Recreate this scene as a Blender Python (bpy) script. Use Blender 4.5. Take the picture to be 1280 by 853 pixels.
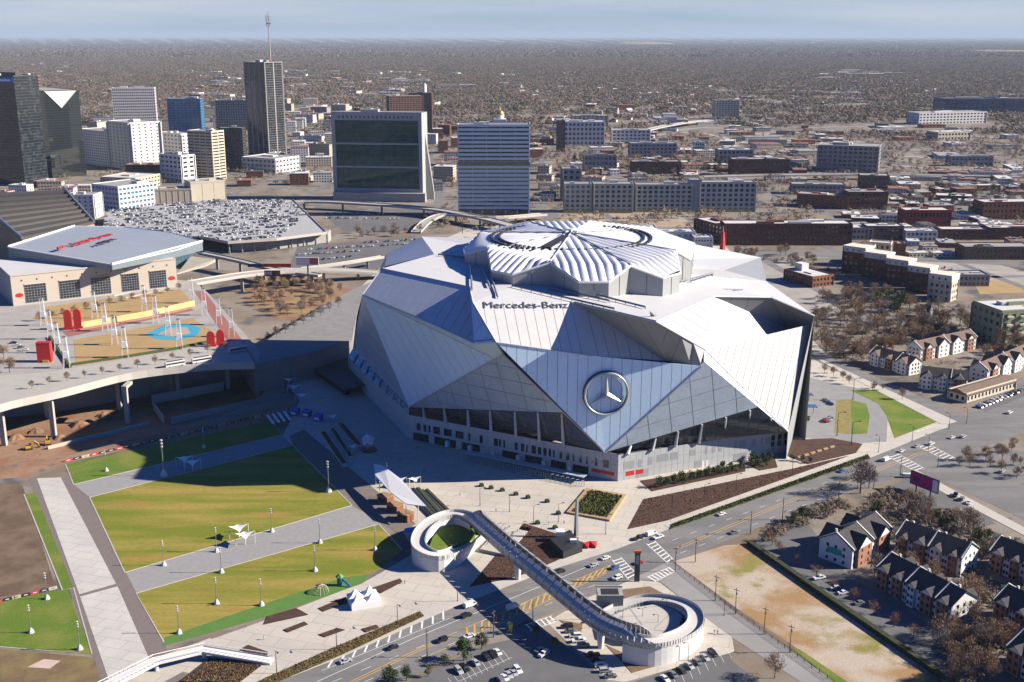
import bpy, bmesh, math, random
from mathutils import Vector, Matrix
from mathutils.geometry import tessellate_polygon
R = math.radians
random.seed(7)
for o in list(bpy.data.objects): bpy.data.objects.remove(o)
S = bpy.context.scene
# ------------------------------------------------------------------ camera
F = 1420.0; H = 220.0; PITCH = math.atan((426.5-44)/F)
cam = bpy.data.cameras.new('camera'); cam_o = bpy.data.objects.new('camera', cam)
S.collection.objects.link(cam_o)
cam.sensor_width = 36.0; cam.lens = 36.0*F/1280; cam.clip_start = 1; cam.clip_end = 200000
cam_o.location = (0, 0, H); cam_o.rotation_euler = (math.pi/2-PITCH, 0, 0)
S.camera = cam_o
S.render.resolution_x = 1024; S.render.resolution_y = 682
# ------------------------------------------------------------------ light
SUN_EL = R(28); SUN_AZ = R(0)          # azimuth from +X towards +Y
W = bpy.data.worlds.new('World'); S.world = W; W.use_nodes = True
nt = W.node_tree; nt.nodes.clear()
out = nt.nodes.new('ShaderNodeOutputWorld'); bg = nt.nodes.new('ShaderNodeBackground')
sky = nt.nodes.new('ShaderNodeTexSky'); sky.sky_type = 'NISHITA'; sky.sun_disc = False
sky.sun_elevation = SUN_EL; sky.sun_rotation = math.pi/2-SUN_AZ
sky.altitude = 300; sky.air_density = 1.0; sky.dust_density = 0.6; sky.ozone_density = 1.0
bg.inputs['Strength'].default_value = 0.05
# thin high cloud veil, broken by noise over the whole dome
tc = nt.nodes.new('ShaderNodeTexCoord'); mp = nt.nodes.new('ShaderNodeMapping')
mp.inputs['Scale'].default_value = (1.0, 1.0, 16.0)
cn = nt.nodes.new('ShaderNodeTexNoise'); cn.inputs['Scale'].default_value = 2.2; cn.inputs['Detail'].default_value = 6
cr = nt.nodes.new('ShaderNodeValToRGB'); cr.color_ramp.elements[0].position = 0.25; cr.color_ramp.elements[1].position = 0.70; cr.color_ramp.elements[0].color = (.45, .45, .45, 1)
cm = nt.nodes.new('ShaderNodeMixRGB'); cm.inputs['Color2'].default_value = (5.2, 5.45, 5.95, 1)
tint = nt.nodes.new('ShaderNodeMixRGB'); tint.blend_type = 'MULTIPLY'; tint.inputs['Fac'].default_value = 1
tint.inputs['Color2'].default_value = (0.02, 0.34, 1.02, 1)
L = nt.links.new
mul = nt.nodes.new('ShaderNodeMath'); mul.operation = 'MULTIPLY'; mul.inputs[1].default_value = 0.95
L(tc.outputs['Generated'], mp.inputs['Vector']); L(mp.outputs['Vector'], cn.inputs['Vector'])
L(cn.outputs['Fac'], cr.inputs['Fac']); L(cr.outputs['Color'], mul.inputs[0])
sx = nt.nodes.new('ShaderNodeSeparateXYZ'); L(tc.outputs['Generated'], sx.inputs[0])
el = nt.nodes.new('ShaderNodeMapRange'); el.inputs['From Min'].default_value = 0.03; el.inputs['From Max'].default_value = 0.14
el.inputs['To Min'].default_value = 1.0; el.inputs['To Max'].default_value = 0.02; L(sx.outputs['Z'], el.inputs['Value'])
mul2 = nt.nodes.new('ShaderNodeMath'); mul2.operation = 'MULTIPLY'; L(mul.outputs[0], mul2.inputs[0]); L(el.outputs['Result'], mul2.inputs[1]); L(mul2.outputs[0], cm.inputs['Fac'])
L(sky.outputs['Color'], tint.inputs['Color1']); L(tint.outputs['Color'], cm.inputs['Color1'])
L(cm.outputs['Color'], bg.inputs['Color']); L(bg.outputs['Background'], out.inputs['Surface'])
sun = bpy.data.lights.new('sun', 'SUN'); sun.energy = 5.0; sun.angle = R(0.5); sun.color = (1.0, 0.90, 0.76)
sun_o = bpy.data.objects.new('sun', sun); S.collection.objects.link(sun_o)
SUN = Vector((math.cos(SUN_EL)*math.cos(SUN_AZ), math.cos(SUN_EL)*math.sin(SUN_AZ), math.sin(SUN_EL)))
sun_o.rotation_euler = SUN.to_track_quat('Z', 'Y').to_euler(); sun_o.location = SUN*1000
vs = S.view_settings; vs.view_transform = 'Standard'; vs.look = 'None'; vs.gamma = 1; vs.use_curve_mapping = False
vs.exposure = 1.35
S.render.engine = 'CYCLES'
S.cycles.max_bounces = 5; S.cycles.diffuse_bounces = 1; S.cycles.glossy_bounces = 3; S.cycles.transmission_bounces = 3
S.cycles.volume_bounces = 0

# ------------------------------------------------------------------ helpers
COL = S.collection
def G(px, py, z=0.0):
    """a photograph pixel to the point where its ray meets height z"""
    u = (px-640)/F; v = (426.5-py)/F
    c, s = math.cos(PITCH), math.sin(PITCH)
    t = (z-H)/(-s+v*c)
    return Vector((u*t, (c+v*s)*t, z))
def height_at(p, py):
    """height above p's foot that projects to photograph row py"""
    c, s = math.cos(PITCH), math.sin(PITCH); v = (426.5-py)/F
    return H + p.y*(v*c-s)/(c+v*s)
_m = {}
def cal(c):
    k = 1-.24*min(1, max(0, (max(c)-.12)/.25)); return tuple(v*k for v in c)
def mat(name, rgb, rough=0.8, var=0.12, scale=0.15, metal=0.0, bump=0.0, fine=2.0, spec=0.3, emit=None):
    if name in _m: return _m[name]
    rgb = cal(rgb)
    m = bpy.data.materials.new(name); m.use_nodes = True; n = m.node_tree.nodes; l = m.node_tree.links.new
    b = n['Principled BSDF']; b.inputs['Roughness'].default_value = rough; b.inputs['Metallic'].default_value = metal
    b.inputs['Specular IOR Level'].default_value = spec
    b.inputs['Base Color'].default_value = (*rgb, 1)
    if var > 0:
        g = n.new('ShaderNodeNewGeometry')
        a = n.new('ShaderNodeTexNoise'); a.inputs['Scale'].default_value = scale; a.inputs['Detail'].default_value = 5; a.inputs['Roughness'].default_value = 0.65
        f = n.new('ShaderNodeTexNoise'); f.inputs['Scale'].default_value = fine; f.inputs['Detail'].default_value = 3
        l(g.outputs['Position'], a.inputs['Vector']); l(g.outputs['Position'], f.inputs['Vector'])
        ad = n.new('ShaderNodeMath'); ad.operation = 'ADD'; l(a.outputs['Fac'], ad.inputs[0]); l(f.outputs['Fac'], ad.inputs[1])
        mr = n.new('ShaderNodeMapRange'); mr.inputs['From Min'].default_value = 0.6; mr.inputs['From Max'].default_value = 1.4
        mr.inputs['To Min'].default_value = 1-var*1.6; mr.inputs['To Max'].default_value = 1+var*1.6
        l(ad.outputs[0], mr.inputs['Value'])
        mx = n.new('ShaderNodeMixRGB'); mx.blend_type = 'MULTIPLY'; mx.inputs['Fac'].default_value = 1
        mx.inputs['Color1'].default_value = (*rgb, 1); l(mr.outputs['Result'], mx.inputs['Color2'])
        l(mx.outputs['Color'], b.inputs['Base Color'])
        if bump > 0:
            bp = n.new('ShaderNodeBump'); bp.inputs['Strength'].default_value = bump; bp.inputs['Distance'].default_value = 0.3
            l(ad.outputs[0], bp.inputs['Height']); l(bp.outputs['Normal'], b.inputs['Normal'])
    if emit:
        b.inputs['Emission Color'].default_value = (*rgb, 1); b.inputs['Emission Strength'].default_value = emit
    _m[name] = m; return m
def mat2(name, c1, c2, scale=0.05, lo=0.4, hi=0.6, rough=0.9, var=0.15, c3=None, scale3=0.5, lo3=0.55, hi3=0.7, stretch=(1, 1, 1), rot=0, joint=0):
    """two or three colours broken up by noise"""
    if name in _m: return _m[name]
    c1, c2, c3 = cal(c1), cal(c2), (cal(c3) if c3 else None)
    m = bpy.data.materials.new(name); m.use_nodes = True; n = m.node_tree.nodes; l = m.node_tree.links.new
    b = n['Principled BSDF']; b.inputs['Roughness'].default_value = rough; b.inputs['Specular IOR Level'].default_value = 0.2
    g = n.new('ShaderNodeNewGeometry')
    mpn = n.new('ShaderNodeMapping'); mpn.inputs['Scale'].default_value = stretch; mpn.inputs['Rotation'].default_value = (0, 0, rot)
    mpn.vector_type = 'TEXTURE' if False else 'POINT'
    l(g.outputs['Position'], mpn.inputs['Vector'])
    def ns(s, d=6):
        t = n.new('ShaderNodeTexNoise'); t.inputs['Scale'].default_value = s; t.inputs['Detail'].default_value = d; t.inputs['Roughness'].default_value = 0.62
        l(mpn.outputs['Vector'], t.inputs['Vector']); return t
    def ramp(t, lo, hi):
        r = n.new('ShaderNodeMapRange'); r.inputs['From Min'].default_value = lo; r.inputs['From Max'].default_value = hi
        l(t.outputs['Fac'], r.inputs['Value']); return r
    r1 = ramp(ns(scale), lo, hi)
    mx = n.new('ShaderNodeMixRGB'); mx.inputs['Color1'].default_value = (*c1, 1); mx.inputs['Color2'].default_value = (*c2, 1)
    l(r1.outputs['Result'], mx.inputs['Fac']); cur = mx
    if c3:
        r3 = ramp(ns(scale3), lo3, hi3); m3 = n.new('ShaderNodeMixRGB'); m3.inputs['Color2'].default_value = (*c3, 1)
        l(r3.outputs['Result'], m3.inputs['Fac']); l(cur.outputs['Color'], m3.inputs['Color1']); cur = m3
    f = ns(1.5, 4); mr = ramp(f, 0.3, 0.7); mr.inputs['To Min'].default_value = 1-var; mr.inputs['To Max'].default_value = 1+var
    mm = n.new('ShaderNodeMixRGB'); mm.blend_type = 'MULTIPLY'; mm.inputs['Fac'].default_value = 1
    l(cur.outputs['Color'], mm.inputs['Color1']); l(mr.outputs['Result'], mm.inputs['Color2']); l(mm.outputs['Color'], b.inputs['Base Color'])
    if joint:
        bt = n.new('ShaderNodeTexBrick'); bt.offset = 0.5; bt.inputs['Scale'].default_value = 1.0; bt.inputs['Brick Width'].default_value = joint*1.6; bt.inputs['Row Height'].default_value = joint
        bt.inputs['Mortar Size'].default_value = 0.16; bt.inputs['Color1'].default_value = (1, 1, 1, 1); bt.inputs['Color2'].default_value = (.93, .93, .93, 1); bt.inputs['Mortar'].default_value = (.72, .72, .72, 1)
        jm = n.new('ShaderNodeMapping'); jm.inputs['Rotation'].default_value = (0, 0, R(17)); l(g.outputs['Position'], jm.inputs['Vector']); l(jm.outputs['Vector'], bt.inputs['Vector'])
        jx = n.new('ShaderNodeMixRGB'); jx.blend_type = 'MULTIPLY'; jx.inputs['Fac'].default_value = 1; l(mm.outputs['Color'], jx.inputs['Color1']); l(bt.outputs['Color'], jx.inputs['Color2']); l(jx.outputs['Color'], b.inputs['Base Color'])
    _m[name] = m; return m
def glassy(name, rgb, rough=0.08, spec=0.8, metal=0.0):
    if name in _m: return _m[name]
    m = mat(name, rgb, rough=rough, var=0.0, spec=spec, metal=metal); n = m.node_tree.nodes; l = m.node_tree.links.new; b = n['Principled BSDF']
    g = n.new('ShaderNodeNewGeometry'); v = n.new('ShaderNodeTexVoronoi'); v.inputs['Scale'].default_value = 0.22; l(g.outputs['Position'], v.inputs['Vector'])
    sp = n.new('ShaderNodeSeparateColor'); l(v.outputs['Color'], sp.inputs['Color'])
    mr = n.new('ShaderNodeMapRange'); mr.inputs['From Min'].default_value = 0.55; mr.inputs['From Max'].default_value = 1.0; l(sp.outputs[0], mr.inputs['Value'])
    mx = n.new('ShaderNodeMixRGB'); mx.inputs['Color1'].default_value = (*rgb, 1); mx.inputs['Color2'].default_value = (*[min(1, c*1.5+.018) for c in rgb], 1); l(mr.outputs['Result'], mx.inputs['Fac']); l(mx.outputs['Color'], b.inputs['Base Color'])
    return m

class MB:
    """collects shapes; build() links them as ONE mesh object"""
    def __init__(s): s.v = []; s.f = []
    def add(s, vs, fs):
        o = len(s.v); s.v += [tuple(v) for v in vs]; s.f += [tuple(i+o for i in f) for f in fs]; return s
    def box(s, x0, x1, y0, y1, z0, z1, M=None):
        vs = [Vector(p) for p in ((x0,y0,z0),(x1,y0,z0),(x1,y1,z0),(x0,y1,z0),(x0,y0,z1),(x1,y0,z1),(x1,y1,z1),(x0,y1,z1))]
        if M: vs = [M@v for v in vs]
        return s.add(vs, [(3,2,1,0),(4,5,6,7),(0,1,5,4),(1,2,6,5),(2,3,7,6),(3,0,4,7)])
    def poly(s, pts):
        pts = [Vector(p) for p in pts]; o = len(s.v); s.v += [tuple(p) for p in pts]
        if len(pts) <= 4 and False: s.f.append(tuple(range(o, o+len(pts))))
        else:
            for t in tessellate_polygon([pts]): s.f.append(tuple(i+o for i in t))
        return s
    def quad(s, a, b, c, d): return s.add([a, b, c, d], [(0,1,2,3)])
    def prism(s, pts, z0, z1, holes=None):
        """vertical prism over a ground outline"""
        n = len(pts); P2 = [Vector((p[0], p[1], 0)) for p in pts]
        tri = tessellate_polygon([P2]); ar = sum(P2[i].x*P2[(i+1)%n].y-P2[(i+1)%n].x*P2[i].y for i in range(n))
        f = []
        def up(t):
            a, b, c = (P2[i] for i in t)
            return t if ((b-a).cross(c-a)).z > 0 else (t[0], t[2], t[1])
        for t in tri:
            t = up(t); f.append(tuple(i+n for i in t)); f.append(tuple(reversed(t)))
        for i in range(n):
            j = (i+1) % n
            f.append((i, j, j+n, i+n) if ar > 0 else (j, i, i+n, j+n))
        zz0 = z0 if hasattr(z0, '__len__') else [z0]*n; zz1 = z1 if hasattr(z1, '__len__') else [z1]*n
        return s.add([(p[0], p[1], zz0[i]) for i, p in enumerate(pts)]+[(p[0], p[1], zz1[i]) for i, p in enumerate(pts)], f)
    def tube(s, pts, r, seg=8, cap=True):
        pts = [Vector(p) for p in pts]; rs = r if hasattr(r, '__len__') else [r]*len(pts); o = len(s.v); k = len(pts)
        for i, p in enumerate(pts):
            d = (pts[min(i+1, k-1)]-pts[max(i-1, 0)]).normalized()
            a = d.cross(Vector((0, 0, 1)));
            if a.length < 1e-3: a = Vector((1, 0, 0))
            a.normalize(); b = d.cross(a)
            for j in range(seg):
                t = 2*math.pi*j/seg; s.v.append(tuple(p+(a*math.cos(t)+b*math.sin(t))*rs[i]))
        for i in range(k-1):
            for j in range(seg):
                j2 = (j+1) % seg; s.f.append((o+i*seg+j, o+i*seg+j2, o+(i+1)*seg+j2, o+(i+1)*seg+j))
        if cap:
            s.f.append(tuple(o+j for j in range(seg))[::-1]); s.f.append(tuple(o+(k-1)*seg+j for j in range(seg)))
        return s
    def mesh(s, name, m=None, smooth=False):
        me = bpy.data.meshes.new(name); me.from_pydata(s.v, [], s.f); me.update()
        if m: me.materials.append(m)
        if smooth: me.polygons.foreach_set('use_smooth', [True]*len(me.polygons))
        return me
    def build(s, name, m, parent=None, smooth=False):
        return ob(name, s.mesh(name, m, smooth), parent)
def ob(name, me, parent=None, loc=None, rz=None):
    o = bpy.data.objects.new(name, me); COL.objects.link(o)
    if parent: o.parent = parent
    if loc is not None: o.location = loc
    if rz: o.rotation_euler.z = rz
    return o
def tag(o, label=None, cat=None, group=None, kind=None):
    if label: o['label'] = label
    if cat: o['category'] = cat
    if group: o['group'] = group
    if kind: o['kind'] = kind
    return o
def thing(name, label, cat, loc=(0, 0, 0), rz=0, group=None):
    o = bpy.data.objects.new(name, None); COL.objects.link(o); o.location = loc; o.rotation_euler.z = rz
    o.empty_display_size = 1
    return tag(o, label, cat, group)
def copy_tree(o, parent=None):
    c = o.copy(); COL.objects.link(c); c.parent = parent
    for ch in o.children: copy_tree(ch, c)
    return c
def local(o, pts):
    """world points into a thing's own frame (things rotate about z only)"""
    M = (Matrix.Translation(o.location) @ Matrix.Rotation(o.rotation_euler.z, 4, 'Z')).inverted()
    return [M @ Vector(p) for p in pts]
def pxs(pts, z=0.0): return [G(p[0], p[1], p[2] if len(p) > 2 else z) for p in pts]
def sheet(name, pts, m, z=0.0, thick=0.0, kind='structure'):
    """a flat ground sheet whose outline is given in photograph pixels"""
    w = pxs(pts, z); b = MB()
    if thick: b.prism(w, z-thick, z)
    else:
        b.poly(w)
        for i, f in enumerate(b.f):
            a, c, d = (Vector(b.v[k]) for k in f)
            if ((c-a).cross(d-a)).z < 0: b.f[i] = f[::-1]
    o = b.build(name, m); tag(o, kind=kind); return o
def band(pl, w, z, zb=None):
    """strip of constant width along a world polyline -> MB"""
    b = MB(); pl = [Vector(p) for p in pl]; n = len(pl); L_, R_ = [], []
    for i, p in enumerate(pl):
        d = pl[min(i+1, n-1)]-pl[max(i-1, 0)]; d.z = 0; d.normalize(); q = Vector((-d.y, d.x, 0))*w/2
        L_.append(p+q); R_.append(p-q)
    for i in range(n-1):
        a, c, d, e = R_[i], R_[i+1], L_[i+1], L_[i]
        zz = [v.z+z for v in (a, c, d, e)]
        if zb is None: b.quad(*[(v.x, v.y, k) for v, k in zip((a, c, d, e), zz)])
        else:
            b.add([(v.x, v.y, v.z+zb) for v in (a, c, d, e)]+[(v.x, v.y, k) for v, k in zip((a, c, d, e), zz)],
                  [(3,2,1,0),(4,5,6,7),(0,1,5,4),(2,3,7,6)]+([(3,0,4,7)] if i == 0 else [])+([(1,2,6,5)] if i == n-2 else []))
    return b
def smooth_line(pts, n=8):
    """Catmull-Rom through world points"""
    P_ = [Vector(p) for p in pts]; P_ = [P_[0]*2-P_[1]]+P_+[P_[-1]*2-P_[-2]]; o = []
    for i in range(1, len(P_)-2):
        for k in range(n):
            t = k/n; a, b, c, d = P_[i-1:i+3]
            o.append(0.5*((2*b)+(c-a)*t+(2*a-5*b+4*c-d)*t*t+(3*b-a-3*c+d)*t**3))
    o.append(P_[-2]); return o
def text_mesh(s, size, depth=0.05, bold=0.0, shear=0):
    cu = bpy.data.curves.new('lettering', 'FONT'); cu.body = s; cu.size = size; cu.extrude = depth; cu.offset = bold; cu.shear = shear
    cu.align_x = 'CENTER'; cu.align_y = 'CENTER'; cu.resolution_u = 3
    o = bpy.data.objects.new('lettering', cu); COL.objects.link(o); bpy.context.view_layer.update()
    me = bpy.data.meshes.new_from_object(o.evaluated_get(bpy.context.evaluated_depsgraph_get()))
    bpy.data.objects.remove(o); return me
def inpoly(x, y, poly):
    c = False; j = len(poly)-1
    for i in range(len(poly)):
        xi, yi = poly[i][0], poly[i][1]; xj, yj = poly[j][0], poly[j][1]
        if (yi > y) != (yj > y) and x < (xj-xi)*(y-yi)/(yj-yi)+xi: c = not c
        j = i
    return c
# ------------------------------------------------------------------ common materials
CONC = mat('pale_concrete', (0.50, 0.47, 0.42), 0.85, 0.10, 0.08)
CONC2 = mat('grey_concrete', (0.36, 0.35, 0.33), 0.85, 0.14, 0.1)
ASPH = mat('asphalt', (0.105, 0.105, 0.107), 0.9, 0.18, 0.05)
ASPHL = mat2('worn_asphalt', (0.175, 0.17, 0.165), (0.13, 0.13, 0.13), 0.05, 0.42, 0.58, 0.9, 0.14, (0.22, 0.21, 0.20), 0.12, 0.58, 0.72, (0.25, 1.3, 1), R(-40))
WHITE = mat('white_paint', (0.78, 0.78, 0.76), 0.6, 0.06, 0.3)
YELLOW = mat('yellow_road_paint', (0.62, 0.36, 0.06), 0.7, 0.1, 0.5)
DARKMETAL = mat('dark_metal', (0.035, 0.036, 0.04), 0.45, 0.05, metal=0.3)
STEEL = mat('grey_steel', (0.33, 0.35, 0.37), 0.4, 0.06, metal=0.6)
WHITEMETAL = mat('white_metal', (0.75, 0.75, 0.74), 0.5, 0.05)
REDP = mat('red_paint', (0.55, 0.03, 0.03), 0.5, 0.08)
BLUEP = mat('blue_paint', (0.02, 0.09, 0.42), 0.5, 0.08)
GLASSD = glassy('dark_glass', (0.012, 0.016, 0.02))
MULCH = mat('mulch', (0.055, 0.028, 0.019), 0.95, 0.35, 0.4, bump=0.5)
BRICK = mat('brick', (0.20, 0.072, 0.045), 0.9, 0.2, 0.3)
# ================================================================== GROUND
# The base sheet reaches the horizon; the cut under the viaduct is a real pit.
PIT_Z = -8.0
pit_px = [(0, 520), (0, 566), (60, 574), (205, 541), (318, 505), (338, 480), (330, 455), (230, 430), (100, 445), (0, 480)]
PIT = [G(x, y, 0) for x, y in pit_px]; PIT[0].x -= 250; PIT[1].x -= 250; PIT[-1].x -= 250
GROUND = mat2('urban_ground', (0.155, 0.12, 0.088), (0.25, 0.22, 0.185), 0.016, 0.38, 0.62, 0.95, 0.2, (0.085, 0.082, 0.078), 0.03, 0.52, 0.62)
def ground():
    far = 120000.0
    outer = [Vector((-far, -1500, 0)), Vector((far, -1500, 0)), Vector((far, far, 0)), Vector((-far, far, 0))]
    inner = [Vector((-2500, 200, 0)), Vector((2500, 200, 0)), Vector((2500, 3000, 0)), Vector((-2500, 3000, 0))]
    b = MB()
    for loops in ([outer, inner[::-1]], [inner, PIT[::-1]]):
        fl = [p for l in loops for p in l]; o = len(b.v); b.v += [tuple(p) for p in fl]
        for t in tessellate_polygon(loops):
            a, c, d = (fl[i] for i in t)
            if ((c-a).cross(d-a)).z < 0: t = t[::-1]
            b.f.append(tuple(i+o for i in t))
    tag(b.build('ground', GROUND), kind='structure')
    DIRT = mat2('red_dirt', (0.23, 0.115, 0.065), (0.30, 0.19, 0.125), 0.06, 0.4, 0.6, 0.95, 0.25, (0.12, 0.10, 0.085), 0.12, 0.55, 0.65)
    b = MB(); b.poly([(p.x, p.y, PIT_Z) for p in PIT])
    for i, f in enumerate(b.f):
        a, c, d = (Vector(b.v[k]) for k in f)
        if ((c-a).cross(d-a)).z < 0: b.f[i] = f[::-1]
    tag(b.build('cutting_floor', DIRT), kind='structure')
    b = MB()
    for i in range(len(PIT)):
        p, q = PIT[i], PIT[(i+1) % len(PIT)]
        b.quad((p.x, p.y, PIT_Z), (q.x, q.y, PIT_Z), (q.x, q.y, 0), (p.x, p.y, 0))
    tag(b.build('cutting_wall', CONC2), kind='structure')
ground()
# ------------------------------------------------------------------ lawns, plazas, paths
GRASS = mat2('lawn_grass', (0.13, 0.15, 0.014), (0.28, 0.225, 0.05), 0.035, 0.42, 0.6, 0.95, 0.26, (0.33, 0.19, 0.06), 0.06, 0.56, 0.68, (0.3, 2.0, 1), R(-12))
GRASSG = mat2('green_grass', (0.085, 0.14, 0.016), (0.16, 0.17, 0.035), 0.05, 0.45, 0.65, 0.95, 0.26, (0.22, 0.18, 0.06), 0.09, 0.6, 0.75)
DRYG = mat2('dry_grass', (0.42, 0.285, 0.135), (0.33, 0.235, 0.11), 0.05, 0.45, 0.7, 0.95, 0.15)
PAVER = mat('grey_paver', (0.26, 0.255, 0.25), 0.9, 0.12, 0.4)
PAVED = mat('dark_paver', (0.15, 0.125, 0.115), 0.9, 0.12, 0.4)
PLAZA = mat2('plaza_concrete', (0.58, 0.53, 0.455), (0.50, 0.465, 0.41), 0.03, 0.35, 0.65, 0.85, 0.07, (.40, .37, .33), .12, .62, .78, joint=7)
TURF = mat('play_turf', (0.075, 0.16, 0.03), 0.9, 0.12, 0.3)
sheet('stadium_plaza', [(352, 548), (375, 500), (348, 470), (352, 440), (430, 380), (480, 330), (600, 280), (900, 300), (1010, 420), (1060, 470), (1190, 520), (1185, 533), (1086, 573), (838, 661), (775, 685), (680, 715), (560, 762), (425, 822), (345, 853), (280, 853), (222, 838), (210, 818), (262, 800), (330, 776), (455, 728), (476, 716), (520, 690), (500, 660), (440, 640)], PLAZA, 0.03)
sheet('lawn', [(82, 581), (335, 526), (352, 544), (92, 606)], GRASSG, 0.05)
sheet('path', [(92, 606), (352, 544), (366, 557), (112, 622)], PAVER, 0.04)
sheet('lawn', [(112, 622), (366, 557), (440, 632), (156, 716)], GRASS, 0.06)
sheet('path', [(156, 716), (440, 632), (475, 655), (170, 742)], PAVER, 0.04)
sheet('lawn', [(170, 742), (473, 655), (503, 688), (470, 714), (205, 803)], GRASS, 0.06)
sheet('lawn', [(0, 752), (84, 736), (115, 818), (0, 809)], GRASSG, 0.05)
sheet('lawn', [(30, 618), (44, 616), (92, 735), (78, 738)], GRASSG, 0.05)
sheet('planting_bed', [(0, 811), (116, 822), (130, 853), (0, 853)], mat2('bare_bed', (0.13, 0.085, 0.05), (0.18, 0.14, 0.06), 0.1, 0.4, 0.6), 0.04)
sheet('landing_pad', [(55, 824), (76, 826), (62, 836), (34, 834)], mat('pale_pink_slab', (0.55, 0.42, 0.36), 0.8), 0.08)
sheet('promenade', [(36, 597), (88, 597), (94, 607), (113, 624), (158, 717), (172, 744), (207, 806), (222, 853), (128, 853)], PAVED, 0.045)
sheet('dirt_strip', [(-60, 567), (60, 575), (205, 542), (336, 512), (336, 524), (82, 579), (34, 597), (-60, 602)], mat2('red_dirt', (0.23, 0.115, 0.065), (0.30, 0.19, 0.125), 0.06, 0.4, 0.6, 0.95, 0.25, (0.12, 0.10, 0.085), 0.12, 0.55, 0.65), 0.042)
PROM = mat2('promenade_concrete', (0.52, 0.50, 0.47), (0.58, 0.55, 0.50), 0.05, 0.4, 0.6, 0.85, 0.06, (.40, .37, .33), .1, .64, .8, joint=6)
sheet('promenade_slab', [(46, 598), (76, 597), (145, 730), (99, 743)], PROM, 0.09)
sheet('promenade_slab', [(147, 733), (100, 746), (137, 853), (188, 827)], PROM, 0.09)
sheet('dirt_ground', [(-60, 600), (28, 606), (70, 735), (-60, 757)], mat2('dark_dirt', (0.10, 0.068, 0.045), (0.155, 0.11, 0.075), 0.08, 0.4, 0.6), 0.04)
sheet('play_turf', [(203, 808), (206, 797), (330, 755), (430, 722), (462, 718), (452, 730), (330, 772)], TURF, 0.08)
sheet('lower_path', [(128, 853), (204, 853), (292, 806), (262, 798), (196, 822)], PLAZA, 0.055)
# grass strips along lawns, kerb lines of pale stone
def kerb(pl, z=0.0, w=0.5, h=0.14, m=None, name='kerb'):
    o = band(pxs(pl, z), w, h, 0.0).build(name, m or CONC); return tag(o, kind='structure')
for pl in ([(112, 622), (156, 716)], [(366, 557), (112, 622)], [(156, 716), (440, 632)], [(475, 655), (170, 742), (205, 803)], [(92, 606), (352, 544)],
           [(82, 581), (92, 606)], [(366, 557), (440, 632)], [(473, 655), (503, 688)], [(30, 618), (78, 738), (92, 735), (115, 818), (0, 809)]): kerb(pl)
# ------------------------------------------------------------------ roads
sheet('road', [(345, 853), (425, 822), (560, 762), (680, 715), (775, 685), (838, 661), (1086, 573), (1185, 533), (1282, 495), (1282, 540), (1200, 570), (1092, 607), (1013, 631), (920, 672), (837, 703), (790, 725), (735, 748), (600, 802), (500, 853)], ASPHL, 0.05)
sheet('road', [(838, 701), (920, 766), (1044, 853), (1002, 853), (915, 797), (824, 726), (790, 724)], mat('pale_asphalt', (0.25, 0.245, 0.235), 0.9, 0.12, 0.05), 0.056)
sheet('road', [(1013, 437), (1026, 441), (1215, 524), (1190, 534), (1010, 446)], ASPHL, 0.056)
sheet('road', [(1145, 585), (1200, 566), (1285, 610), (1285, 652)], ASPHL, 0.056)
sheet('road', [(1200, 527), (1240, 512), (1285, 497), (1285, 470), (1230, 500)], ASPHL, 0.053)
sheet('sidewalk', [(1026, 452), (1180, 532), (1196, 527), (1022, 447)], CONC, 0.16, 0.16)
sheet('sidewalk', [(1144, 587), (1285, 662), (1285, 672), (1134, 592)], CONC, 0.16, 0.16)
sheet('sidewalk', [(345, 853), (425, 822), (560, 762), (680, 715), (775, 685), (770, 679), (672, 709), (550, 754), (415, 813), (325, 853)], CONC, 0.15, 0.15)
sheet('sidewalk', [(838, 661), (1086, 573), (1185, 533), (1176, 530), (1080, 566), (830, 656)], CONC, 0.15, 0.15)
sheet('parking_lot', [(510, 853), (600, 808), (660, 795), (735, 853)], ASPH, 0.045)
sheet('parking_street', [(640, 785), (662, 775), (716, 815), (760, 853), (715, 853)], ASPH, 0.05)
sheet('parking_street', [(790, 853), (900, 815), (950, 853)], ASPH, 0.05)
def stripe(name, a, b, w, m, z=0.075):
    p, q = G(*a, 0), G(*b, 0); o = band([p, q], w, z).build(name, m); return tag(o, kind='structure')
def lane(px, w, m, dash=None, z=0.078, name='lane_marking'):
    """one painted line, whole or broken, along pixel points"""
    w_ = pxs(px); b = MB()
    for i in range(len(w_)-1):
        p, q = w_[i], w_[i+1]; d = q-p; ln = d.length; d.normalize()
        if dash:
            t = 0
            while t+dash[0] < ln:
                s = band([p+d*t, p+d*(t+dash[0])], w, z); b.add(s.v, s.f); t += dash[0]+dash[1]
        else:
            s = band([p, q], w, z); b.add(s.v, s.f)
    return tag(b.build(name, m), kind='structure')
lane([(437, 853), (520, 813), (560, 796)], 0.35, YELLOW); lane([(443, 853), (526, 813), (565, 797)], 0.35, YELLOW)
lane([(764, 706), (560, 795)], 0.3, YELLOW); lane([(758, 717), (575, 803), (520, 827)], 0.3, YELLOW)
lane([(843, 686), (980, 628), (1092, 588), (1165, 560)], 0.3, YELLOW); lane([(845, 688), (982, 630), (1094, 590), (1167, 562)], 0.3, YELLOW)
def hatch(a0, a1, b0, b1, n, m, w=0.55):
    b = MB(); A0, A1, B0, B1 = (G(*p, 0) for p in (a0, a1, b0, b1))
    for k in range(n):
        p = A0.lerp(A1, (k+0.1)/n); q = B0.lerp(B1, (k+0.5)/n); s = band([p, q], w, 0.082); b.add(s.v, s.f)
    tag(b.build('hatched_marking', m), kind='structure')
hatch((763, 707), (575, 789), (757, 716), (580, 800), 22, YELLOW, 0.7)
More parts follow.
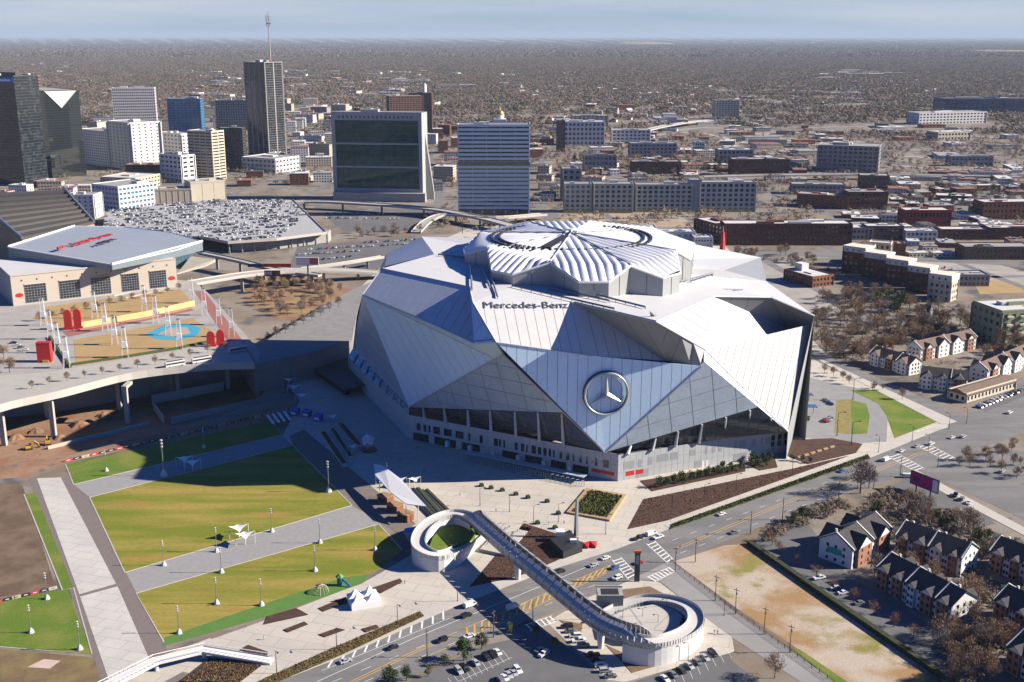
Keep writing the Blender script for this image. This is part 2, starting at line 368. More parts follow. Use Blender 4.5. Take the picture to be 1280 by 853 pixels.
lane([(455, 853), (560, 807), (735, 735), (790, 713)], 0.2, WHITE, (4, 8)); lane([(395, 853), (520, 797), (640, 748), (760, 698)], 0.25, WHITE)
lane([(415, 853), (540, 803), (650, 757), (762, 712)], 0.2, WHITE, (4, 8))
lane([(840, 676), (1090, 582)], 0.2, WHITE, (4, 8)); lane([(850, 692), (1092, 598)], 0.2, WHITE, (4, 8))
# white bars of the kerbside bay
b = MB(); A0, A1, B0, B1 = (G(*p, 0) for p in ((410, 826), (560, 760), (402, 838), (561, 772)))
for k in range(11):
    t = (k+0.5)/11; s = band([A0.lerp(A1, t), B0.lerp(B1, t)], 0.7, 0.08); b.add(s.v, s.f)
tag(b.build('bay_bars', WHITE), kind='structure')
lane([(402, 839), (562, 773)], 0.2, WHITE)
def crosswalk(a, b, c, d, n=8):
    """ladder crossing: rails a-b and c-d with n rungs"""
    A, B, C_, D = (G(*p, 0) for p in (a, b, c, d)); m = MB()
    for k in range(n):
        t = (k+0.5)/n; s = band([A.lerp(B, t), C_.lerp(D, t)], 0.75, 0.084); m.add(s.v, s.f)
    for p, q in ((A, B), (C_, D)): s = band([p, q], 0.35, 0.08); m.add(s.v, s.f)
    tag(m.build('crosswalk', WHITE), kind='structure')
crosswalk((765, 700), (786, 725), (776, 697), (797, 719), 7)
crosswalk((808, 680), (835, 705), (818, 676), (842, 700), 7)
crosswalk((808, 722), (838, 709), (818, 728), (845, 714), 7)
crosswalk((655, 782), (690, 770), (662, 789), (697, 777), 6)
crosswalk((1110, 571), (1145, 590), (1122, 567), (1156, 586), 8)
crosswalk((1147, 558), (1185, 577), (1158, 554), (1194, 573), 8)
crosswalk((1150, 545), (1185, 534), (1144, 540), (1180, 530), 6)
# ------------------------------------------------------------------ beds and green wedges
def bed(pts, m=MULCH, z=0.25, name='planting_bed'): return sheet(name, pts, m, z, z)
bed([(840, 655), (1085, 568), (1088, 573), (838, 661)], mat2('verge_hedge', (0.045, 0.06, 0.018), (0.12, 0.09, 0.04), 0.4, 0.45, 0.6), 0.5)
bed([(805, 624), (990, 586), (1060, 570), (835, 650), (785, 661)], MULCH, 0.3)
bed([(800, 601), (930, 580), (932, 589), (815, 614)], MULCH); bed([(930, 579), (968, 571), (972, 584), (950, 588)], MULCH)
bed([(988, 550), (1040, 548), (1078, 555), (1070, 566), (1010, 580), (985, 570)], MULCH)
bed([(587, 733), (655, 654), (738, 681), (664, 715), (640, 722)], MULCH, 0.3)
bed([(708, 640), (733, 610), (783, 618), (762, 650)], mat('tan_timber', (0.42, 0.29, 0.15), 0.8), 0.9, 'raised_bed')
bed([(716, 639), (738, 613), (778, 620), (759, 646)], mat2('rough_grass', (0.10, 0.115, 0.03), (0.20, 0.165, 0.055), 0.3, 0.4, 0.6, c3=(0.045, 0.055, 0.02), scale3=0.6), 1.1, 'grass_patch')
sheet('lawn', [(1063, 488), (1105, 487), (1183, 523), (1118, 548), (1108, 520), (1098, 505)], GRASSG, 0.08)
sheet('lawn', [(1064, 500), (1083, 505), (1087, 520), (1084, 542), (1064, 543)], GRASSG, 0.09)
sheet('planting_bed', [(1046, 500), (1064, 500), (1063, 543), (1043, 541)], mat2('gold_grass', (0.25, 0.2, 0.07), (0.16, 0.14, 0.05), 0.3, 0.4, 0.6), 0.1)
sheet('drive', [(1003, 470), (1045, 480), (1095, 490), (1110, 515), (1108, 552), (1060, 555), (990, 545), (985, 500)], mat('drive_asphalt', (0.22, 0.22, 0.22), 0.9), 0.055)
# vacant lot and cross street verge
VAC = mat2('vacant_lot', (0.46, 0.39, 0.31), (0.32, 0.20, 0.095), 0.022, 0.44, 0.56, 0.95, 0.22, (0.20, 0.18, 0.05), 0.028, 0.54, 0.62)
sheet('vacant_lot', [(842, 702), (905, 682), (935, 680), (1170, 840), (1160, 853), (1060, 853), (920, 760)], VAC, 0.04)
sheet('grass_verge', [(985, 806), (1000, 812), (1060, 853), (1042, 853)], GRASSG, 0.07)
sheet('complex_drive', [(950, 668), (1010, 655), (1060, 720), (1285, 853), (1180, 853), (1030, 750), (940, 684)], ASPH, 0.045)
sheet('loop_pavement', [(683, 778), (735, 747), (790, 725), (824, 728), (915, 797), (918, 815), (780, 853), (760, 850)], PLAZA, 0.06)
bed([(770, 738), (812, 733), (835, 745), (790, 752), (771, 750)], mat('brown_bed', (0.16, 0.105, 0.06), 0.95, 0.25, 0.4), 0.2)
bed([(757, 806), (800, 826), (832, 829), (790, 841)], mat('brown_bed', (0.16, 0.105, 0.06)), 0.2)
bed([(699, 775), (728, 780), (726, 796)], mat('brown_bed', (0.16, 0.105, 0.06)), 0.2)
# kerbside hedge bed of the lower plaza
bed([(320, 853), (420, 808), (525, 764), (530, 770), (428, 818), (345, 853)], mat2('verge_mulch', (0.075, 0.045, 0.02), (0.11, 0.095, 0.035), 0.3, 0.4, 0.6), 0.35)
for q in ([(398, 793), (421, 785), (431, 787), (406, 796)], [(452, 786), (470, 781), (474, 784), (457, 790)], [(354, 787), (380, 777), (385, 780), (360, 790)],
          [(300, 812), (310, 806), (335, 815), (333, 821)], [(335, 770), (370, 760), (385, 768), (330, 780)], [(398, 760), (432, 746), (436, 752), (404, 764)], [(465, 735), (500, 723), (503, 727), (476, 741)]):
    bed(q, MULCH, 0.35)
# ================================================================== STADIUM
PANEL = mat('sunlit_metal_panel', (0.46, 0.455, 0.445), 0.42, 0.035, 0.03, metal=0.25, fine=0.3)  # all facets share one silver metal; this copy is toned for the sunlit ones
PANELS = mat('shade_blue_metal_panel', (0.68, 0.88, 1.06), 0.40, 0.04, 0.03, metal=0.0, fine=0.3)  # same metal, bluer: skylight on the shaded facets is put into the colour
PANELG = mat('brightened_grey_panel', (0.60, 0.63, 0.68), 0.5, 0.05, 0.03, metal=0.2, fine=0.3)  # same metal, base raised to make up for grazing sun on the left
ROOFW = mat('white_roof_membrane', (0.60, 0.60, 0.60), 0.6, 0.05, 0.05, fine=0.6)
SEAM = mat('panel_seam', (0.16, 0.17, 0.18), 0.7, 0.05)
GREYW = mat('grey_metal_wall', (0.36, 0.37, 0.37), 0.5, 0.05, 0.05, metal=0.2)
ETFE = mat('white_cushion_film', (0.80, 0.81, 0.83), 0.3, 0.02, 0.1, spec=0.5)
MESHP = mat('translucent_facade_panel', (0.56, 0.66, 0.75), 0.35, 0.10, 0.12, metal=0.25, fine=0.8)
MULL = mat('facade_mullion', (0.52, 0.54, 0.56), 0.5, 0.04)
COATED = mat('coated_glass', (0.46, 0.45, 0.43), 0.05, 0.05, 0.1, metal=0.8, spec=0.8)
CLEARG = mat('clear_dark_glass', (0.02, 0.025, 0.03), 0.08, 0.05, 0.1, spec=0.5)
BOWL = mat('concourse_slab', (0.42, 0.42, 0.41), 0.7, 0.05)
PODIUM = mat('podium_panel', (0.46, 0.47, 0.475), 0.6, 0.07, 0.1)
LOUVRE = mat('louvre_grey', (0.30, 0.315, 0.33), 0.6, 0.06)
SV = dict(a=(477,336,93.5), b=(587,359,92.5), c=(591,378,90), d=(620,428,75.5), e=(629,443,63.5), A=(453,369,82), Q=(593,430,72), C=(511,509,15),
  f=(718,378,90), g=(740,445,66.5), h=(830,451,61.5), i=(877,458,59), T=(757,566,14.5), j=(820,402,88), k=(881,437,66),
  l=(892,371,86), m=(964,372,82), n=(987,412,59.5), o=(1018,395,72), p=(1016,405,66.5), q=(985,540,15.5),
  r=(958,352,77), s=(951,322,75), t=(905,338,84), u=(543,318,92), v=(527,296,90), w=(481,333,80), w2=(484,317,80),
  X=(830,298,88), Y=(600,298,92), D=(441,436,18), D2=(446,395,50), N=(772,573,13.5))
SP = {k: G(*v) for k, v in SV.items()}
def ray_on(px, py, a, b, c):
    n = (b-a).cross(c-a); r = G(px, py, 0)-Vector((0, 0, H)); return Vector((0, 0, H))+r*((a-Vector((0, 0, H))).dot(n)/r.dot(n))
SP['c'] = ray_on(591, 378, SP['d'], SP['g'], SP['f'])
SP['S'] = ray_on(530, 401, SP['a'], SP['b'], SP['A'])
SP['Z'] = SP['e'].lerp(SP['C'], 0.08)
stadium = thing('stadium', 'huge angular silver stadium with folded metal facets and a round petal roof', 'stadium', (40, 640, 0))
def facing(pts, toward=Vector((0, -200, 300))):
    n = Vector((0, 0, 0))
    for i in range(len(pts)):
        p, q = pts[i], pts[(i+1) % len(pts)]
        n += Vector(((p.y-q.y)*(p.z+q.z), (p.z-q.z)*(p.x+q.x), (p.x-q.x)*(p.y+q.y)))
    n.normalize(); c = sum(pts, Vector())/len(pts)
    return n if n.dot(toward-c) > 0 else -n
def clip(poly, nrm, d, keep_less):
    o = []
    for i in range(len(poly)):
        a, b = poly[i], poly[(i+1) % len(poly)]; da, db = a.dot(nrm)-d, b.dot(nrm)-d
        if not keep_less: da, db = -da, -db
        if da <= 0: o.append(a)
        if (da < 0 < db) or (db < 0 < da): o.append(a.lerp(b, da/(da-db)))
    return o
def slab(poly, n, t):
    """thin plate over a (nearly) flat outline"""
    b = MB(); k = len(poly)
    if k < 3: return b
    b.add([p for p in poly]+[p-n*t for p in poly], [tuple(range(k)), tuple(range(2*k-1, k-1, -1))]+[(i, i+k, (i+1) % k+k, (i+1) % k) for i in range(k)])
    a, c, d = (Vector(b.v[x]) for x in (0, 1, 2))
    if (c-a).cross(d-a).dot(n) < 0: b.f = [f[::-1] for f in b.f]
    return b
def facet(name, pts, m, width, along=None, parent=None, gap=0.22, label=None, piece='panel', th=0.35):
    """one folded face: a dark backing with separate long panels laid proud of it"""
    par = parent or stadium; P_ = local(stadium, pts); n = facing(pts)
    cc = sum(P_, Vector())/len(P_); dv_ = max(abs((p-cc).dot(n)) for p in P_)
    back = slab([p-n*(0.3+2*dv_) for p in P_], n, 0.25).build(name, SEAM, par)
    if label: back['label'] = label
    ax = (along if along else Vector((0, 0, 1))); ax = (ax-n*ax.dot(n)).normalized(); w = n.cross(ax)
    ds = [p.dot(w) for p in P_]; lo, hi = min(ds), max(ds); k = max(1, round((hi-lo)/width)); wd = (hi-lo)/k
    for i in range(k):
        pl = clip(clip(P_, w, lo+wd*i+gap/2, False), w, lo+wd*(i+1)-gap/2, True)
        if len(pl) >= 3:
            o = slab(pl, n, th).build(piece, m, back)
    return back
q_ = lambda s: [SP[x] for x in s]
PANELL = mat('brightened_metal_panel', (0.66, 0.655, 0.64), 0.45, 0.04, 0.03, metal=0.15, fine=0.3)  # same metal again, lightened for the weak sun on the lettering facet
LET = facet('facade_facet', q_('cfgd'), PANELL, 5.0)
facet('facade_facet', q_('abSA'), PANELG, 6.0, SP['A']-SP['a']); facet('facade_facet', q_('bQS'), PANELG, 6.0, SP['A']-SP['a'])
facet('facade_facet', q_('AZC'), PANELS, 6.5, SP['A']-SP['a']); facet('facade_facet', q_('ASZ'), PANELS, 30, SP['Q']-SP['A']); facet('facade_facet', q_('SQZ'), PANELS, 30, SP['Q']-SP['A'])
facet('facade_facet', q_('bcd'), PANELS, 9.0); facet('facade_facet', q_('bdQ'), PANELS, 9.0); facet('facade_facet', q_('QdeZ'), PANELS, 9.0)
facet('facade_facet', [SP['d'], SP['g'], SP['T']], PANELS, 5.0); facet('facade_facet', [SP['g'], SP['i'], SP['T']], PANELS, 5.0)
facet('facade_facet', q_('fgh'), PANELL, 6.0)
facet('recess_wall', q_('fhj'), GREYW, 9.0); facet('recess_wall', q_('jhik'), GREYW, 9.0)
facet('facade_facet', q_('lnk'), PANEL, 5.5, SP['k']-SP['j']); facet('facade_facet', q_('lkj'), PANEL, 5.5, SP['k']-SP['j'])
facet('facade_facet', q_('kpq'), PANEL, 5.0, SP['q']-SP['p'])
facet('recess_wall', q_('lmn'), GREYW, 12.0)
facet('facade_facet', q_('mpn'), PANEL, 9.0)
facet('recess_wall', q_('mop'), GREYW, 14.0)
facet('recess_wall', q_('tsr'), GREYW, 11.0)
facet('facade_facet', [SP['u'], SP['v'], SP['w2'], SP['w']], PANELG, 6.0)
# right flank, seen as a thin sliver, and hidden back skirts so that the shell is closed
sk = MB(); L_ = lambda *p: local(stadium, p)
def drop(a, b_, za=0.0):
    pa, pb = SP[a], SP[b_]; v = L_(pa, pb); g0 = L_((pa.x, pa.y, za), (pb.x, pb.y, za)); sk.quad(v[0], v[1], g0[1], g0[0])
for a, b_ in (('o', 'r'), ('r', 's'), ('s', 'X'), ('X', 'Y'), ('Y', 'v')): drop(a, b_)
v = L_(SP['p'], SP['q'], SP['o'], (SP['o'].x, SP['o'].y+22, 0), (SP['q'].x, SP['q'].y, 0)); sk.poly([v[0], v[2], v[3], v[4], v[1]])
v = L_(SP['a'], SP['A'], SP['D2'], SP['w']); sk.poly(v)
v = L_(SP['v'], SP['w2'], SP['w'], SP['D2'], SP['D'], (-112, 760, 0), (SP['v'].x, SP['v'].y, 0)); sk.poly(v)
sk.build('back_wall', GREYW, stadium)
# main roof
rp = q_('bcfjlmort') + [SP['s'], SP['X'], SP['Y'], SP['v'], SP['u'], SP['a']]
rb = MB(); c0 = Vector((34.8, 655, 91)); lp = L_(*rp); lc = L_(c0)[0]
for i in range(len(lp)):
    a_, b_ = lp[i], lp[(i+1) % len(lp)]
    m1, m2 = a_.lerp(lc, 0.5), b_.lerp(lc, 0.5)
    rb.quad(a_, b_, m2, m1); rb.add([m1, m2, lc], [(0, 1, 2)])
for i, f_ in enumerate(rb.f):
    a_, b_, c_ = (Vector(rb.v[x]) for x in f_[:3])
    if (b_-a_).cross(c_-a_).z < 0: rb.f[i] = f_[::-1]
roof = rb.build('main_roof', ROOFW, stadium)
# roof rails: raised track beams running out from the petals
def roof_z(p):
    best = None
    P2 = L_(p)[0]
    for f_ in rb.f:
        tri = [Vector(rb.v[x]) for x in f_]
        for t in ((0, 1, 2), (0, 2, 3))[:len(tri)-2]:
            a_, b_, c_ = (tri[x] for x in t); n_ = (b_-a_).cross(c_-a_)
            if abs(n_.z) < 1e-6: continue
            s1 = [((tri[t[x]]-P2).cross(tri[t[(x+1) % 3]]-P2)).z for x in range(3)]
            if min(s1) >= -1e-6 or max(s1) <= 1e-6: best = a_.z-((P2.x-a_.x)*n_.x+(P2.y-a_.y)*n_.y)/n_.z
    return best
for (a_, b_) in (((588, 332), (590, 362)), ((604, 337), (612, 358)), ((613, 342), (622, 371)), ((640, 357), (768, 386)), ((700, 357), (807, 384)), ((685, 360), (762, 376)), ((770, 364), (912, 369)), ((785, 360), (928, 361)), ((850, 352), (905, 338)), ((870, 345), (945, 321)), ((560, 315), (500, 332)), ((580, 322), (548, 318))):
    w0, w1 = G(*a_, 90), G(*b_, 88)
    for _ in range(4):
        z0, z1 = roof_z(w0), roof_z(w1)
        if z0 is None or z1 is None: break
        w0, w1 = G(*a_, z0+1.1), G(*b_, z1+1.1)
    if z0 is None or z1 is None: continue
    w0, w1 = local(stadium, (w0, w1)); t_ = MB().tube([w0, w1], 0.55, 4)
    k = int((w1-w0).length/6)
    for i in range(k+1):
        p = w0.lerp(w1, i/max(k, 1)); t_.tube([p, p-Vector((0, 0, 1.6))], 0.25, 4)
    t_.build('roof_rail', STEEL, roof)
# parapet edges: bright coping along the folds
for nm, r_ in (('abcd', 0.45), ('deT', 0.5), ('eC', 0.5), ('iT', 0.5), ('kq', 0.5), ('fjk', 0.5), ('lm', 0.4), ('mo', 0.6), ('gd', 0.35), ('knp', 0.4), ('AZ', 0.3), ('jl', 0.3), ('aA', 0.3)):
    MB().tube(local(stadium, q_(nm)), r_, 5).build('coping', MULL, stadium)
# gutter line just under the fold of the two big left facets
for a_, b_ in (((457, 371), (590, 431)), ((632, 430), (738, 447))):
    pass
# ---------------------------------------------------------------- petal ring
CEN = Vector((34.8, 661.0, 0))
def polar(r, ang, z): return Vector((CEN.x+r*math.cos(R(ang)), CEN.y+r*math.sin(R(ang)), z))
nz, oz, bz = 103.5, 97.5, 84.0
NP = [G(600, 292, nz), G(609, 311, nz), G(688, 329, nz), G(788, 333, nz), G(845, 315, nz), polar(66, 36, nz), polar(68, 76, nz), polar(67, 111, nz)]
OP = [(G(580, 312, oz), G(581, 318, oz)), (G(615, 339, oz), G(641, 344, oz)), (G(724, 353, oz), G(761, 353, oz)), (G(829, 348, oz), G(850, 342, oz)),
      (G(863, 325, oz), polar(79, 16, oz)), (polar(82, 50, oz), polar(82, 62, oz)), (polar(82, 88, oz), polar(82, 99, oz)), (polar(80, 124, oz), polar(79, 135, oz))]
HUB = Vector((CEN.x, CEN.y+1.5, 107.0))
DARKG = mat('dark_gap', (0.03, 0.032, 0.036), 0.6, 0.0)
for i in range(8):
    A_, B_ = NP[i], NP[(i+1) % 8]; o1, o2 = OP[i]
    lA, lB, l1, l2, lh = local(stadium, (A_, B_, o1, o2, HUB)); down = lambda p, z=bz: Vector((p.x, p.y, z))
    pet = MB()
    for p, q in ((lA, l1), (l1, l2), (l2, lB)):
        pet.quad(p-Vector((0,0,.3)), q-Vector((0,0,.3)), down(q), down(p))
    inner = lambda p: Vector((p.x*.86+lh.x*.14, p.y*.86+lh.y*.14, p.z))
    pet.quad(lB, down(lB), down(inner(lB)), inner(lB)); pet.quad(lA, inner(lA), down(inner(lA)), down(lA))
    wall = pet.build('petal', GREYW, stadium)
    # wall joints
    for p, q in ((lA, l1), (l1, l2), (l2, lB)):
        n = max(1, int((q-p).length/14))
        d = (q-p).normalized(); nn = d.cross(Vector((0, 0, 1)));
        if nn.dot(p-lh) < 0: nn = -nn
        for t in range(n):
            c_ = p.lerp(q, (t+.5)/n)+nn*.12; c_.z = p.lerp(q, (t+.5)/n).z-.4; MB().tube([c_, down(c_)], .16, 4).build('wall_joint', SEAM, wall)
    # white rim along the outer edge and a dark valley against the next petal
    MB().tube([lA, l1, l2, lB], 0.7, 5).build('rim', WHITEMETAL, wall)
    # cushions: parallel arches along the petal's axis
    axis = ((l1+l2)/2-lh); axis.z = 0; axis.normalize(); tan = Vector((-axis.y, axis.x, 0))
    to = lambda p: ((p-lh).dot(axis), (p-lh).dot(tan))
    outl = [to(x) for x in (lA, l1, l2, lB)]
    tl, th_ = min(x[1] for x in outl), max(x[1] for x in outl); n = max(6, round((th_-tl)/4.6)); w_ = (th_-tl)/n
    hubp = (0.0, 0.0)
    poly = [hubp]+outl
    def span(t):
        xs = []
        for a_ in range(5):
            p, q = poly[a_], poly[(a_+1) % 5]
            if (p[1]-t)*(q[1]-t) < 0: xs.append(p[0]+(q[0]-p[0])*(t-p[1])/(q[1]-p[1]))
        return (min(xs), max(xs)) if len(xs) >= 2 else None
    def zfold(r, t):
        # flat inner field, then the fold line between the two notches, then down to the outer edge
        pA, pB = outl[0], outl[3]
        rn = pA[0]+(pB[0]-pA[0])*(t-pA[1])/((pB[1]-pA[1]) or 1e-6); s1 = span(t); ro = s1[1] if s1 else rn
        if r <= rn: return lh.z+(nz-lh.z)*max(0, r)/max(rn, 1)
        return nz+(oz-nz)*(r-rn)/max(0.1, max(ro, outl[1][0])-rn)
    for k in range(n):
        cb = MB(); rows = []
        for s in range(7):
            t = tl+w_*(k+0.02+0.96*s/6); sp = span(t)
            if not sp: sp = span(tl+w_*(k+.5)) or (0, 1); sp = (sum(sp)/2, sum(sp)/2)
            arch = 0.95*math.sin(math.pi*s/6)
            row = []
            pA, pB = outl[0], outl[3]; rn = pA[0]+(pB[0]-pA[0])*(t-pA[1])/((pB[1]-pA[1]) or 1e-6); rn = min(max(rn, sp[0]), sp[1])
            for r in (sp[0], sp[0]*.5+rn*.5, rn, rn*.5+sp[1]*.5, sp[1]):
                p = lh+axis*r+tan*t; edge = 0.35 if r in (sp[0], sp[1]) else 1.0
                row.append(Vector((p.x, p.y, zfold(r, t)+arch*edge+.25)))
            rows.append(row)
        o_ = 0; vs = [p for r_ in rows for p in r_]; fs = []
        for s in range(6):
            for j in range(4): fs.append((s*5+j, s*5+j+1, s*5+j+6, s*5+j+5))
        cb.add(vs, fs)
        for x, f_ in enumerate(cb.f):
            a_, b_, c_ = (Vector(cb.v[y]) for y in (f_[0], f_[1], f_[2]))
            if (b_-a_).cross(c_-a_).z < 0: cb.f[x] = f_[::-1]
        cb.build('cushion', ETFE, wall, smooth=True)
    vl = MB(); p0, p1 = lh+Vector((0, 0, .9)), lA+Vector((0, 0, .9)); vl.tube([p0, p1], 0.45, 4); vl.build('valley', MULL, wall)
# two dark rings broken where the cushions cross them
for rad, a0, a1, wd in ((46.8, 125, 240, .75), (46.8, -50, 55, .75), (42.5, 140, 420, .7)):
    rg = MB(); k = 0; ang = a0
    while ang < a1:
        if k % 2 == 0 or (150 < (ang % 360) < 215) or (ang % 360) > 335 or (ang % 360) < 25:
            ps = []
            for s in range(3):
                a_ = ang+s*2.2/2; p = polar(rad, a_, 0); tt = min(1, (p-Vector((HUB.x, HUB.y, 0))).length/66); z_ = HUB.z+(nz-HUB.z)*tt+1.35
                ps.append(Vector((p.x, p.y, z_)))
            s_ = band(local(stadium, ps), wd*2, 0.15, -1.2); rg.add(s_.v, s_.f)
        ang += 2.2; k += 1
    tag(rg.build('ring_gap', DARKG, stadium), kind='stuff')
hb = MB(); lh = local(stadium, [HUB])[0]
for a_ in range(8):
    d_ = Vector((math.cos(a_*math.pi/4), math.sin(a_*math.pi/4), 0)); hb.tube([lh+Vector((0,0,2.2)), lh+d_*5+Vector((0,0,1.6))], .5, 5)
hb.tube([lh, lh+Vector((0,0,3))], 2.2, 12); hb.build('hub', WHITEMETAL, stadium)
dg = MB()
for a_ in (228, 240, 252):
    p, q = polar(8, a_, 108.3), polar(38, a_-2, 107.4)
dq = local(stadium, (polar(10, 236, 108.2), polar(12, 262, 108.2), polar(43, 252, 106.6), polar(41, 243, 106.6)))
slab(dq, Vector((0, 0, 1)), 0.3).build('open_slot', DARKG, stadium)
# ---------------------------------------------------------------- lettering and emblem
def plane_frame(p0, p1, p2, toward=Vector((0, -200, 300))):
    """origin p0, x along p0->p1, z out of the facet"""
    x = (p1-p0).normalized(); n = facing([p0, p1, p2], toward); y = n.cross(x); return x, y, n
def place_text(s, size, mid, xdir, n, m, parent, name='lettering', bold=0.0, sx=1.0, depth=0.06):
    me = text_mesh(s, size, depth, bold); x = (xdir-n*xdir.dot(n)).normalized(); y = n.cross(x); me.materials.clear(); me.materials.append(m)
    Mx = Matrix(((x.x*sx, y.x, n.x, mid.x), (x.y*sx, y.y, n.y, mid.y), (x.z*sx, y.z, n.z, mid.z), (0, 0, 0, 1))); me.transform(Mx)
    return ob(name, me, parent)
n_l = facing(q_('cfgd')); LM = SP['c'].lerp(SP['f'], .50)*.93+SP['d'].lerp(SP['g'], .5)*.07
lt = place_text('Mercedes-Benz', 5.0, local(stadium, [LM+n_l*.3])[0], SP['f']-SP['c'], n_l, mat('letter_navy', (0.05, 0.06, 0.09), 0.5, 0), stadium, sx=1.42)
n_e = facing([SP['g'], SP['i'], SP['T']])
EC = G(757, 491, 49); nd = facing([SP['d'], SP['g'], SP['T']])
# put the emblem's centre on its facet
ray = (EC-Vector((0, 0, H))).normalized(); t_ = (SP['T']-Vector((0, 0, H))).dot(n_e)/ray.dot(n_e); EC = Vector((0, 0, H))+ray*t_+n_e*2.2
xe = Vector((1, 0, 0)); xe = (xe-n_e*xe.dot(n_e)).normalized(); ye = n_e.cross(xe)
if ye.z < 0: ye = -ye; xe = -xe
ec = local(stadium, [EC])[0]; er = 11.0
rng = MB(); pts = [ec+xe*er*math.cos(a_*math.pi/24)+ye*er*math.sin(a_*math.pi/24) for a_ in range(49)]; rng.tube(pts, .58, 8, False)
CHROME = mat('chrome', (0.50, 0.54, 0.58), 0.3, 0.03, metal=0.4)
emb = rng.build('emblem', CHROME, stadium, smooth=True)
st = MB()
for a_ in (90, 210, 330):
    d_ = xe*math.cos(R(a_))+ye*math.sin(R(a_)); sd = xe*math.cos(R(a_+90))+ye*math.sin(R(a_+90)); k_ = 1.35
    b0, b1, tip, top = ec+sd*k_, ec-sd*k_, ec+d_*er, ec+n_e*1.3
    st.add([b0, tip, top, b1], [(0, 1, 2), (1, 3, 2), (0, 2, 3)])
st.build('emblem_star', CHROME, emb)
rr = MB(); pts = [ec-n_e*1.2+xe*(er+.2)*math.cos(a_*math.pi/24)+ye*(er+.2)*math.sin(a_*math.pi/24) for a_ in range(49)]; rr.tube(pts, .8, 6, False); rr.build('emblem_backing', DARKG, emb)
# ---------------------------------------------------------------- glazed triangles
def on_edge(a, b_, px):
    best = min((abs(640+F*((p := a.lerp(b_, k/400)).x)/(p.y*math.cos(PITCH)-(p.z-H)*math.sin(PITCH))-px), k) for k in range(401)); return a.lerp(b_, best[1]/400)
ip = G(880, 452, 61.5)
W1 = on_edge(SP['e'], SP['T'], 705); W2 = on_edge(ip, SP['q'], 948)
def lattice(tri, m, nu, along, name, th=0.3, cell=None):
    """separate panels of a glazed field, split both ways"""
    P_ = local(stadium, tri); n = facing(tri); back = slab([p-n*0.35 for p in P_], n, 0.2).build(name, MULL if m is MESHP else STEEL, stadium)
    ax = (along-n*along.dot(n)).normalized(); up = n.cross(ax)
    du = [p.dot(ax) for p in P_]; dv = [p.dot(up) for p in P_]; cu, cv = cell
    i = 0; u0 = min(du)
    while u0+i*cu < max(du):
        j = 0
        while min(dv)+j*cv < max(dv):
            pl = clip(clip(P_, ax, u0+i*cu+.2, False), ax, u0+(i+1)*cu-.2, True)
            if len(pl) >= 3: pl = clip(clip(pl, up, min(dv)+j*cv+.2, False), up, min(dv)+(j+1)*cv-.2, True)
            if len(pl) >= 3: slab(pl, n, th).build('pane', m, back)
            j += 1
        i += 1
    return back
lattice([SP['e'], SP['C'], W1], MESHP, 0, SP['T']-SP['C'], 'glazed_facet', cell=(12.2, 9.0))
lattice([ip, SP['T'], W2], MESHP, 0, W2-SP['T'], 'glazed_facet', cell=(12.2, 9.0))
lattice([ip, SP['k'], SP['q'], W2], MESHP, 0, W2-SP['T'], 'glazed_facet', cell=(12.2, 9.0))
lattice([SP['A'], SP['D'], SP['C']], MESHP, 0, SP['C']-SP['D'], 'glazed_facet', cell=(14, 12.0))
PN = G(772, 602, 0); PR = G(986, 566, 0); PL = G(512, 549, 0); PLL = G(436, 472, 0)
up_ = lambda p, z: Vector((p.x, p.y, z))
ph = 14.3
lattice([SP['C'], SP['T'], W1], COATED, 0, SP['T']-SP['C'], 'window_band', cell=(6.1, 4.5))
lattice([SP['T'], SP['q'], W2], CLEARG, 0, SP['q']-SP['T'], 'window_band', cell=(6.1, 4.5))
lattice([SP['C'], up_(PL, ph), up_(PLL, ph), SP['D']], COATED, 0, SP['C']-SP['D'], 'window_band', cell=(8, 20))
# tapered columns in front of the glass
def column(top, foot, w=0.95):
    a_, b_ = local(stadium, (top, foot)); MB().tube([a_, b_], [w*.55, w], 6).build('column', MULL, stadium)
eT = [SP['C'], W1]; n1 = facing([SP['e'], SP['C'], SP['T']])
for x in (530, 556, 585, 613, 644, 673, 703): 
    tp = on_edge(SP['C'], W1, x); ft = on_edge(up_(PL, ph), up_(PN, ph), x+2); column(tp+n1*.6, ft+n1*.8)
n2 = facing([ip, SP['T'], SP['q']])
for x in (786, 817, 845, 875, 905, 935):
    tp = on_edge(SP['T'], W2, x+2); ft = on_edge(up_(PN, ph), up_(PR, ph), x-2); column(tp+n2*.6, ft+n2*.8)
column(on_edge(W2, SP['q'], 963)+n2*.6, on_edge(up_(PN, ph), up_(PR, ph), 961)+n2*.8)
n3 = facing([SP['D'], SP['C'], up_(PL, 0)])
for k in range(1, 9):
    t = k/9; column(SP['D'].lerp(SP['C'], t)+n3*.6, up_(PLL, ph).lerp(up_(PL, ph), t)+n3*.8, .8)
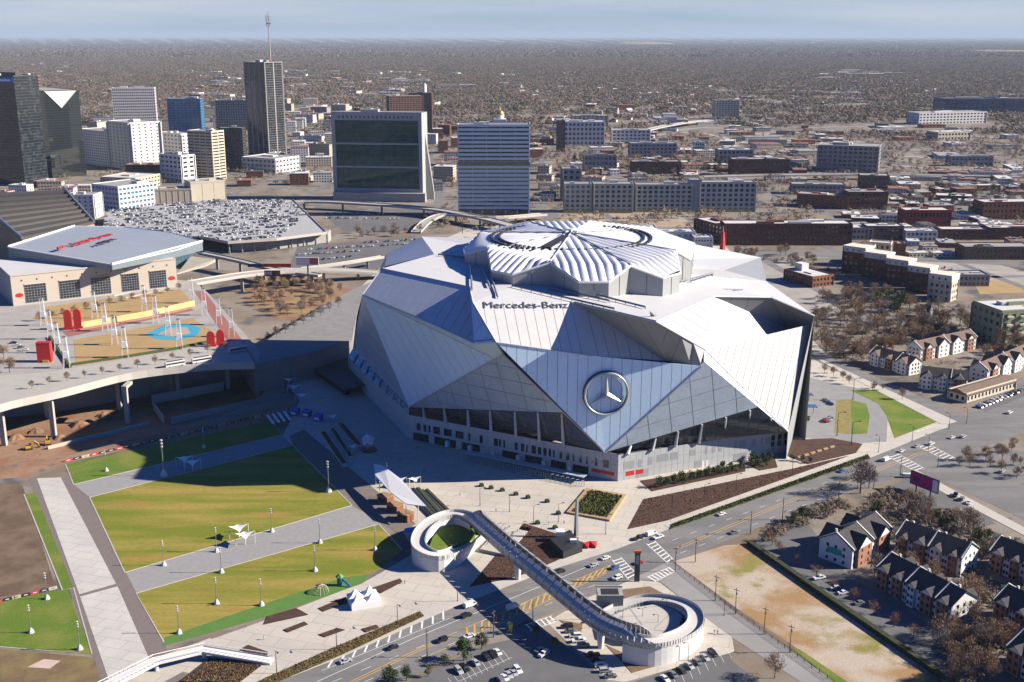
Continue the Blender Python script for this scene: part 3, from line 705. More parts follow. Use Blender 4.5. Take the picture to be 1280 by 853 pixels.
# ---------------------------------------------------------------- podium
def podium_wall(p, q, n_pan):
    d_ = (q-p); ln = d_.length; d_.normalize(); nn = Vector((d_.y, -d_.x, 0)); 
    if nn.dot(Vector((0, 0, 0))-p) < 0: nn = -nn
    lp_, lq = local(stadium, (p, q)); w_ = MB()
    w_.add([lp_-nn*.6, lq-nn*.6, lq-nn*.6+Vector((0,0,ph)), lp_-nn*.6+Vector((0,0,ph))], [(0,1,2,3)])
    w_.add([lp_+Vector((0,0,ph)), lq+Vector((0,0,ph)), lq-nn*1.2+Vector((0,0,ph)), lp_-nn*1.2+Vector((0,0,ph))], [(0,1,2,3)])
    wall = w_.build('podium_wall', SEAM, stadium)
    def blk(t0, t1, z0, z1, m, nm, proud=0.0, par=wall):
        a_ = lp_+d_*t0; b_ = lp_+d_*t1; a2, b2 = a_-nn*.5, b_-nn*.5; a_, b_ = a_+nn*proud, b_+nn*proud; v_ = Vector((0,0,1))
        x = MB().add([a2+v_*z0, b2+v_*z0, b_+v_*z0, a_+v_*z0, a2+v_*z1, b2+v_*z1, b_+v_*z1, a_+v_*z1], [(0,1,2,3),(7,6,5,4),(3,2,6,7),(2,1,5,6),(1,0,4,5),(0,3,7,4)])
        return x.build(nm, m, par)
    return wall, blk, ln, d_, nn
wall, blk, ln, d_, nn = podium_wall(PN, PR, 30)
rnd = random.Random(3)
k = 30
for i in range(k):
    t0, t1 = ln*i/k+.06, ln*(i+1)/k-.06
    for z0, z1 in ((0, 4.3), (4.4, 8.6), (8.7, 14.3)): blk(t0, t1, z0, z1, PODIUM, 'panel')
for t0, t1, z0, z1 in ((.03, .09, 6, 10.2), (.11, .13, 6, 10.2), (.165, .19, 6.2, 10.4), (.215, .28, 7, 11), (.29, .335, 7, 11), (.40, .435, 7.4, 10.8), (.49, .505, 7.2, 11.2), (.53, .55, 7.2, 11.2), (.57, .59, 7.2, 11.2), (.66, .68, 7.4, 11.4), (.69, .73, 7.4, 11.4), (.77, .79, 7.4, 11.4), (.82, .83, 7.6, 11.6), (.85, .88, 7, 11), (.10, .17, 0, 4.4), (.43, .47, 0, 4), (.66, .74, 0, 4.4), (.86, .91, 0, 4.4)):
    blk(ln*t0, ln*t1, z0, z1, LOUVRE, 'louvre', 0.06)
for t0 in (.885, .925, .962):
    for z0 in (5.0, 8.6): blk(ln*t0, ln*(t0+.022), z0, z0+3, GLASSD, 'window', 0.07)
for t0 in (.475, .498): blk(ln*t0, ln*(t0+.012), 0, 3.6, WHITEMETAL, 'door', 0.08)
for t0, t1 in ((.045, .09), (.1, .14)): blk(ln*t0, ln*t1, 2.2, 4.6, REDP, 'banner', 0.12)
wall, blk, ln, d_, nn = podium_wall(PL, PN, 30)
for i in range(k):
    t0, t1 = ln*i/k+.06, ln*(i+1)/k-.06
    for z0, z1 in ((4.6, 8.8), (8.9, 14.3)): blk(t0, t1, z0, z1, PODIUM, 'panel')
opens = ((.02, .10), (.13, .24), (.27, .36), (.47, .55), (.58, .66), (.70, .77), (.80, .87))
e0 = 0.0
for a_, b_ in opens+((1.0, 1.0),):
    if a_ > e0: blk(ln*e0+.1, ln*a_-.1, 0, 4.5, PODIUM, 'panel')
    if b_ > a_: blk(ln*a_, ln*b_, 0, 4.5, GLASSD, 'entrance', -0.3)
    e0 = b_
for i, (t0, t1) in enumerate(((.04, .06), (.075, .09), (.1, .11), (.125, .16), (.18, .22), (.24, .28), (.305, .315), (.36, .375), (.43, .45), (.455, .465), (.475, .485), (.53, .545), (.56, .575), (.585, .592), (.61, .63), (.64, .655), (.665, .68), (.69, .70), (.71, .717), (.74, .752), (.77, .785), (.80, .808), (.83, .84), (.86, .867), (.90, .91), (.935, .96))):
    blk(ln*t0, ln*t1, 6.2, 10.4, GLASSD, 'window', 0.05)
blk(ln*.885, ln*.985, 2.6, 4.4, REDP, 'banner', 0.12)
for t in (.20, .315, .43, .55, .67, .79): blk(ln*t-1, ln*t+1, 0.5, 3.6, WHITEMETAL, 'column_base', 1.6)
wall, blk, ln, d_, nn = podium_wall(PLL, PL, 30)
for i in range(16):
    t0, t1 = ln*i/16+.06, ln*(i+1)/16-.06
    for z0, z1 in ((0, 4.3), (4.4, 8.6), (8.7, 14.3)): blk(t0, t1, z0, z1, PODIUM, 'panel')
# ================================================================== FOREGROUND THINGS
WALLW = mat('white_render', (0.66, 0.65, 0.63), 0.8, 0.06, 0.2)
DECKW = mat('bridge_deck', (0.58, 0.57, 0.55), 0.8, 0.06, 0.2)
TUBE = mat('perforated_steel', (0.34, 0.37, 0.41), 0.4, 0.12, 0.5, metal=0.4, fine=1.2)
# ---------------------------------------------------------------- footbridge
def footbridge():
    t = thing('footbridge', 'serpentine pedestrian bridge with steel tube over the road between two ramp loops', 'bridge', G(690, 733, 0))
    cl = [(598, 668, 1.5), (574, 687, 4.5), (547, 695, 6.2), (524, 684, 7.4), (527, 665, 8.2), (545, 650, 8.7), (568, 643, 9), (589, 648, 9.1), (608, 664, 9.3), (640, 692, 9.6), (690, 733, 9.8), (740, 774, 9.3), (770, 792, 8.7),
          (810, 803, 8.2), (846, 797, 7.6), (868, 782, 7.0), (866, 764, 6.0), (845, 753, 5.0), (812, 750, 3.6), (784, 757, 2.2), (760, 769, 1.0), (742, 782, 0.3)]
    P_ = [G(*c) for c in cl]; fine = [local(t, [p])[0] for p in smooth_line(P_, 6)]
    band(fine, 6.2, 0.0, -0.7).build('deck', DECKW, t)
    def frame(i):
        d = fine[min(i+1, len(fine)-1)]-fine[max(i-1, 0)]; d.z = 0; d.normalize(); return d, Vector((-d.y, d.x, 0))
    # parapets with posts; the skirt walls under the loops
    for s, nm in ((1, 'railing'), (-1, 'railing')):
        b = MB()
        for i in range(len(fine)-1):
            (d0, q0), (d1, q1) = frame(i), frame(i+1); a, c = fine[i]+q0*3.0*s, fine[i+1]+q1*3.0*s
            for k, hh in ((.12, 1.25),):
                b.add([a-q0*k, c-q1*k, c+q1*k, a+q0*k]+[v+Vector((0, 0, hh)) for v in (a-q0*k, c-q1*k, c+q1*k, a+q0*k)], [(4,5,6,7),(0,1,5,4),(2,3,7,6)])
        b.build(nm, DECKW, t)
        posts = MB()
        for i in range(len(fine)-1):
            for k in range(2):
                p = fine[i].lerp(fine[i+1], k/2)+frame(i)[1]*3.15*s; posts.box(p.x-.08, p.x+.08, p.y-.08, p.y+.08, p.z-.3, p.z+1.45)
        tag(posts.build('railing_posts', STEEL, t), kind='stuff')
    lo = [i for i in range(len(fine)) if i <= 44]; hi = [i for i in range(len(fine)) if i >= 74]
    for rng_ in (lo, hi):
        for s in (1, -1):
            b = MB()
            for i in rng_[:-1]:
                (d0, q0), (d1, q1) = frame(i), frame(i+1); a, c = fine[i]+q0*2.95*s, fine[i+1]+q1*2.95*s
                g0 = Vector((a.x, a.y, 0)); g1 = Vector((c.x, c.y, 0))
                b.quad(a-Vector((0,0,.3)), c-Vector((0,0,.3)), g1, g0)
            b.build('ramp_wall', WALLW, t)
    # the tube: ribs of steel panels closing over the deck in mid-span
    i0, i1 = 40, 80; n = 14
    def ring(i):
        d, q = frame(i); u = (i-i0)/(i1-i0); close = min(1, 1.9*math.sin(math.pi*u)**0.8) if 0 < u < 1 else 0
        cov = R(62+104*close); c = fine[i]+Vector((0, 0, 1.7)); rad = 4.3; o = []
        for k in range(n+1):
            a = -cov+2*cov*k/n
            o.append(c+q*rad*math.sin(a)*1.0-Vector((0, 0, rad*math.cos(a)*0.92)))
        return o
    for i in range(i0, i1):
        r0, r1 = ring(i), ring(i+1)
        r0b = [x.lerp(y, .06) for x, y in zip(r0, r1)]; r1b = [x.lerp(y, .94) for x, y in zip(r0, r1)]
        b = MB(); c = fine[i]+Vector((0, 0, 1.7))
        ins = [c+(x-c)*.96 for x in r0b]; ins2 = [c+(x-c)*.96 for x in r1b]
        b.add(r0b+r1b, [(k, k+1, k+n+2, k+n+1) for k in range(n)]); b.add(ins+ins2, [(k, k+n+1, k+n+2, k+1) for k in range(n)])
        b.add([r0b[0], r1b[0], ins2[0], ins[0], r0b[-1], r1b[-1], ins2[-1], ins[-1]], [(0, 1, 2, 3), (7, 6, 5, 4)])
        b.build('tube_panel', TUBE, t)
    for i in (55, 68):
        p = fine[i]; MB().tube([(p.x, p.y, 0), (p.x, p.y, p.z-2.4)], [1.1, 1.6], 10).build('pier', WALLW, t)
    return fine
BR = footbridge()
sheet('loop_lawn', [(534, 690), (541, 672), (556, 655), (572, 650), (590, 656), (594, 667), (575, 680), (550, 691)], GRASSG, 5.2, 5.2)
sheet('loop_plaza', [(763, 770), (790, 760), (815, 756), (842, 759), (853, 770), (848, 785), (820, 797), (790, 796), (768, 788)], CONC, 4.0, 4.0)
for a, b_ in (((785, 757), (803, 782)), ((846, 760), (818, 786)), ((770, 780), (803, 784)), ((818, 788), (846, 790))):
    o = band(pxs((a, b_), 4.0), .5, .05).build('paving_joint', CONC2); tag(o, kind='structure')
# plaza stair between loop and concourse
st = thing('stair', 'broad pale concrete stair with black handrails beside the footbridge loop', 'stairs', G(625, 668, 0))
for k in range(8):
    a, b_ = local(st, (G(600+4*k, 690-4.5*k), G(632+4*k, 697-4.5*k)))
    a2, b2 = local(st, (G(604+4*k, 685.5-4.5*k), G(636+4*k, 692.5-4.5*k)))
    MB().prism([a, b_, b2, a2], 0, 0.3+0.16*(7-k)).build('step', CONC, st)
for px, py in ((605, 684), (624, 671), (634, 676)):
    a, b_ = local(st, (G(px, py, 1.2), G(px+13, py-14, 1.4))); MB().tube([a-Vector((0,0,1.1)), a, b_, b_-Vector((0,0,1.3))], .12, 5).build('handrail', DARKMETAL, st)
# ---------------------------------------------------------------- poles and lamps
def lamp_proto(kind):
    """kind: park (pale mast on a stone base), street (black arm lamp), utility (timber)"""
    r = thing('tmp', 'x', 'x')
    if kind == 'park':
        MB().tube([(0,0,0), (0,0,.8), (0,0,2.0)], [1.25, 1.0, .3], 8).build('stone_base', mat('pale_stone', (0.55, 0.54, 0.52), 0.8), r)
        MB().tube([(0,0,1.8), (0,0,11.5)], [.17, .11], 6).build('mast', STEEL, r)
        for k in range(3): MB().box(-.3, .3, -.25, .25, 9.2+k, 9.6+k).build('lamp_head', WHITEMETAL, r)
    elif kind == 'street':
        MB().tube([(0,0,0), (0,0,.9), (0,0,9.0)], [.24, .16, .1], 6).build('mast', DARKMETAL, r)
        MB().tube([(0,0,8.9), (.9,0,9.4), (2.2,0,9.5)], .08, 5).build('arm', DARKMETAL, r)
        MB().box(1.9, 2.9, -.25, .25, 9.35, 9.6).build('lamp_head', DARKMETAL, r)
    elif kind == 'utility':
        MB().tube([(0,0,0), (0,0,11.5)], [.22, .13], 6).build('pole', mat('pole_timber', (0.09, 0.065, 0.05), 0.9, 0.2), r)
        MB().box(-1.3, 1.3, -.08, .08, 10.4, 10.6).build('crossarm', mat('pole_timber', (0.09, 0.065, 0.05)), r)
        MB().tube([(.35,0,8.6), (.35,0,9.6)], .22, 6).build('transformer', STEEL, r)
    return r
_lp = {}
def pole(kind, name, label, cat, px, py, z=0.0, rz=0.0, group=None, s=1.0):
    if kind not in _lp: r = _lp[kind] = lamp_proto(kind)
    else: r = copy_tree(_lp[kind])
    r.name = name; r.location = G(px, py, z); r.rotation_euler.z = rz; r.scale = (s, s, s)
    tag(r, label, cat, group); return r
for px, py in ((205, 707), (271, 690), (340, 665), (400, 679)):
    pole('park', 'park_lamp', 'pale lamp mast on a stone base along the path between the two larger striped lawns', 'lamp', px, py, group='lamp masts along the lower lawn path')
for px, py in ((277, 716), (271, 755), (224, 792), (394, 714), (469, 688), (327, 757)):
    pole('park', 'park_lamp', 'pale lamp mast on a stone base standing on the lawn beside the play turf', 'lamp', px, py, group='lamp masts on the lower lawn')
for px, py in ((133, 589), (255, 560)):
    pole('park', 'park_lamp', 'pale lamp mast on a stone base on the narrow lawn beside the cutting', 'lamp', px, py, group='lamp masts on the narrow lawn')
for px, py in ((59, 749), (39, 791), (100, 812)):
    pole('park', 'park_lamp', 'pale lamp mast on the small green lawn west of the wide promenade', 'lamp', px, py, group='lamp masts on the small lawn')
pole('park', 'floodlight_mast', 'tall white floodlight mast at the corner of the shaded path and the big lawn', 'mast', 205, 595, s=1.7)
pole('park', 'floodlight_mast', 'tall white mast at the corner of the big lawn beside the paved walk', 'mast', 411, 615, s=1.4)
for px, py in ((421, 812), (497, 782), (572, 752), (346, 842)):
    pole('street', 'street_lamp', 'black street lamp in the planted verge beside the painted kerbside bay', 'street lamp', px, py, rz=R(-60), group='street lamps along the lower plaza')
for px, py in ((534, 822), (617, 797), (666, 785)):
    pole('utility', 'utility_pole', 'dark timber utility pole on the verge of the car park beside the road', 'pole', px, py, rz=R(60), group='poles beside the car park')
for px, py in ((894, 751), (919, 768), (955, 793), (987, 816), (869, 703), (844, 715)):
    pole('utility', 'utility_pole', 'dark timber utility pole on the verge along the fenced vacant lot', 'pole', px, py, rz=R(-40), group='poles along the vacant lot')
for px, py in ((1033, 640), (1048, 626), (978, 650), (938, 668), (1092, 610), (1125, 596)):
    pole('utility', 'utility_pole', 'dark utility pole on the verge between the main road and the dark roofed townhouses', 'pole', px, py, rz=R(60), group='poles along the main road')
for px, py in ((1098, 566), (1140, 552), (1186, 537), (1208, 530), (1172, 585), (1160, 565)):
    pole('street', 'street_lamp', 'black street lamp at the wide junction beside the green wedge lawn', 'street lamp', px, py, rz=R(120), group='street lamps at the far junction')
for px, py in ((600, 633), (667, 655), (698, 653), (637, 640), (735, 600), (757, 668), (840, 640), (880, 628), (920, 615), (707, 690), (990, 595)):
    pole('street', 'plaza_lamp', 'slim dark lamp standing on the pale stadium plaza', 'lamp', px, py, rz=R(20), group='lamps on the stadium plaza')
for px, py in ((1064, 557), (1066, 500), (1046, 545)):
    pole('street', 'drive_mast', 'slender dark mast beside the looped stadium drive', 'mast', px, py, s=1.5, group='masts by the drive')
for px, py in ((778, 785), (803, 782), (822, 790), (833, 770), (745, 775), (860, 826), (905, 770)):
    pole('street', 'loop_lamp', 'small black lamp standing in the ramp loop beside the parked cars', 'lamp', px, py, rz=R(200), group='lamps in the paved ramp loop', s=.8)
# big gantry sign post at the junction
t = thing('pylon_sign', 'tall dark slab sign with an orange top on the junction corner', 'sign', G(796, 727))
MB().box(-1.1, 1.1, -.4, .4, 0, 13).build('slab', mat('teal_slab', (0.03, 0.06, 0.07), 0.4), t); MB().box(-1.5, 1.5, -.5, .5, 13, 14).build('cap', mat('orange_cap', (0.6, 0.16, 0.05), 0.5), t)
MB().box(-.7, .7, -.46, -.41, 8, 12).build('face', mat('pale_face', (0.3, 0.36, 0.38), 0.5), t)
t = thing('pylon_sign', 'slender grey tapering pylon standing on the plaza beside the mulch bed', 'sign', G(720, 672))
MB().tube([(0,0,0), (0,0,9), (.2,0,19)], [1.1, .9, .7], 4).build('shaft', STEEL, t); MB().box(-1.3, 1.3, -1.3, 1.3, 0, .6).build('base', CONC, t)
# utility building by the right loop
t = thing('utility_hut', 'grey concrete box hut with an open dark top beside the paved ramp loop', 'hut', G(762, 757))
MB().box(-5, 5, -4, 4, 0, 6).build('wall', mat('hut_grey', (0.30, 0.31, 0.29), 0.8), t); MB().box(-3.4, 3.4, -2.6, 2.6, 6, 6.15).build('louvred_top', DARKMETAL, t)
MB().box(-5.2, 5.2, -4.2, -3.6, 6, 6.6).build('parapet', CONC2, t); MB().box(-5.2, 5.2, 3.6, 4.2, 6, 6.6).build('parapet', CONC2, t)
# red sculpture beside the bed; cafe box on the mulch bed
t = thing('red_sculpture', 'folded bright red sculpture on the pavement beside the mulch bed', 'sculpture', G(737, 684))
MB().prism([(-3, -1), (-1, -2), (0, 0), (-1.5, 1)], 0, [2.5, 1.2, 3, 2]).build('wing', REDP, t); MB().prism([(0, 0), (2.5, -1.6), (3.2, .4), (1, 1.2)], 0, [3, 1, 2.6, 1.4]).build('wing', REDP, t)
t = thing('kiosk', 'dark grey kiosk with white rooftop units on the mulch bed', 'kiosk', G(706, 680))
p = local(t, pxs([(688, 683), (712, 671), (728, 690), (704, 699)])); MB().prism(p, 0, 3.4).build('wall', DARKMETAL, t); MB().box(-4, 0, 1, 5, 3.4, 5.2).build('rooftop_unit', WHITEMETAL, t); MB().box(2, 5, -6, -4, 3.4, 4.6).build('rooftop_unit', WHITEMETAL, t)
# ---------------------------------------------------------------- tent, canopies, sails
FABRIC = mat('white_fabric', (0.82, 0.82, 0.82), 0.6, 0.03)
t = thing('peaked_tent', 'white peaked event tent on the lower plaza', 'tent', G(455, 754), R(20))
b = MB(); nx, ny = 2, 2
for ix in range(2):
    for iy in range(2):
        x0, y0 = -6+6*ix, -5+5*iy; c_ = (x0+3, y0+2.5, 5.6 if (ix+iy) % 2 else 6.4)
        b.add([(x0, y0, 2.7), (x0+6, y0, 2.7), (x0+6, y0+5, 2.7), (x0, y0+5, 2.7), (x0+3, y0+2.5, c_[2]), (x0+1.5, y0+1.25, 3.5), (x0+4.5, y0+1.25, 3.5), (x0+4.5, y0+3.75, 3.5), (x0+1.5, y0+3.75, 3.5)],
              [(0,1,6,5),(1,2,7,6),(2,3,8,7),(3,0,5,8),(5,6,4),(6,7,4),(7,8,4),(8,5,4)])
b.build('canopy', FABRIC, t)
for q in ([(-6,-5),(6,-5)], [(6,-5),(6,5)], [(-6,5),(-6,-5)]):
    (x0, y0), (x1, y1) = q; MB().quad((x0, y0, 0), (x1, y1, 0), (x1, y1, 2.7), (x0, y0, 2.7)).build('side_wall', FABRIC, t)
t = thing('shade_canopy', 'long white leaf shaped shade canopy over the brick stalls', 'canopy', G(495, 625))
P_ = [G(467, 580, 9), G(480, 583, 10), (G(500, 598, 10)), G(533, 633, 9.5), (G(508, 630, 8.5)), G(488, 615, 8.2), G(469, 594, 8.2)]
lp = local(t, P_); slab(lp, Vector((0, 0, 1)), .4).build('canopy', FABRIC, t)
for x, y in ((470, 606), (475, 622), (508, 652), (523, 652), (512, 618), (484, 598)):
    a = local(t, [G(x, y)])[0]; MB().tube([a, a+Vector((0, 0, 8.5))], .2, 6).build('post', WHITEMETAL, t)
for x, y, lb in ((482, 628, 'brick food stall at the shaded end of the leaf canopy'), (494, 639, 'brick food stall between two others under the leaf canopy'), (507, 650, 'brick food stall under the leaf canopy next to the ramp loop')):
    t = thing('food_stall', lb, 'stall', G(x, y), R(-35)); MB().box(-3.2, 3.2, -2.4, 2.4, .0, 3.6).build('wall', BRICK, t)
    MB().box(-3.5, 3.5, -2.7, 2.7, 3.6, 3.9).build('roof', mat('tan_roof', (0.36, 0.22, 0.12), 0.8), t); MB().box(-2.4, 2.4, -2.5, -2.42, .9, 2.6).build('counter_opening', DARKMETAL, t)
def sail(px, py, label, group, rz=0.0, s=1.0, z=0.0):
    t = thing('shade_sail', label, 'shade sail', G(px, py, z), rz, group); t.scale = (s, s, s)
    b = MB(); c = (0, 0, 4.1); pts = []
    for k in range(8):
        a = k*math.pi/4; r = 3.6 if k % 2 == 0 else 1.9; zz = (4.9 if k % 4 == 0 else 3.6) if k % 2 == 0 else 4.1; pts.append((r*math.cos(a), r*math.sin(a), zz))
    b.add([c]+pts, [(0, k+1, (k+1) % 8+1) for k in range(8)]); b.build('sail', FABRIC, t)
    MB().tube([(0, 0, 0), (0, 0, 4.1)], .14, 6).build('post', WHITEMETAL, t)
    for k in (0, 4): MB().tube([(3.3*math.cos(k*math.pi/4), 0, 0), (3.5*math.cos(k*math.pi/4), 0, 4.8)], .09, 5).build('guy_post', WHITEMETAL, t)
for px, py in ((299, 672), (307, 681)): sail(px, py, 'white four pointed shade sail over seats on the lit path between lawns', 'sails on the lit path', R(20), 1.25)
for px, py in ((231, 584), (241, 589)): sail(px, py, 'white four pointed shade sail on the shaded path', 'sails on the shaded path', R(20), 1.25)
for px, py in ((355, 472), (361, 483), (368, 492), (378, 503)): sail(px, py, 'white shade sail in the row beside the dark stage', 'sails by the dark stage', R(10), 1.2)
for px, py in ((415, 528), (440, 566)): sail(px, py, 'small white sail between the slanted planters in the stadium shade', 'sails by the slanted planters', R(40), .9)
for px, py in ((500, 609), (518, 608)): sail(px, py, 'small white sail beside the leaf shaped canopy', 'sails by the leaf canopy', R(25), 1.0)
# ---------------------------------------------------------------- ball sculpture
def ball():
    t = thing('ball_sculpture', 'giant silver faceted football sculpture on a dark plinth in the plaza', 'sculpture', G(461, 563))
    bm = bmesh.new(); bmesh.ops.create_icosphere(bm, subdivisions=1, radius=4.6)
    # truncate: pentagon plates at the twelve vertices, hexagon plates on the faces of the icosahedron
    bm.free(); phi = (1+5**.5)/2
    V = [Vector(p).normalized() for p in [(0,a,b*phi) for a in (1,-1) for b in (1,-1)]+[(a,b*phi,0) for a in (1,-1) for b in (1,-1)]+[(b*phi,0,a) for a in (1,-1) for b in (1,-1)]]
    el = min((V[i]-V[j]).length for i in range(12) for j in range(i)); r = 4.6; c0 = Vector((0, 0, 5.2))
    nb = [[j for j in range(12) if j != i and (V[i]-V[j]).length < el*1.05] for i in range(12)]
    def plate(pts, m, nm):
        c = sum(pts, Vector())/len(pts); n = c.normalized(); u = (pts[0]-c).normalized(); w = n.cross(u)
        pts = sorted(pts, key=lambda p: math.atan2((p-c).dot(w), (p-c).dot(u))); k = len(pts); pts = [c+(p-c)*.95 for p in pts]
        MB().add([c0+p*r for p in pts]+[c0+p*r*.92 for p in pts], [tuple(range(k))]+[(i, i+k, (i+1) % k+k, (i+1) % k) for i in range(k)]).build(nm, m, t)
    for i in range(12): plate([V[i].lerp(V[j], 1/3) for j in nb[i]], WHITEMETAL, 'pentagon_plate')
    for i in range(12):
        for j in nb[i]:
            for k in nb[i]:
                if i < j < k and k in nb[j]:
                    plate([V[a].lerp(V[b], 1/3) for a, b in ((i,j),(j,i),(j,k),(k,j),(k,i),(i,k))], CHROME, 'hexagon_plate')
    MB().tube([(0,0,0), (0,0,.8)], [4.8, 4.2], 16).build('plinth', DARKMETAL, t)
ball()
# slanted planters around the ball
for k, (a, b_, w) in enumerate((((402, 540), (432, 584), 3.2), ((414, 536), (440, 575), 2.6), ((424, 530), (450, 560), 3.4), ((520, 610), (560, 655), 2.6), ((531, 612), (575, 655), 2.4), ((507, 612), (545, 650), 2.4))):
    t = thing('planter', ('slanted concrete planter beside the ball sculpture' if k < 3 else 'slanted concrete planter beside the leaf shaped canopy'), 'planter', G(*a), 0, 'planters by the ball' if k < 3 else 'planters by the canopy')
    p, q = local(t, pxs((a, b_))); band([p, q], w, .9, 0).build('kerb', CONC, t); band([p.lerp(q, .06), p.lerp(q, .94)], w-1, 1.5, .8).build('shrubs', mat('dark_shrub', (0.035, 0.045, 0.015), 0.95, 0.4, 1.0), t)
# ---------------------------------------------------------------- security gates
t = thing('gate_canopy', 'long row of blue steel entry gates in front of the stadium podium', 'entry gates', G(650, 592))
for k in range(25):
    a = G(577+6.3*k, 576+1.36*k); p = local(t, [a])[0]; d = Vector((.35, -.94, 0)); 
    g_ = MB(); s = Vector((.94, .35, 0))*1.6
    for q in (p-s*.5, p+s*.5): g_.box(q.x-.12, q.x+.12, q.y-.12, q.y+.12, 0, 3.3)
    g_.tube([p-s*.5+Vector((0,0,3.3)), p+s*.5+Vector((0,0,3.3))], .14, 4); g_.build('gate', mat('gate_steel', (0.30, 0.37, 0.45), 0.5, metal=0.3), t)
a, b_ = local(t, (G(577, 574), G(728, 606))); n_ = Vector((-(b_-a).y, (b_-a).x, 0)).normalized()
MB().prism([a+n_*1.0, b_+n_*1.0, b_+n_*5.5, a+n_*5.5], 3.3, 3.6).build('roof', mat('gate_roof', (0.42, 0.47, 0.52), 0.5), t)
# ---------------------------------------------------------------- stage and slabs left of stadium (in shade)
t = thing('dark_stage', 'black box stage with open front against the shaded stadium flank', 'stage', G(430, 482))
p = local(t, pxs([(397, 470), (432, 494), (457, 486), (440, 452)])); MB().prism(p, 0, 6.5).build('stage_box', mat('stage_black', (0.012, 0.012, 0.014), 0.6), t)
p = local(t, pxs([(392, 461), (437, 449), (459, 480), (432, 488)], 6.5)); slab([v+Vector((0,0,.1)) for v in p], Vector((0,0,1)), .5).build('roof', mat('stage_roof', (0.03, 0.032, 0.036), 0.6), t)
t = thing('striped_awning', 'white striped pergola beside the shaded lawn end', 'pergola', G(348, 523))
for k in range(4):
    a, b_ = local(t, (G(334+7*k, 519-1.5*k, 3.2), G(342+7*k, 530-1.5*k, 3.2))); band([a, b_], 1.6, .2, 0).build('slat', WHITEMETAL, t)
for x, y in ((336, 522), (358, 517), (343, 532), (364, 527)): a = local(t, [G(x, y)])[0]; MB().tube([a, a+Vector((0,0,3.1))], .15, 5).build('post', WHITEMETAL, t)
for k, (x, y) in enumerate(((369, 519), (384, 521), (398, 526))):
    t = thing('inflatable_booth', 'bright blue event booth %s' % ('next to the striped pergola', 'in the middle of the blue booths', 'nearest the slanted planters')[k], 'booth', G(x, y), R(-25)); MB().box(-2.4, 2.4, -1.8, 1.8, 0, 3.2).build('booth_wall', BLUEP, t); MB().prism([(-2.6, -2), (2.6, -2), (2.6, 2), (-2.6, 2)], 3.2, [3.4, 3.4, 4.2, 4.2]).build('roof', BLUEP, t); MB().box(-1.6, 1.6, -1.9, -1.82, .9, 2.4).build('counter', WHITEMETAL, t)
# dark garden walk between lawn and planters
sheet('paved_walk', [(366, 557), (362, 545), (380, 537), (520, 655), (500, 668), (440, 632)], PAVED, 0.07)
# play equipment
t = thing('climbing_dome', 'pale rope climbing dome on the play turf', 'play frame', G(402, 741))
for k in range(6): MB().tube([(3*math.cos(a)*math.cos(k*math.pi/6), 3*math.cos(a)*math.sin(k*math.pi/6), 3.6*math.sin(a)) for a in [math.pi*j/8 for j in range(9)]], .12, 4).build('hoop', mat('pale_rope', (.5, .46, .34), .8), t)
t = thing('slide_tower', 'green and blue play tower on the play turf', 'play frame', G(425, 732))
MB().tube([(0,0,0), (0,0,4)], 1.2, 6).build('tower', mat('teal_play', (.02, .12, .12), .5), t); MB().tube([(0,0,4), (0,0,5.6)], [1.8, .05], 6).build('cone_roof', mat('green_play', (.06, .2, .05), .5), t); MB().tube([(1, 0, 3), (3, -1, 1.6), (4.5, -1.6, .4)], .45, 6).build('slide', BLUEP, t)
t = thing('blue_awning', 'small bright blue awning beside the ramp loop wall', 'awning', G(516, 672)); MB().prism([(-3, -2), (3, 1), (2, 4), (-4, 1)], [3, 3, 3.6, 3.6], [3.3, 3.3, 3.9, 3.9]).build('canopy', mat('sky_blue', (.03, .25, .6), .5), t)
for x, y in ((-2.6, -1.4), (2.6, 1.2)): MB().tube([(x, y, 0), (x, y, 3)], .12, 5).build('post', WHITEMETAL, t)
# entry footbridge at the bottom left
t = thing('ramp_bridge', 'white steel entry ramp with lattice railing crossing the bottom of the promenade', 'ramp', G(215, 828))
P_ = [local(t, [G(x, y, z)])[0] for x, y, z in ((120, 864, 3.5), (195, 826, 4), (255, 812, 3.5), (340, 826, 0.6))]
band(P_, 4.5, 0, -.6).build('deck', WALLW, t)
for s in (1, -1):
    b = MB(); rl = []
    for i, p in enumerate(P_):
        d = P_[min(i+1, 3)]-P_[max(i-1, 0)]; d.z = 0; d.normalize(); rl.append(p+Vector((-d.y, d.x, 0))*2.2*s)
    b.tube([p+Vector((0,0,1.4)) for p in rl], .15, 4); b.tube([p+Vector((0,0,.2)) for p in rl], .12, 4)
    for i in range(3):
        for k in range(14):
            p, q = rl[i].lerp(rl[i+1], k/14), rl[i].lerp(rl[i+1], (k+1)/14); b.tube([p+Vector((0,0,.2)), q+Vector((0,0,1.4))], .07, 3, False)
    b.build('railing', WHITEMETAL, t)
for p in P_[1:3]: MB().tube([(p.x, p.y, 0), (p.x, p.y, p.z-.6)], .8, 8).build('pier', WALLW, t)
t = thing('planted_bank', 'planted brown bank with rows of shrubs below the entry ramp', 'flower bed', G(270, 840)); p = local(t, pxs([(225, 853), (262, 824), (330, 830), (300, 853)])); MB().prism(p, 0, .5).build('soil', MULCH, t)
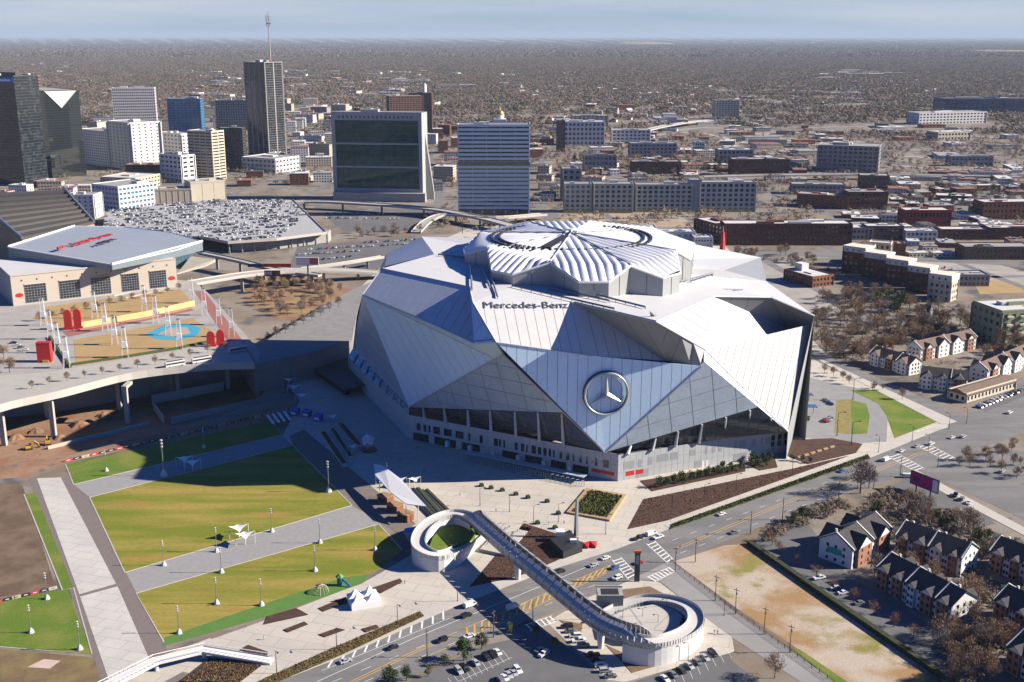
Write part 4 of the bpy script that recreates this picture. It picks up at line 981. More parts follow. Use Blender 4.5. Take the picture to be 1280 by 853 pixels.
# advert hoardings along the lawn edges
def hoarding(a, b_, n, label, cols, h=1.3, z=0.0):
    t = thing('banner_fence', label, 'banner fence', G(*a, z)); p, q = local(t, (G(*a, z), G(*b_, z)))
    for k in range(n):
        c = cols[k % len(cols)]; s = band([p.lerp(q, k/n+.005), p.lerp(q, (k+1)/n-.005)], .18, h, 0).build('banner', c, t)
        band([p.lerp(q, (k+.3)/n), p.lerp(q, (k+.7)/n)], .22, h*.62, h*.38).build('emblem', WHITEMETAL if c is not CREAM else DARKMETAL, t)
CREAM = mat('cream_banner', (.55, .5, .33), .6); NAVYB = mat('black_banner', (.02, .022, .025), .6); REDB = mat('crimson_banner', (.5, .04, .07), .6)
hoarding((80, 578), (205, 549), 12, 'line of red black and cream advert boards along the sunny lawn edge', (REDB, NAVYB, CREAM, REDB, NAVYB, NAVYB))
hoarding((206, 549), (335, 519), 14, 'line of black and green advert boards along the shaded lawn edge', (NAVYB, NAVYB, CREAM, REDB, NAVYB))
hoarding((-20, 758), (72, 736), 8, 'line of black and pink advert boards between dark dirt and the small lawn', (NAVYB, REDB, NAVYB, CREAM))
# fence round the vacant lot
t = thing('chain_fence', 'dark low fence between the side street and the vacant lot', 'fence', G(920, 768)); P_ = local(t, pxs([(838, 703), (862, 722), (920, 767), (1005, 828), (1044, 856)]))
for i in range(4):
    p, q = P_[i], P_[i+1]; n = max(2, int((q-p).length/3.5))
    for k in range(n): c = p.lerp(q, k/n); MB().box(c.x-.09, c.x+.09, c.y-.09, c.y+.09, 0, 1.7).build('post', DARKMETAL, t)
    for zz in (.3, 1.0, 1.6): MB().tube([p+Vector((0,0,zz)), q+Vector((0,0,zz))], .07, 4).build('rail', DARKMETAL, t)
# billboard by the far junction and solar canopy
t = thing('billboard', 'long magenta and white billboard on a post near the wide junction', 'billboard', G(1156, 614))
a, b_ = local(t, (G(1137, 604, 3), G(1172, 618, 3))); d = (b_-a).normalized(); n_ = Vector((-d.y, d.x, 0)); 
MB().add([a, b_, b_+Vector((0,0,7)), a+Vector((0,0,7)), a+n_*.8, b_+n_*.8, b_+n_*.8+Vector((0,0,7)), a+n_*.8+Vector((0,0,7))], [(0,1,2,3),(7,6,5,4),(0,4,5,1),(2,6,7,3),(1,5,6,2),(0,3,7,4)]).build('frame', DARKMETAL, t)
for k, (t0, t1, m) in enumerate(((.02, .5, mat('magenta', (.42, .01, .2), .5)), (.52, .8, mat('magenta', (.42, .01, .2))), (.8, .98, WHITEMETAL))):
    p, q = a.lerp(b_, t0)-n_*.06, a.lerp(b_, t1)-n_*.06; MB().quad(p+Vector((0,0,.5)), q+Vector((0,0,.5)), q+Vector((0,0,6.5)), p+Vector((0,0,6.5))).build('advert_panel', m, t)
p, q = a.lerp(b_, .1)-n_*.1, a.lerp(b_, .34)-n_*.1
MB().quad(p+Vector((0,0,2)), q+Vector((0,0,2)), q+Vector((0,0,4.6)), p+Vector((0,0,4.6))).build('advert_panel', mat('dark_plum', (.06, .01, .05), .5), t)
for f_ in (.25, .75): c = a.lerp(b_, f_); MB().tube([(c.x, c.y, 0), (c.x, c.y, 3)], .35, 6).build('post', DARKMETAL, t)
for k, (x, y) in enumerate(((1001, 502), (1006, 517))):
    t = thing('solar_canopy', 'blue solar panel canopy beside the drive, %s' % ('the one by the stadium flank trees', 'the one nearer the mulch bed')[k], 'solar panels', G(x, y)); 
    for i in range(6):
        for j in range(2): MB().box(-7+i*2.35, -4.8+i*2.35, -3+j*3.1, j*3.1, 4.6, 4.75).build('solar_panel', mat('solar_blue', (.06, .11, .2), .25, spec=.6), t)
    for x_ in (-5, 5): MB().tube([(x_, 0, 0), (x_, 0, 4.5)], .25, 6).build('post', STEEL, t)
# totem letters tank by the podium
t = thing('tall_panel', 'tall dark screen panel beside the white stadium tip', 'screen', G(992, 533)); MB().box(-1, 1, -.5, .5, 0, 8).build('panel', DARKMETAL, t); MB().box(-1.3, 1.3, -.9, .9, 0, .6).build('plinth', CONC, t)
# low seat walls on the mulch bed right of the podium
for k in range(6):
    t = tag(MB().box(-1.6, 1.6, -.5, .5, 0, .8).build('seat_wall', mat('tan_timber', (.42, .29, .15)), None), 'tan seat wall on the dark mulch beside the drive', 'bench', 'seat walls'); t.location = G(1000+8*k, 572-2.5*k, .25); t.rotation_euler.z = R(30)
# ================================================================== VIADUCT, UPPER PLAZA, ARENA
DZ = 19.0
EDGE = [(-60, 535), (0, 508), (77, 490), (165, 468), (258, 457), (318, 455)]
BACK = [(-60, 478), (0, 470), (80, 462), (157, 449), (228, 438), (300, 424)]
def viaduct():
    t = thing('viaduct', 'curved concrete road viaduct on tall piers above the dirt cutting', 'viaduct', G(165, 468, 0))
    e = smooth_line([G(x, y, DZ) for x, y in EDGE], 5); bk = smooth_line([G(x, y, DZ) for x, y in BACK], 5)
    e, bk = local(t, e), local(t, bk); b = MB()
    for i in range(len(e)-1): b.add([e[i], e[i+1], bk[i+1], bk[i]]+[v-Vector((0, 0, 3.2)) for v in (e[i], e[i+1], bk[i+1], bk[i])], [(0,1,2,3),(7,6,5,4),(0,4,5,1),(2,6,7,3)]+([(0,3,7,4)] if i == 0 else [])+([(1,5,6,2)] if i == len(e)-2 else []))
    b.build('deck', mat('viaduct_concrete', (.42, .40, .36), .85, .1), t)
    band([p+Vector((0,0,0)) for p in e], .5, 1.1, -3.4).build('parapet', mat('parapet_concrete', (.50, .48, .44), .85, .08), t)
    for x, y, w in ((6, 557, 0), (68, 546, 0), (160, 529, 0), (224, 497, 0), (286, 486, 0), (60, 522, 1), (150, 512, 1), (215, 490, 1)):
        f = G(x, y, PIT_Z) if y > 480 else G(x, y, 0)
        p = local(t, [f])[0]; MB().box(p.x-1.3, p.x+1.3, p.y-1.3, p.y+1.3, PIT_Z, DZ-3.2).build('pier', mat('viaduct_concrete', (.42, .40, .36)), t)
        MB().box(p.x-1.5, p.x+1.5, p.y-1.6, p.y+10, DZ-5.2, DZ-3.25).build('pier_cap', mat('viaduct_concrete', (.42, .40, .36)), t)
    # low planters with tiny trees and the kerb on deck are separate things below
viaduct()
plz = pxs([(-60, 478), (0, 470), (80, 462), (157, 449), (228, 438), (300, 424), (322, 452), (326, 440), (262, 368), (243, 352), (120, 340), (-60, 380)], DZ)
tag(MB().prism(plz, PIT_Z, DZ).build('upper_plaza', mat2('plaza_paving', (.40, .38, .35), (.33, .31, .29), .05, .4, .6)), kind='structure')
# sloping approach between viaduct and stadium concourse
ap = pxs([(300, 424, 19), (318, 455, 19), (385, 441, 18.4), (440, 425, 18), (446, 392, 17), (470, 350, 12), (440, 362, 14), (390, 390, 18), (324, 430, 19)])
tag(MB().prism(ap, [0]*9, [p.z-.2 for p in ap]).build('approach_road', mat('approach', (.19, .185, .18), .9, .18)), kind='structure')
DZ2 = DZ+.06
sheet('plaza_lawn', [(95, 458), (92, 425), (240, 398), (282, 425), (225, 436)], DRYG, DZ2)
sheet('plaza_lawn', [(40, 398), (60, 383), (225, 362), (245, 380), (130, 402), (85, 412)], DRYG, DZ2)
sheet('red_path', [(78, 415), (235, 384), (243, 388), (86, 421)], mat('red_paving', (.30, .12, .10), .9, .1), DZ2+.04)
sheet('red_path', [(243, 364), (255, 364), (302, 424), (285, 427)], mat('red_paving', (.30, .12, .10)), DZ2+.04)
sheet('blue_mosaic', [(181, 418), (205, 406), (232, 404), (251, 410), (247, 419), (222, 426), (196, 424)], mat('turquoise', (.06, .36, .50), .5, .1), DZ2+.05)
sheet('mosaic_centre', [(196, 419), (212, 410), (234, 409), (238, 417), (218, 421)], mat('mosaic_stone', (.42, .34, .28), .8, .1), DZ2+.09)
for pl in ([(83, 458), (158, 447), (226, 436)], [(62, 422), (88, 460)], [(228, 435), (262, 428)]):
    o = tag(band(pxs(pl, DZ2), 1.6, 1.4, 0).build('clipped_hedge', mat('hedge_green', (.05, .07, .02), .95, .3, 1.0)), 'clipped green hedge edging the tan lawn of the upper plaza', 'hedge', 'hedges on the upper plaza')
# light pylons
def pylon_proto():
    r = thing('light_pylon', 'white lattice light pylon on four legs on the upper plaza', 'pylon', group='light pylons')
    for sx in (-1, 1):
        for sy in (-1, 1): MB().tube([(sx*2.0, sy*2.0, 0), (sx*1.5, sy*1.5, 7)], .22, 4).build('leg', WHITEMETAL, r)
    lat = MB()
    for sx in (-1, 1):
        for sy in (-1, 1): lat.tube([(sx*1.5, sy*1.5, 7), (sx*1.0, sy*1.0, 20)], .16, 4)
    for k in range(9):
        z0, z1 = 7+13*k/9, 7+13*(k+1)/9; w0, w1 = 1.5-.5*k/9, 1.5-.5*(k+1)/9
        for sx, sy, ex, ey in ((-1,-1,1,-1),(1,-1,1,1),(1,1,-1,1),(-1,1,-1,-1)): lat.tube([(sx*w0, sy*w0, z0), (ex*w1, ey*w1, z1)], .1, 3, False)
    lat.build('lattice', WHITEMETAL, r)
    MB().prism([(-1.5, -1.5), (1.5, -1.5), (1.5, 1.5), (-1.5, 1.5)], 6.6, 10.5).build('sleeve', WHITEMETAL, r)
    MB().box(-1.2, 1.2, -1.2, 1.2, 20, 20.4).build('lamp_tray', STEEL, r)
    return r
py0 = pylon_proto()
PY = [(84, 460), (157, 447), (225, 436), (290, 421), (73, 441), (144, 431), (211, 419), (274, 406), (64, 424), (132, 414), (195, 404), (256, 394), (55, 407), (119, 398), (181, 390), (240, 379)]
for i, (x, y) in enumerate(PY):
    o = py0 if i == 0 else copy_tree(py0); o.location = G(x, y, DZ); o.rotation_euler.z = R(12)
# red torches, stage wall and red box
for x, y, lb in ((86, 412, 'red slab sculpture at the end of the yellow wall, one of the taller pair'), (98, 411, 'red slab sculpture touching the start of the yellow wall'), (264, 433, 'short red slab sculpture at the shaded plaza corner'), (276, 431, 'short red slab sculpture joined by a low beam at the plaza corner')):
    t = thing('red_slab', lb, 'sculpture', G(x, y, DZ), R(10)); hh = 12 if x < 200 else 8
    MB().box(-2.6, 2.6, -1, 1, 0, hh).build('slab', REDP, t); MB().tube([(0, -.9, hh), (0, .9, hh)], 2.4, 10).build('rounded_top', REDP, t); MB().box(-3.4, 3.4, -1.5, 1.5, 0, 1.6).build('plinth', REDP, t)
t = thing('yellow_wall', 'long pale yellow stage wall crossing the tan plaza lawn', 'wall', G(170, 400, DZ))
P_ = local(t, pxs([(101, 411), (182, 397), (243, 383)], DZ)); band(P_, 1.2, 4.6, 0).build('wall', mat('pale_yellow', (.62, .50, .22), .7), t); band([p+Vector((0, -3, 0)) for p in P_], 5, .5, 0).build('platform', mat('platform_pink', (.42, .22, .18), .8), t)
t = thing('red_box', 'tall red box kiosk standing on the paved end of the plaza', 'kiosk', G(57, 452, DZ), R(6)); MB().box(-4.2, 4.2, -2.5, 2.5, 0, 12.5).build('box', REDP, t); MB().box(-1, 2.8, -3.2, -2.4, 0, 1.6).build('counter', YELLOW, t); MB().box(-4.4, 4.4, -2.7, 2.7, 12.5, 12.9).build('cap', REDP, t)
# works in the cutting: spoil heaps, a concrete ramp wall, stacked pipes
for k, (x, y, r_) in enumerate(((20, 548, 5), (100, 532, 6), (112, 528, 4), (75, 548, 4), (45, 540, 5), (130, 520, 5))):
    rr = random.Random(k); b = MB(); ring_ = [(r_*rr.uniform(.8, 1.2)*math.cos(a*math.pi/6), r_*rr.uniform(.8, 1.2)*math.sin(a*math.pi/6), 0) for a in range(12)]; mid_ = [(p[0]*.5+rr.uniform(-.4, .4), p[1]*.5+rr.uniform(-.4, .4), r_*.35*rr.uniform(.8, 1.2)) for p in ring_]
    b.add(ring_+mid_+[(0, 0, r_*.5)], [(i, (i+1) % 12, (i+1) % 12+12, i+12) for i in range(12)]+[(i+12, (i+1) % 12+12, 24) for i in range(12)])
    o = tag(b.build('spoil_heap', mat('red_dirt', (.23, .115, .065))), 'low heap of red soil in the cutting below the viaduct', 'soil heap', 'soil heaps in the cutting'); o.location = G(x, y, PIT_Z)
t = thing('retaining_wall', 'stepped concrete retaining wall in the shaded cutting under the viaduct', 'wall', G(190, 510, PIT_Z))
for a, b_, hh in (((190, 505), (280, 488), 6), ((192, 512), (205, 530), 5), ((215, 530), (325, 505), 4), ((60, 562), (185, 532), 2)):
    p, q = local(t, (G(*a, PIT_Z), G(*b_, PIT_Z))); band([p, q], .8, hh, 0).build('wall_panel', CONC, t)
# ---------------------------------------------------------------- arena
def arena():
    t = thing('arena', 'cream walled arena with a folded silver roof carrying red lettering', 'arena', G(120, 372, DZ))
    STONE = mat('cream_stone', (.55, .48, .40), .8, .05, .1)
    fl, fr = G(17, 383, DZ), G(222, 359, DZ); d = (fr-fl).normalized(); n = Vector((d.y, -d.x, 0)); ln = (fr-fl).length; dep = 75
    zt = height_at(fl, 346); up = Vector((0, 0, 1))
    c = local(t, (fl, fr, fr-n*dep, fl-n*dep)); MB().prism([c[0], c[1], c[2], c[3]], 0, zt-DZ).build('wall', STONE, t)
    MB().prism([c[0]-n*1.2, c[1]-n*1.2, c[2], c[3]], zt-DZ, zt-DZ+.5).build('ledge_roof', ROOFW, t)
    band([c[0], c[1]], .8, zt-DZ+1.1, zt-DZ).build('parapet', STONE, t)
    p0 = local(t, [fl])[0]
    for k, (x0, x1) in enumerate(((32, 57), (73, 98), (112, 136), (150, 172), (186, 208))):
        s0, s1 = (x0-17)/205*ln, (x1-17)/205*ln
        w = MB(); a, b_ = p0+d*s0+n*.05, p0+d*s1+n*.05; z0, z1 = 1.5, 15.5
        w.add([a+up*z0, b_+up*z0, b_+up*z1, a+up*z1], [(0,1,2,3)]); wn = w.build('window', GLASSD, t)
        m = MB()
        for i in range(8): q = a.lerp(b_, i/7); m.box(q.x-.12, q.x+.12, q.y-.25, q.y+.1, z0, z1)
        for j in range(8): z = z0+(z1-z0)*j/7; s_ = band([a+n*.1, b_+n*.1], .25, z+.12, z-.12); m.add(s_.v, s_.f)
        m.build('window_grid', mat('window_bars', (.24, .27, .31), .5), wn)
        band([a+n*.2, b_+n*.2], .7, z1+.7, z1).build('lintel', STONE, wn)
    for k in range(11):
        q = p0+d*(ln*(.06+.088*k))+n*.06; z = zt-DZ-4.5
        MB().add([q-d*.9+up*z, q+d*.9+up*z, q+up*(z+1.6)], [(0,1,2)]).build('triangle_vent', DARKMETAL, t)
    for s0 in (8/205, 198/205):
        q = p0+d*(ln*s0)+n*.1+up*8; b = MB(); b.add([q+d*3*math.cos(a*math.pi/8)+up*1.7*math.sin(a*math.pi/8) for a in range(16)], [tuple(range(16))]); b.build('red_emblem', REDP, t)
    rp = [(10, 309, 52), (93, 283, 53), (155, 284, 52), (214, 291, 51), (253, 302, 50), (220, 313, 48), (140, 331, 46.5)]
    W_ = [G(*p) for p in rp]; lp = local(t, W_); b = MB(); cc = sum(lp, Vector())/7+Vector((0, 0, 1.2))
    for i in range(7): b.add([lp[i], lp[(i+1) % 7], cc], [(0, 1, 2)])
    for i, f_ in enumerate(b.f):
        a_, b_, c_ = (Vector(b.v[x]) for x in f_)
        if (b_-a_).cross(c_-a_).z < 0: b.f[i] = f_[::-1]
    rf = b.build('roof', mat('silver_roof', (.40, .44, .47), .5, .06, .1, metal=.3), t)
    MB().tube(lp+[lp[0]], .6, 5).build('roof_edge', WHITEMETAL, rf)
    for a_, b_ in ((lp[0], lp[1]), (lp[6], lp[4])): MB().tube([a_+Vector((0,0,.6)), b_+Vector((0,0,.6))], .8, 5).build('roof_rib', WHITEMETAL, rf)
    cw = MB()
    for a_, b_ in ((lp[0], lp[6]), (lp[6], lp[5]), (lp[5], lp[4])): cw.quad(a_-up*.2, b_-up*.2, Vector((b_.x, b_.y, zt-DZ)), Vector((a_.x, a_.y, zt-DZ)))
    cw.build('clerestory', mat('clerestory', (.20, .24, .27), .4, .06, metal=.3), t)
    a_, b_ = G(72, 311, 55), G(150, 290, 55)
    for s, m, mid, sz in (('State Farm', REDP, (114, 299), 12), ('ARENA', DARKMETAL, (132, 302), 7.5)):
        mdl = local(t, [G(*mid, 53.2)])[0]; place_text(s, sz, mdl, b_-a_, Vector((0, 0, 1)), m, rf, bold=.12, depth=.3)
    em = local(t, [G(74, 310, 53.4)])[0]
    for k in range(3): MB().tube([em+(b_-a_).normalized()*(k*2.6-2), em+(b_-a_).normalized()*(k*2.6)+Vector((0, 2.5, 0))], 1.1, 6).build('roof_emblem', REDP, rf)
    g = [G(212, 337, DZ), G(243, 330, DZ)]; ga, gb = local(t, g); dd = (gb-ga).normalized(); nn = Vector((dd.y, -dd.x, 0))
    MB().prism([ga, gb, gb-nn*25, ga-nn*25], 0, 25).build('glass_corner', mat('blue_glass', (.05, .10, .13), .1, .05, spec=.8), t)
    m = MB()
    for i in range(9): q = ga.lerp(gb, i/8)+nn*.1; m.box(q.x-.15, q.x+.15, q.y-.15, q.y+.15, 0, 25)
    for j in range(6): s_ = band([ga+nn*.1, gb+nn*.1], .3, j*5+.15, j*5-.15); m.add(s_.v, s_.f)
    m.build('glass_corner_bars', STEEL, t)
    g = local(t, pxs([(222, 352), (258, 342), (270, 336), (240, 332)], DZ)); MB().prism(g, 6, [7, 7, 8.5, 8.5]).build('entrance_canopy', mat('canopy_tan', (.42, .38, .31), .7), t)
arena()
# lamp posts and small trees are added with the vegetation
# dark ribbed atrium roof behind the arena
t = thing('ribbed_roof_hall', 'hall with a dark ribbed sloping roof and tan end wall beside the arena', 'building', G(60, 292, DZ))
nl, nr, fr_, fl_ = G(28, 300, 30), G(118, 280, 30), G(80, 237, 58), G(-40, 242, 58)
ln_, rn_, rf_, lf_ = local(t, (nl, nr, fr_, fl_)); DR = mat('dark_rib_roof', (.06, .055, .05), .6, .12)
for k in range(9):
    a, b_, c, d = ln_.lerp(lf_, k/9), rn_.lerp(rf_, k/9), rn_.lerp(rf_, (k+1)/9), ln_.lerp(lf_, (k+1)/9); u = Vector((0, 0, 2.6))
    MB().add([a, b_, c-u*.6, d-u*.6, a+u, b_+u, c-u*.1, d-u*.1], [(4,5,6,7),(0,1,5,4),(1,2,6,5),(3,0,4,7),(2,3,7,6)]).build('roof_step', DR, t)
for a, b_ in ((ln_, lf_), (rn_, rf_)): MB().tube([a+Vector((0,0,2)), b_+Vector((0,0,2))], 1.4, 6).build('roof_edge', STEEL, t)
MB().prism([ln_, rn_, rf_, lf_], -DZ, [30-DZ-.3, 30-DZ-.3, 58-DZ-.3, 58-DZ-.3]).build('wall', mat('tan_stone', (.40, .27, .16), .8, .08), t)
# ---------------------------------------------------------------- parking deck
PKZ = 13.0
pk_px = [(128, 287), (133, 263), (262, 250), (366, 250), (408, 291), (346, 299), (285, 303), (250, 296)]
pk = pxs(pk_px, PKZ)
t = thing('parking_deck', 'wide open parking deck packed with cars beside the arena', 'parking deck', G(270, 280, 0))
lp = local(t, pk); MB().prism(lp, PKZ-1.6, PKZ).build('deck', mat('deck_concrete', (.40, .40, .40), .85, .1), t)
band([lp[3], lp[4], lp[5], lp[6], lp[7]], .4, 1.1, -1.8).build('parapet', CONC, t)
for k in range(9):
    p = lp[4].lerp(lp[6], k/8)+Vector((0, 3, 0)); MB().box(p.x-.7, p.x+.7, p.y-.7, p.y+.7, 0, PKZ-1.6).build('column', CONC2, t)
b = MB(); b.prism([p+Vector((0, 14, 0)) for p in (lp[4], lp[5], lp[6])]+[lp[6]+Vector((0, 30, 0)), lp[4]+Vector((0, 30, 0))], 0, PKZ-1.7); b.build('core_wall', CONC2, t)
# ---------------------------------------------------------------- elevated roads around the gulch
def bridge_road(name, label, pl, w, thick=1.4, piers=True, rail=True, m=None):
    t = thing(name, label, 'bridge', G(pl[0][0], pl[0][1], 0)); P_ = local(t, smooth_line([G(*p) for p in pl], 5))
    band(P_, w, 0, -thick).build('deck', m or mat('road_deck', (.42, .395, .36), .85, .1), t)
    n = len(P_)
    for s in (1, -1):
        q = []
        for i, p in enumerate(P_):
            d = P_[min(i+1, n-1)]-P_[max(i-1, 0)]; d.z = 0; d.normalize(); q.append(p+Vector((-d.y, d.x, 0))*(w/2-.3)*s)
        band(q, .4, 1.0, -thick*.6).build('parapet', CONC, t)
    if piers:
        for i in range(2, n-1, 3):
            p = P_[i]
            if p.z > 4: MB().box(p.x-1.2, p.x+1.2, p.y-1.0, p.y+1.0, 0, p.z-thick).build('pier', CONC2, t)
    return t
bridge_road('road_bridge', 'elevated street crossing in front of the big green glass block', [(285, 258, 10), (380, 252, 10), (460, 255, 10), (545, 262, 10), (600, 272, 10), (640, 282, 8)], 16)
bridge_road('road_bridge', 'long elevated road from arena corner past the sunken trees', [(150, 372, 19), (250, 352, 17), (335, 340, 14), (420, 338, 10), (485, 342, 4)], 15)
bridge_road('road_bridge', 'narrow elevated link between parking deck and the arena corner road', [(252, 316, 14), (300, 326, 13), (350, 338, 12), (400, 344, 10)], 9)
bridge_road('rail_viaduct', 'straight pale elevated footway reaching the stadium corner', [(378, 336, 9), (430, 329, 9), (478, 321, 9)], 6)
bridge_road('road_bridge', 'pale curved street ramp behind the stadium roof', [(520, 290, 2), (535, 276, 6), (560, 268, 9), (620, 272, 10), (680, 268, 6)], 12)
bridge_road('road_bridge', 'long low highway viaduct beyond the mirrored concrete office', [(880, 221, 7), (960, 219, 8), (1100, 218, 8), (1300, 222, 7)], 18)
bridge_road('road_bridge', 'curving pale highway flyover near the white hotel', [(790, 168, 6), (830, 158, 9), (880, 151, 9), (930, 152, 8), (960, 158, 5)], 20)
# sign gantry over the road
t = thing('sign_gantry', 'sign over the elevated road reading RISE UP in white and red', 'sign', G(342, 346, 13)); a, b_ = local(t, (G(328, 347, 14), G(354, 341, 14)))
MB().box(a.x, b_.x, -.4, .4, .5, 5.5).build('board', mat('sign_black', (.02, .02, .022), .5), t); place_text('RISE', 3.6, Vector((a.x*.45+b_.x*.0-1, -.5, 3)), Vector((1, 0, 0)), Vector((0, -1, 0)), WHITEMETAL, t, bold=.06); place_text('UP', 3.6, Vector((b_.x*.6, -.5, 3)), Vector((1, 0, 0)), Vector((0, -1, 0)), REDP, t, bold=.06)
t = thing('billboard', 'white and red billboard on a single post beside the sunken car park', 'billboard', G(386, 362, 0)); hz = height_at(G(386, 362, 0), 322); MB().tube([(0,0,0), (0,0,hz-7)], .7, 8).build('post', DARKMETAL, t)
MB().box(-10, 10, -.6, .6, hz-7, hz).build('board', WHITEMETAL, t); MB().box(2, 9.6, -.7, -.62, hz-6, hz-.6).build('advert_panel', mat('coral', (.6, .1, .1), .5), t)
t = thing('banner_screen', 'long red and blue banner on the elevated road edge', 'banner', G(345, 334, 14)); MB().box(-12, 14, -.3, .3, 0, 3.2).build('banner', REDP, t); MB().box(-26, -12.2, -.3, .3, 0, 3).build('banner', mat('navy_banner', (.02, .04, .12), .5), t)
t = thing('roof_sign', 'small red letter sign on a post above the street ramp', 'sign', G(578, 292, 0)); hz = height_at(G(578, 292, 0), 273); MB().tube([(0,0,0), (0,0,hz-4)], .4, 6).build('post', DARKMETAL, t); MB().box(-9, 9, -.4, .4, hz-5, hz-4.4).build('tray', DARKMETAL, t); place_text('AVAC', 6.5, Vector((0, -.5, hz-1.2)), Vector((1, 0, 0)), Vector((0, -1, 0)), REDP, t, bold=.1, depth=.3)
# ================================================================== CITY
FOOT = []                                                            # (x, y, r) of everything placed
def bld(name, label, x0, y0, x1, y1, ytop, depth, floors, cols, wall, glass, band_f=.45, pier_f=.35, proud=.5, units=2, cat='building', group=None, z0=0.0, roofm=None, fancy=None, hgt=None):
    """box building: front edge foot given by two pixels, roof height by a pixel row; glazed core with a
    proud grid of floor bands and piers, roof slab with parapet and plant boxes"""
    p, q = G(x0, y0, z0), G(x1, y1, z0); d = q-p; w = d.length; rz = math.atan2(d.y, d.x)
    h = hgt if hgt else height_at(p, ytop)-z0
    t = thing(name, label, cat, p, rz, group)
    c = p+d/2+Vector((-d.y, d.x, 0)).normalized()*depth/2; FOOT.append((c.x, c.y, math.hypot(w, depth)/2))
    g = MB().box(0, w, 0, depth, 0, h-.3).build('glazing', glass, t)
    m = MB(); fh = h/floors
    if band_f > 0:
        for k in range(floors+1):
            z = k*fh; a, b_ = max(0, z-fh*band_f/2), min(h, z+fh*band_f/2)
            m.box(-proud, w+proud, -proud, depth+proud, a, b_)
    def piers(L, put):
        n = max(1, round(L/(w/cols))); cw = L/n
        for k in range(n+1):
            c_ = k*cw; put(c_-cw*pier_f/2, c_+cw*pier_f/2)
    if pier_f > 0:
        piers(w, lambda a, b_: (m.box(a, b_, -proud*1.15, -.01, 0, h-.05), m.box(a, b_, depth+.01, depth+proud*1.15, 0, h-.05)))
        piers(depth, lambda a, b_: (m.box(-proud*1.15, -.01, a, b_, 0, h-.05), m.box(w+.01, w+proud*1.15, a, b_, 0, h-.05)))
    if m.v: tag(m.build('facade_grid', wall, t), kind='stuff')
    r = MB().box(-proud-.1, w+proud+.1, -proud-.1, depth+proud+.1, h-.1, h+.5).build('roof', roofm or ROOFG, t)
    pr = MB()
    for a, b_, c_, e in ((-proud-.15, w+proud+.15, -proud-.15, -proud+.4), (-proud-.15, w+proud+.15, depth+proud-.4, depth+proud+.15), (-proud-.15, -proud+.4, -proud+.4, depth+proud-.4), (w+proud-.4, w+proud+.15, -proud+.4, depth+proud-.4)): pr.box(a, b_, c_, e, h-.12, h+1.4)
    pr.build('parapet', wall, r)
    rr = random.Random(int(x0*7+y0))
    for k in range(units):
        a = rr.uniform(.12, .7)*w; b_ = rr.uniform(.15, .65)*depth; s1 = w*rr.uniform(.1, .28); s2 = depth*rr.uniform(.12, .3); hh = min(h*.1, rr.uniform(2, 4.5))
        MB().box(a, min(w-.5, a+s1), b_, min(depth-.5, b_+s2), h+.5, h+.5+hh).build('rooftop_unit', wall if k % 2 else ROOFL, r)
    return t, w, h
ROOFG = mat('grey_roof', (.30, .29, .28), .9, .15, .1); ROOFL = mat('pale_roof', (.60, .59, .57), .85, .08, .1); ROOFD = mat('dark_roof', (.07, .068, .066), .9, .2)
GL = dict(dark=GLASSD, blue=glassy('blue_tower_glass', (.03, .10, .19)), green=glassy('green_glass', (.004, .045, .042), spec=.35), mirror=mat('mirror_glass', (.16, .18, .18), .03, .05, .02, metal=.9), brown=glassy('bronze_glass', (.05, .035, .025)))
WL = dict(white=mat('white_wall', (.70, .69, .67), .8, .04, .05), pale=mat('pale_lilac_wall', (.56, .54, .56), .8, .05), grey=mat('grey_wall', (.33, .33, .33), .8, .06), beige=mat('beige_wall', (.52, .45, .34), .8, .06), brown=mat('brown_wall', (.16, .10, .075), .8, .08),
          brick=BRICK, dark=mat('dark_wall', (.05, .048, .05), .6, .08), bluew=mat('pale_blue_wall', (.50, .60, .68), .7, .04), cream=mat('cream_wall', (.60, .53, .42), .8, .05), olive=mat('olive_wall', (.22, .24, .15), .8, .06), red=mat('red_wall', (.32, .04, .035), .7, .08), concrete=CONC2, dbrick=mat('dark_brick', (.13, .05, .036), .9, .15, .3), yellow=mat('yellow_sheathing', (.50, .43, .10), .8))
T_, W_, H_ = bld('glass_tower', 'black glass tower with a blue sign band at its top', -60, 226, 32, 233, 94, 45, 36, 30, WL['dark'], GL['dark'], .10, .0, .08)
MB().box(W_*.4, W_-1, -.9, -.3, H_-9, H_-2).build('sign_band', mat('sign_blue', (.03, .16, .5), .4), T_)
MB().box(W_*.74, W_-6, -1.1, -.92, H_-7, H_-4).build('sign_lettering', WHITEMETAL, T_)
bld('brick_penthouse', 'brown stone tower top rising behind the black glass tower', 26, 210, 53, 210, 96, 30, 30, 10, WL['brown'], GL['brown'], .4, .3)
T_, W_, H_ = bld('mirror_tower', 'mirrored glass tower with a white triangular roof notch', 28, 214, 66, 223, 111, 55, 34, 12, mat('mirror_trim', (.12, .13, .125), .3, metal=.6), GL['mirror'], .06, .0, .1, 0)
MB().add([(W_+.3, 1, H_), (W_+.3, 50, H_), (W_+.3, 25, H_-26)], [(0, 1, 2)]).build('notch_panel', WL['white'], T_)
MB().tube([(W_+.5, 1, H_), (W_+.5, 25, H_-26), (W_+.5, 50, H_)], .8, 5).build('notch_edge', WHITEMETAL, T_)
bld('office_block', 'long white office block with blue shaded face and ribbon windows on its lit side', 103, 204, 140, 209, 162, 45, 13, 14, WL['white'], GL['blue'], .5, .4)
bld('office_block', 'taller white slab with thin window ribbons at the end of the long white office', 140, 209, 167, 213, 152, 55, 14, 6, WL['white'], GL['dark'], .62, .7)
bld('office_tower', 'pale lilac grid tower behind the white offices', 147, 195, 199, 194, 111, 24, 24, 22, WL['pale'], GL['dark'], .42, .35)
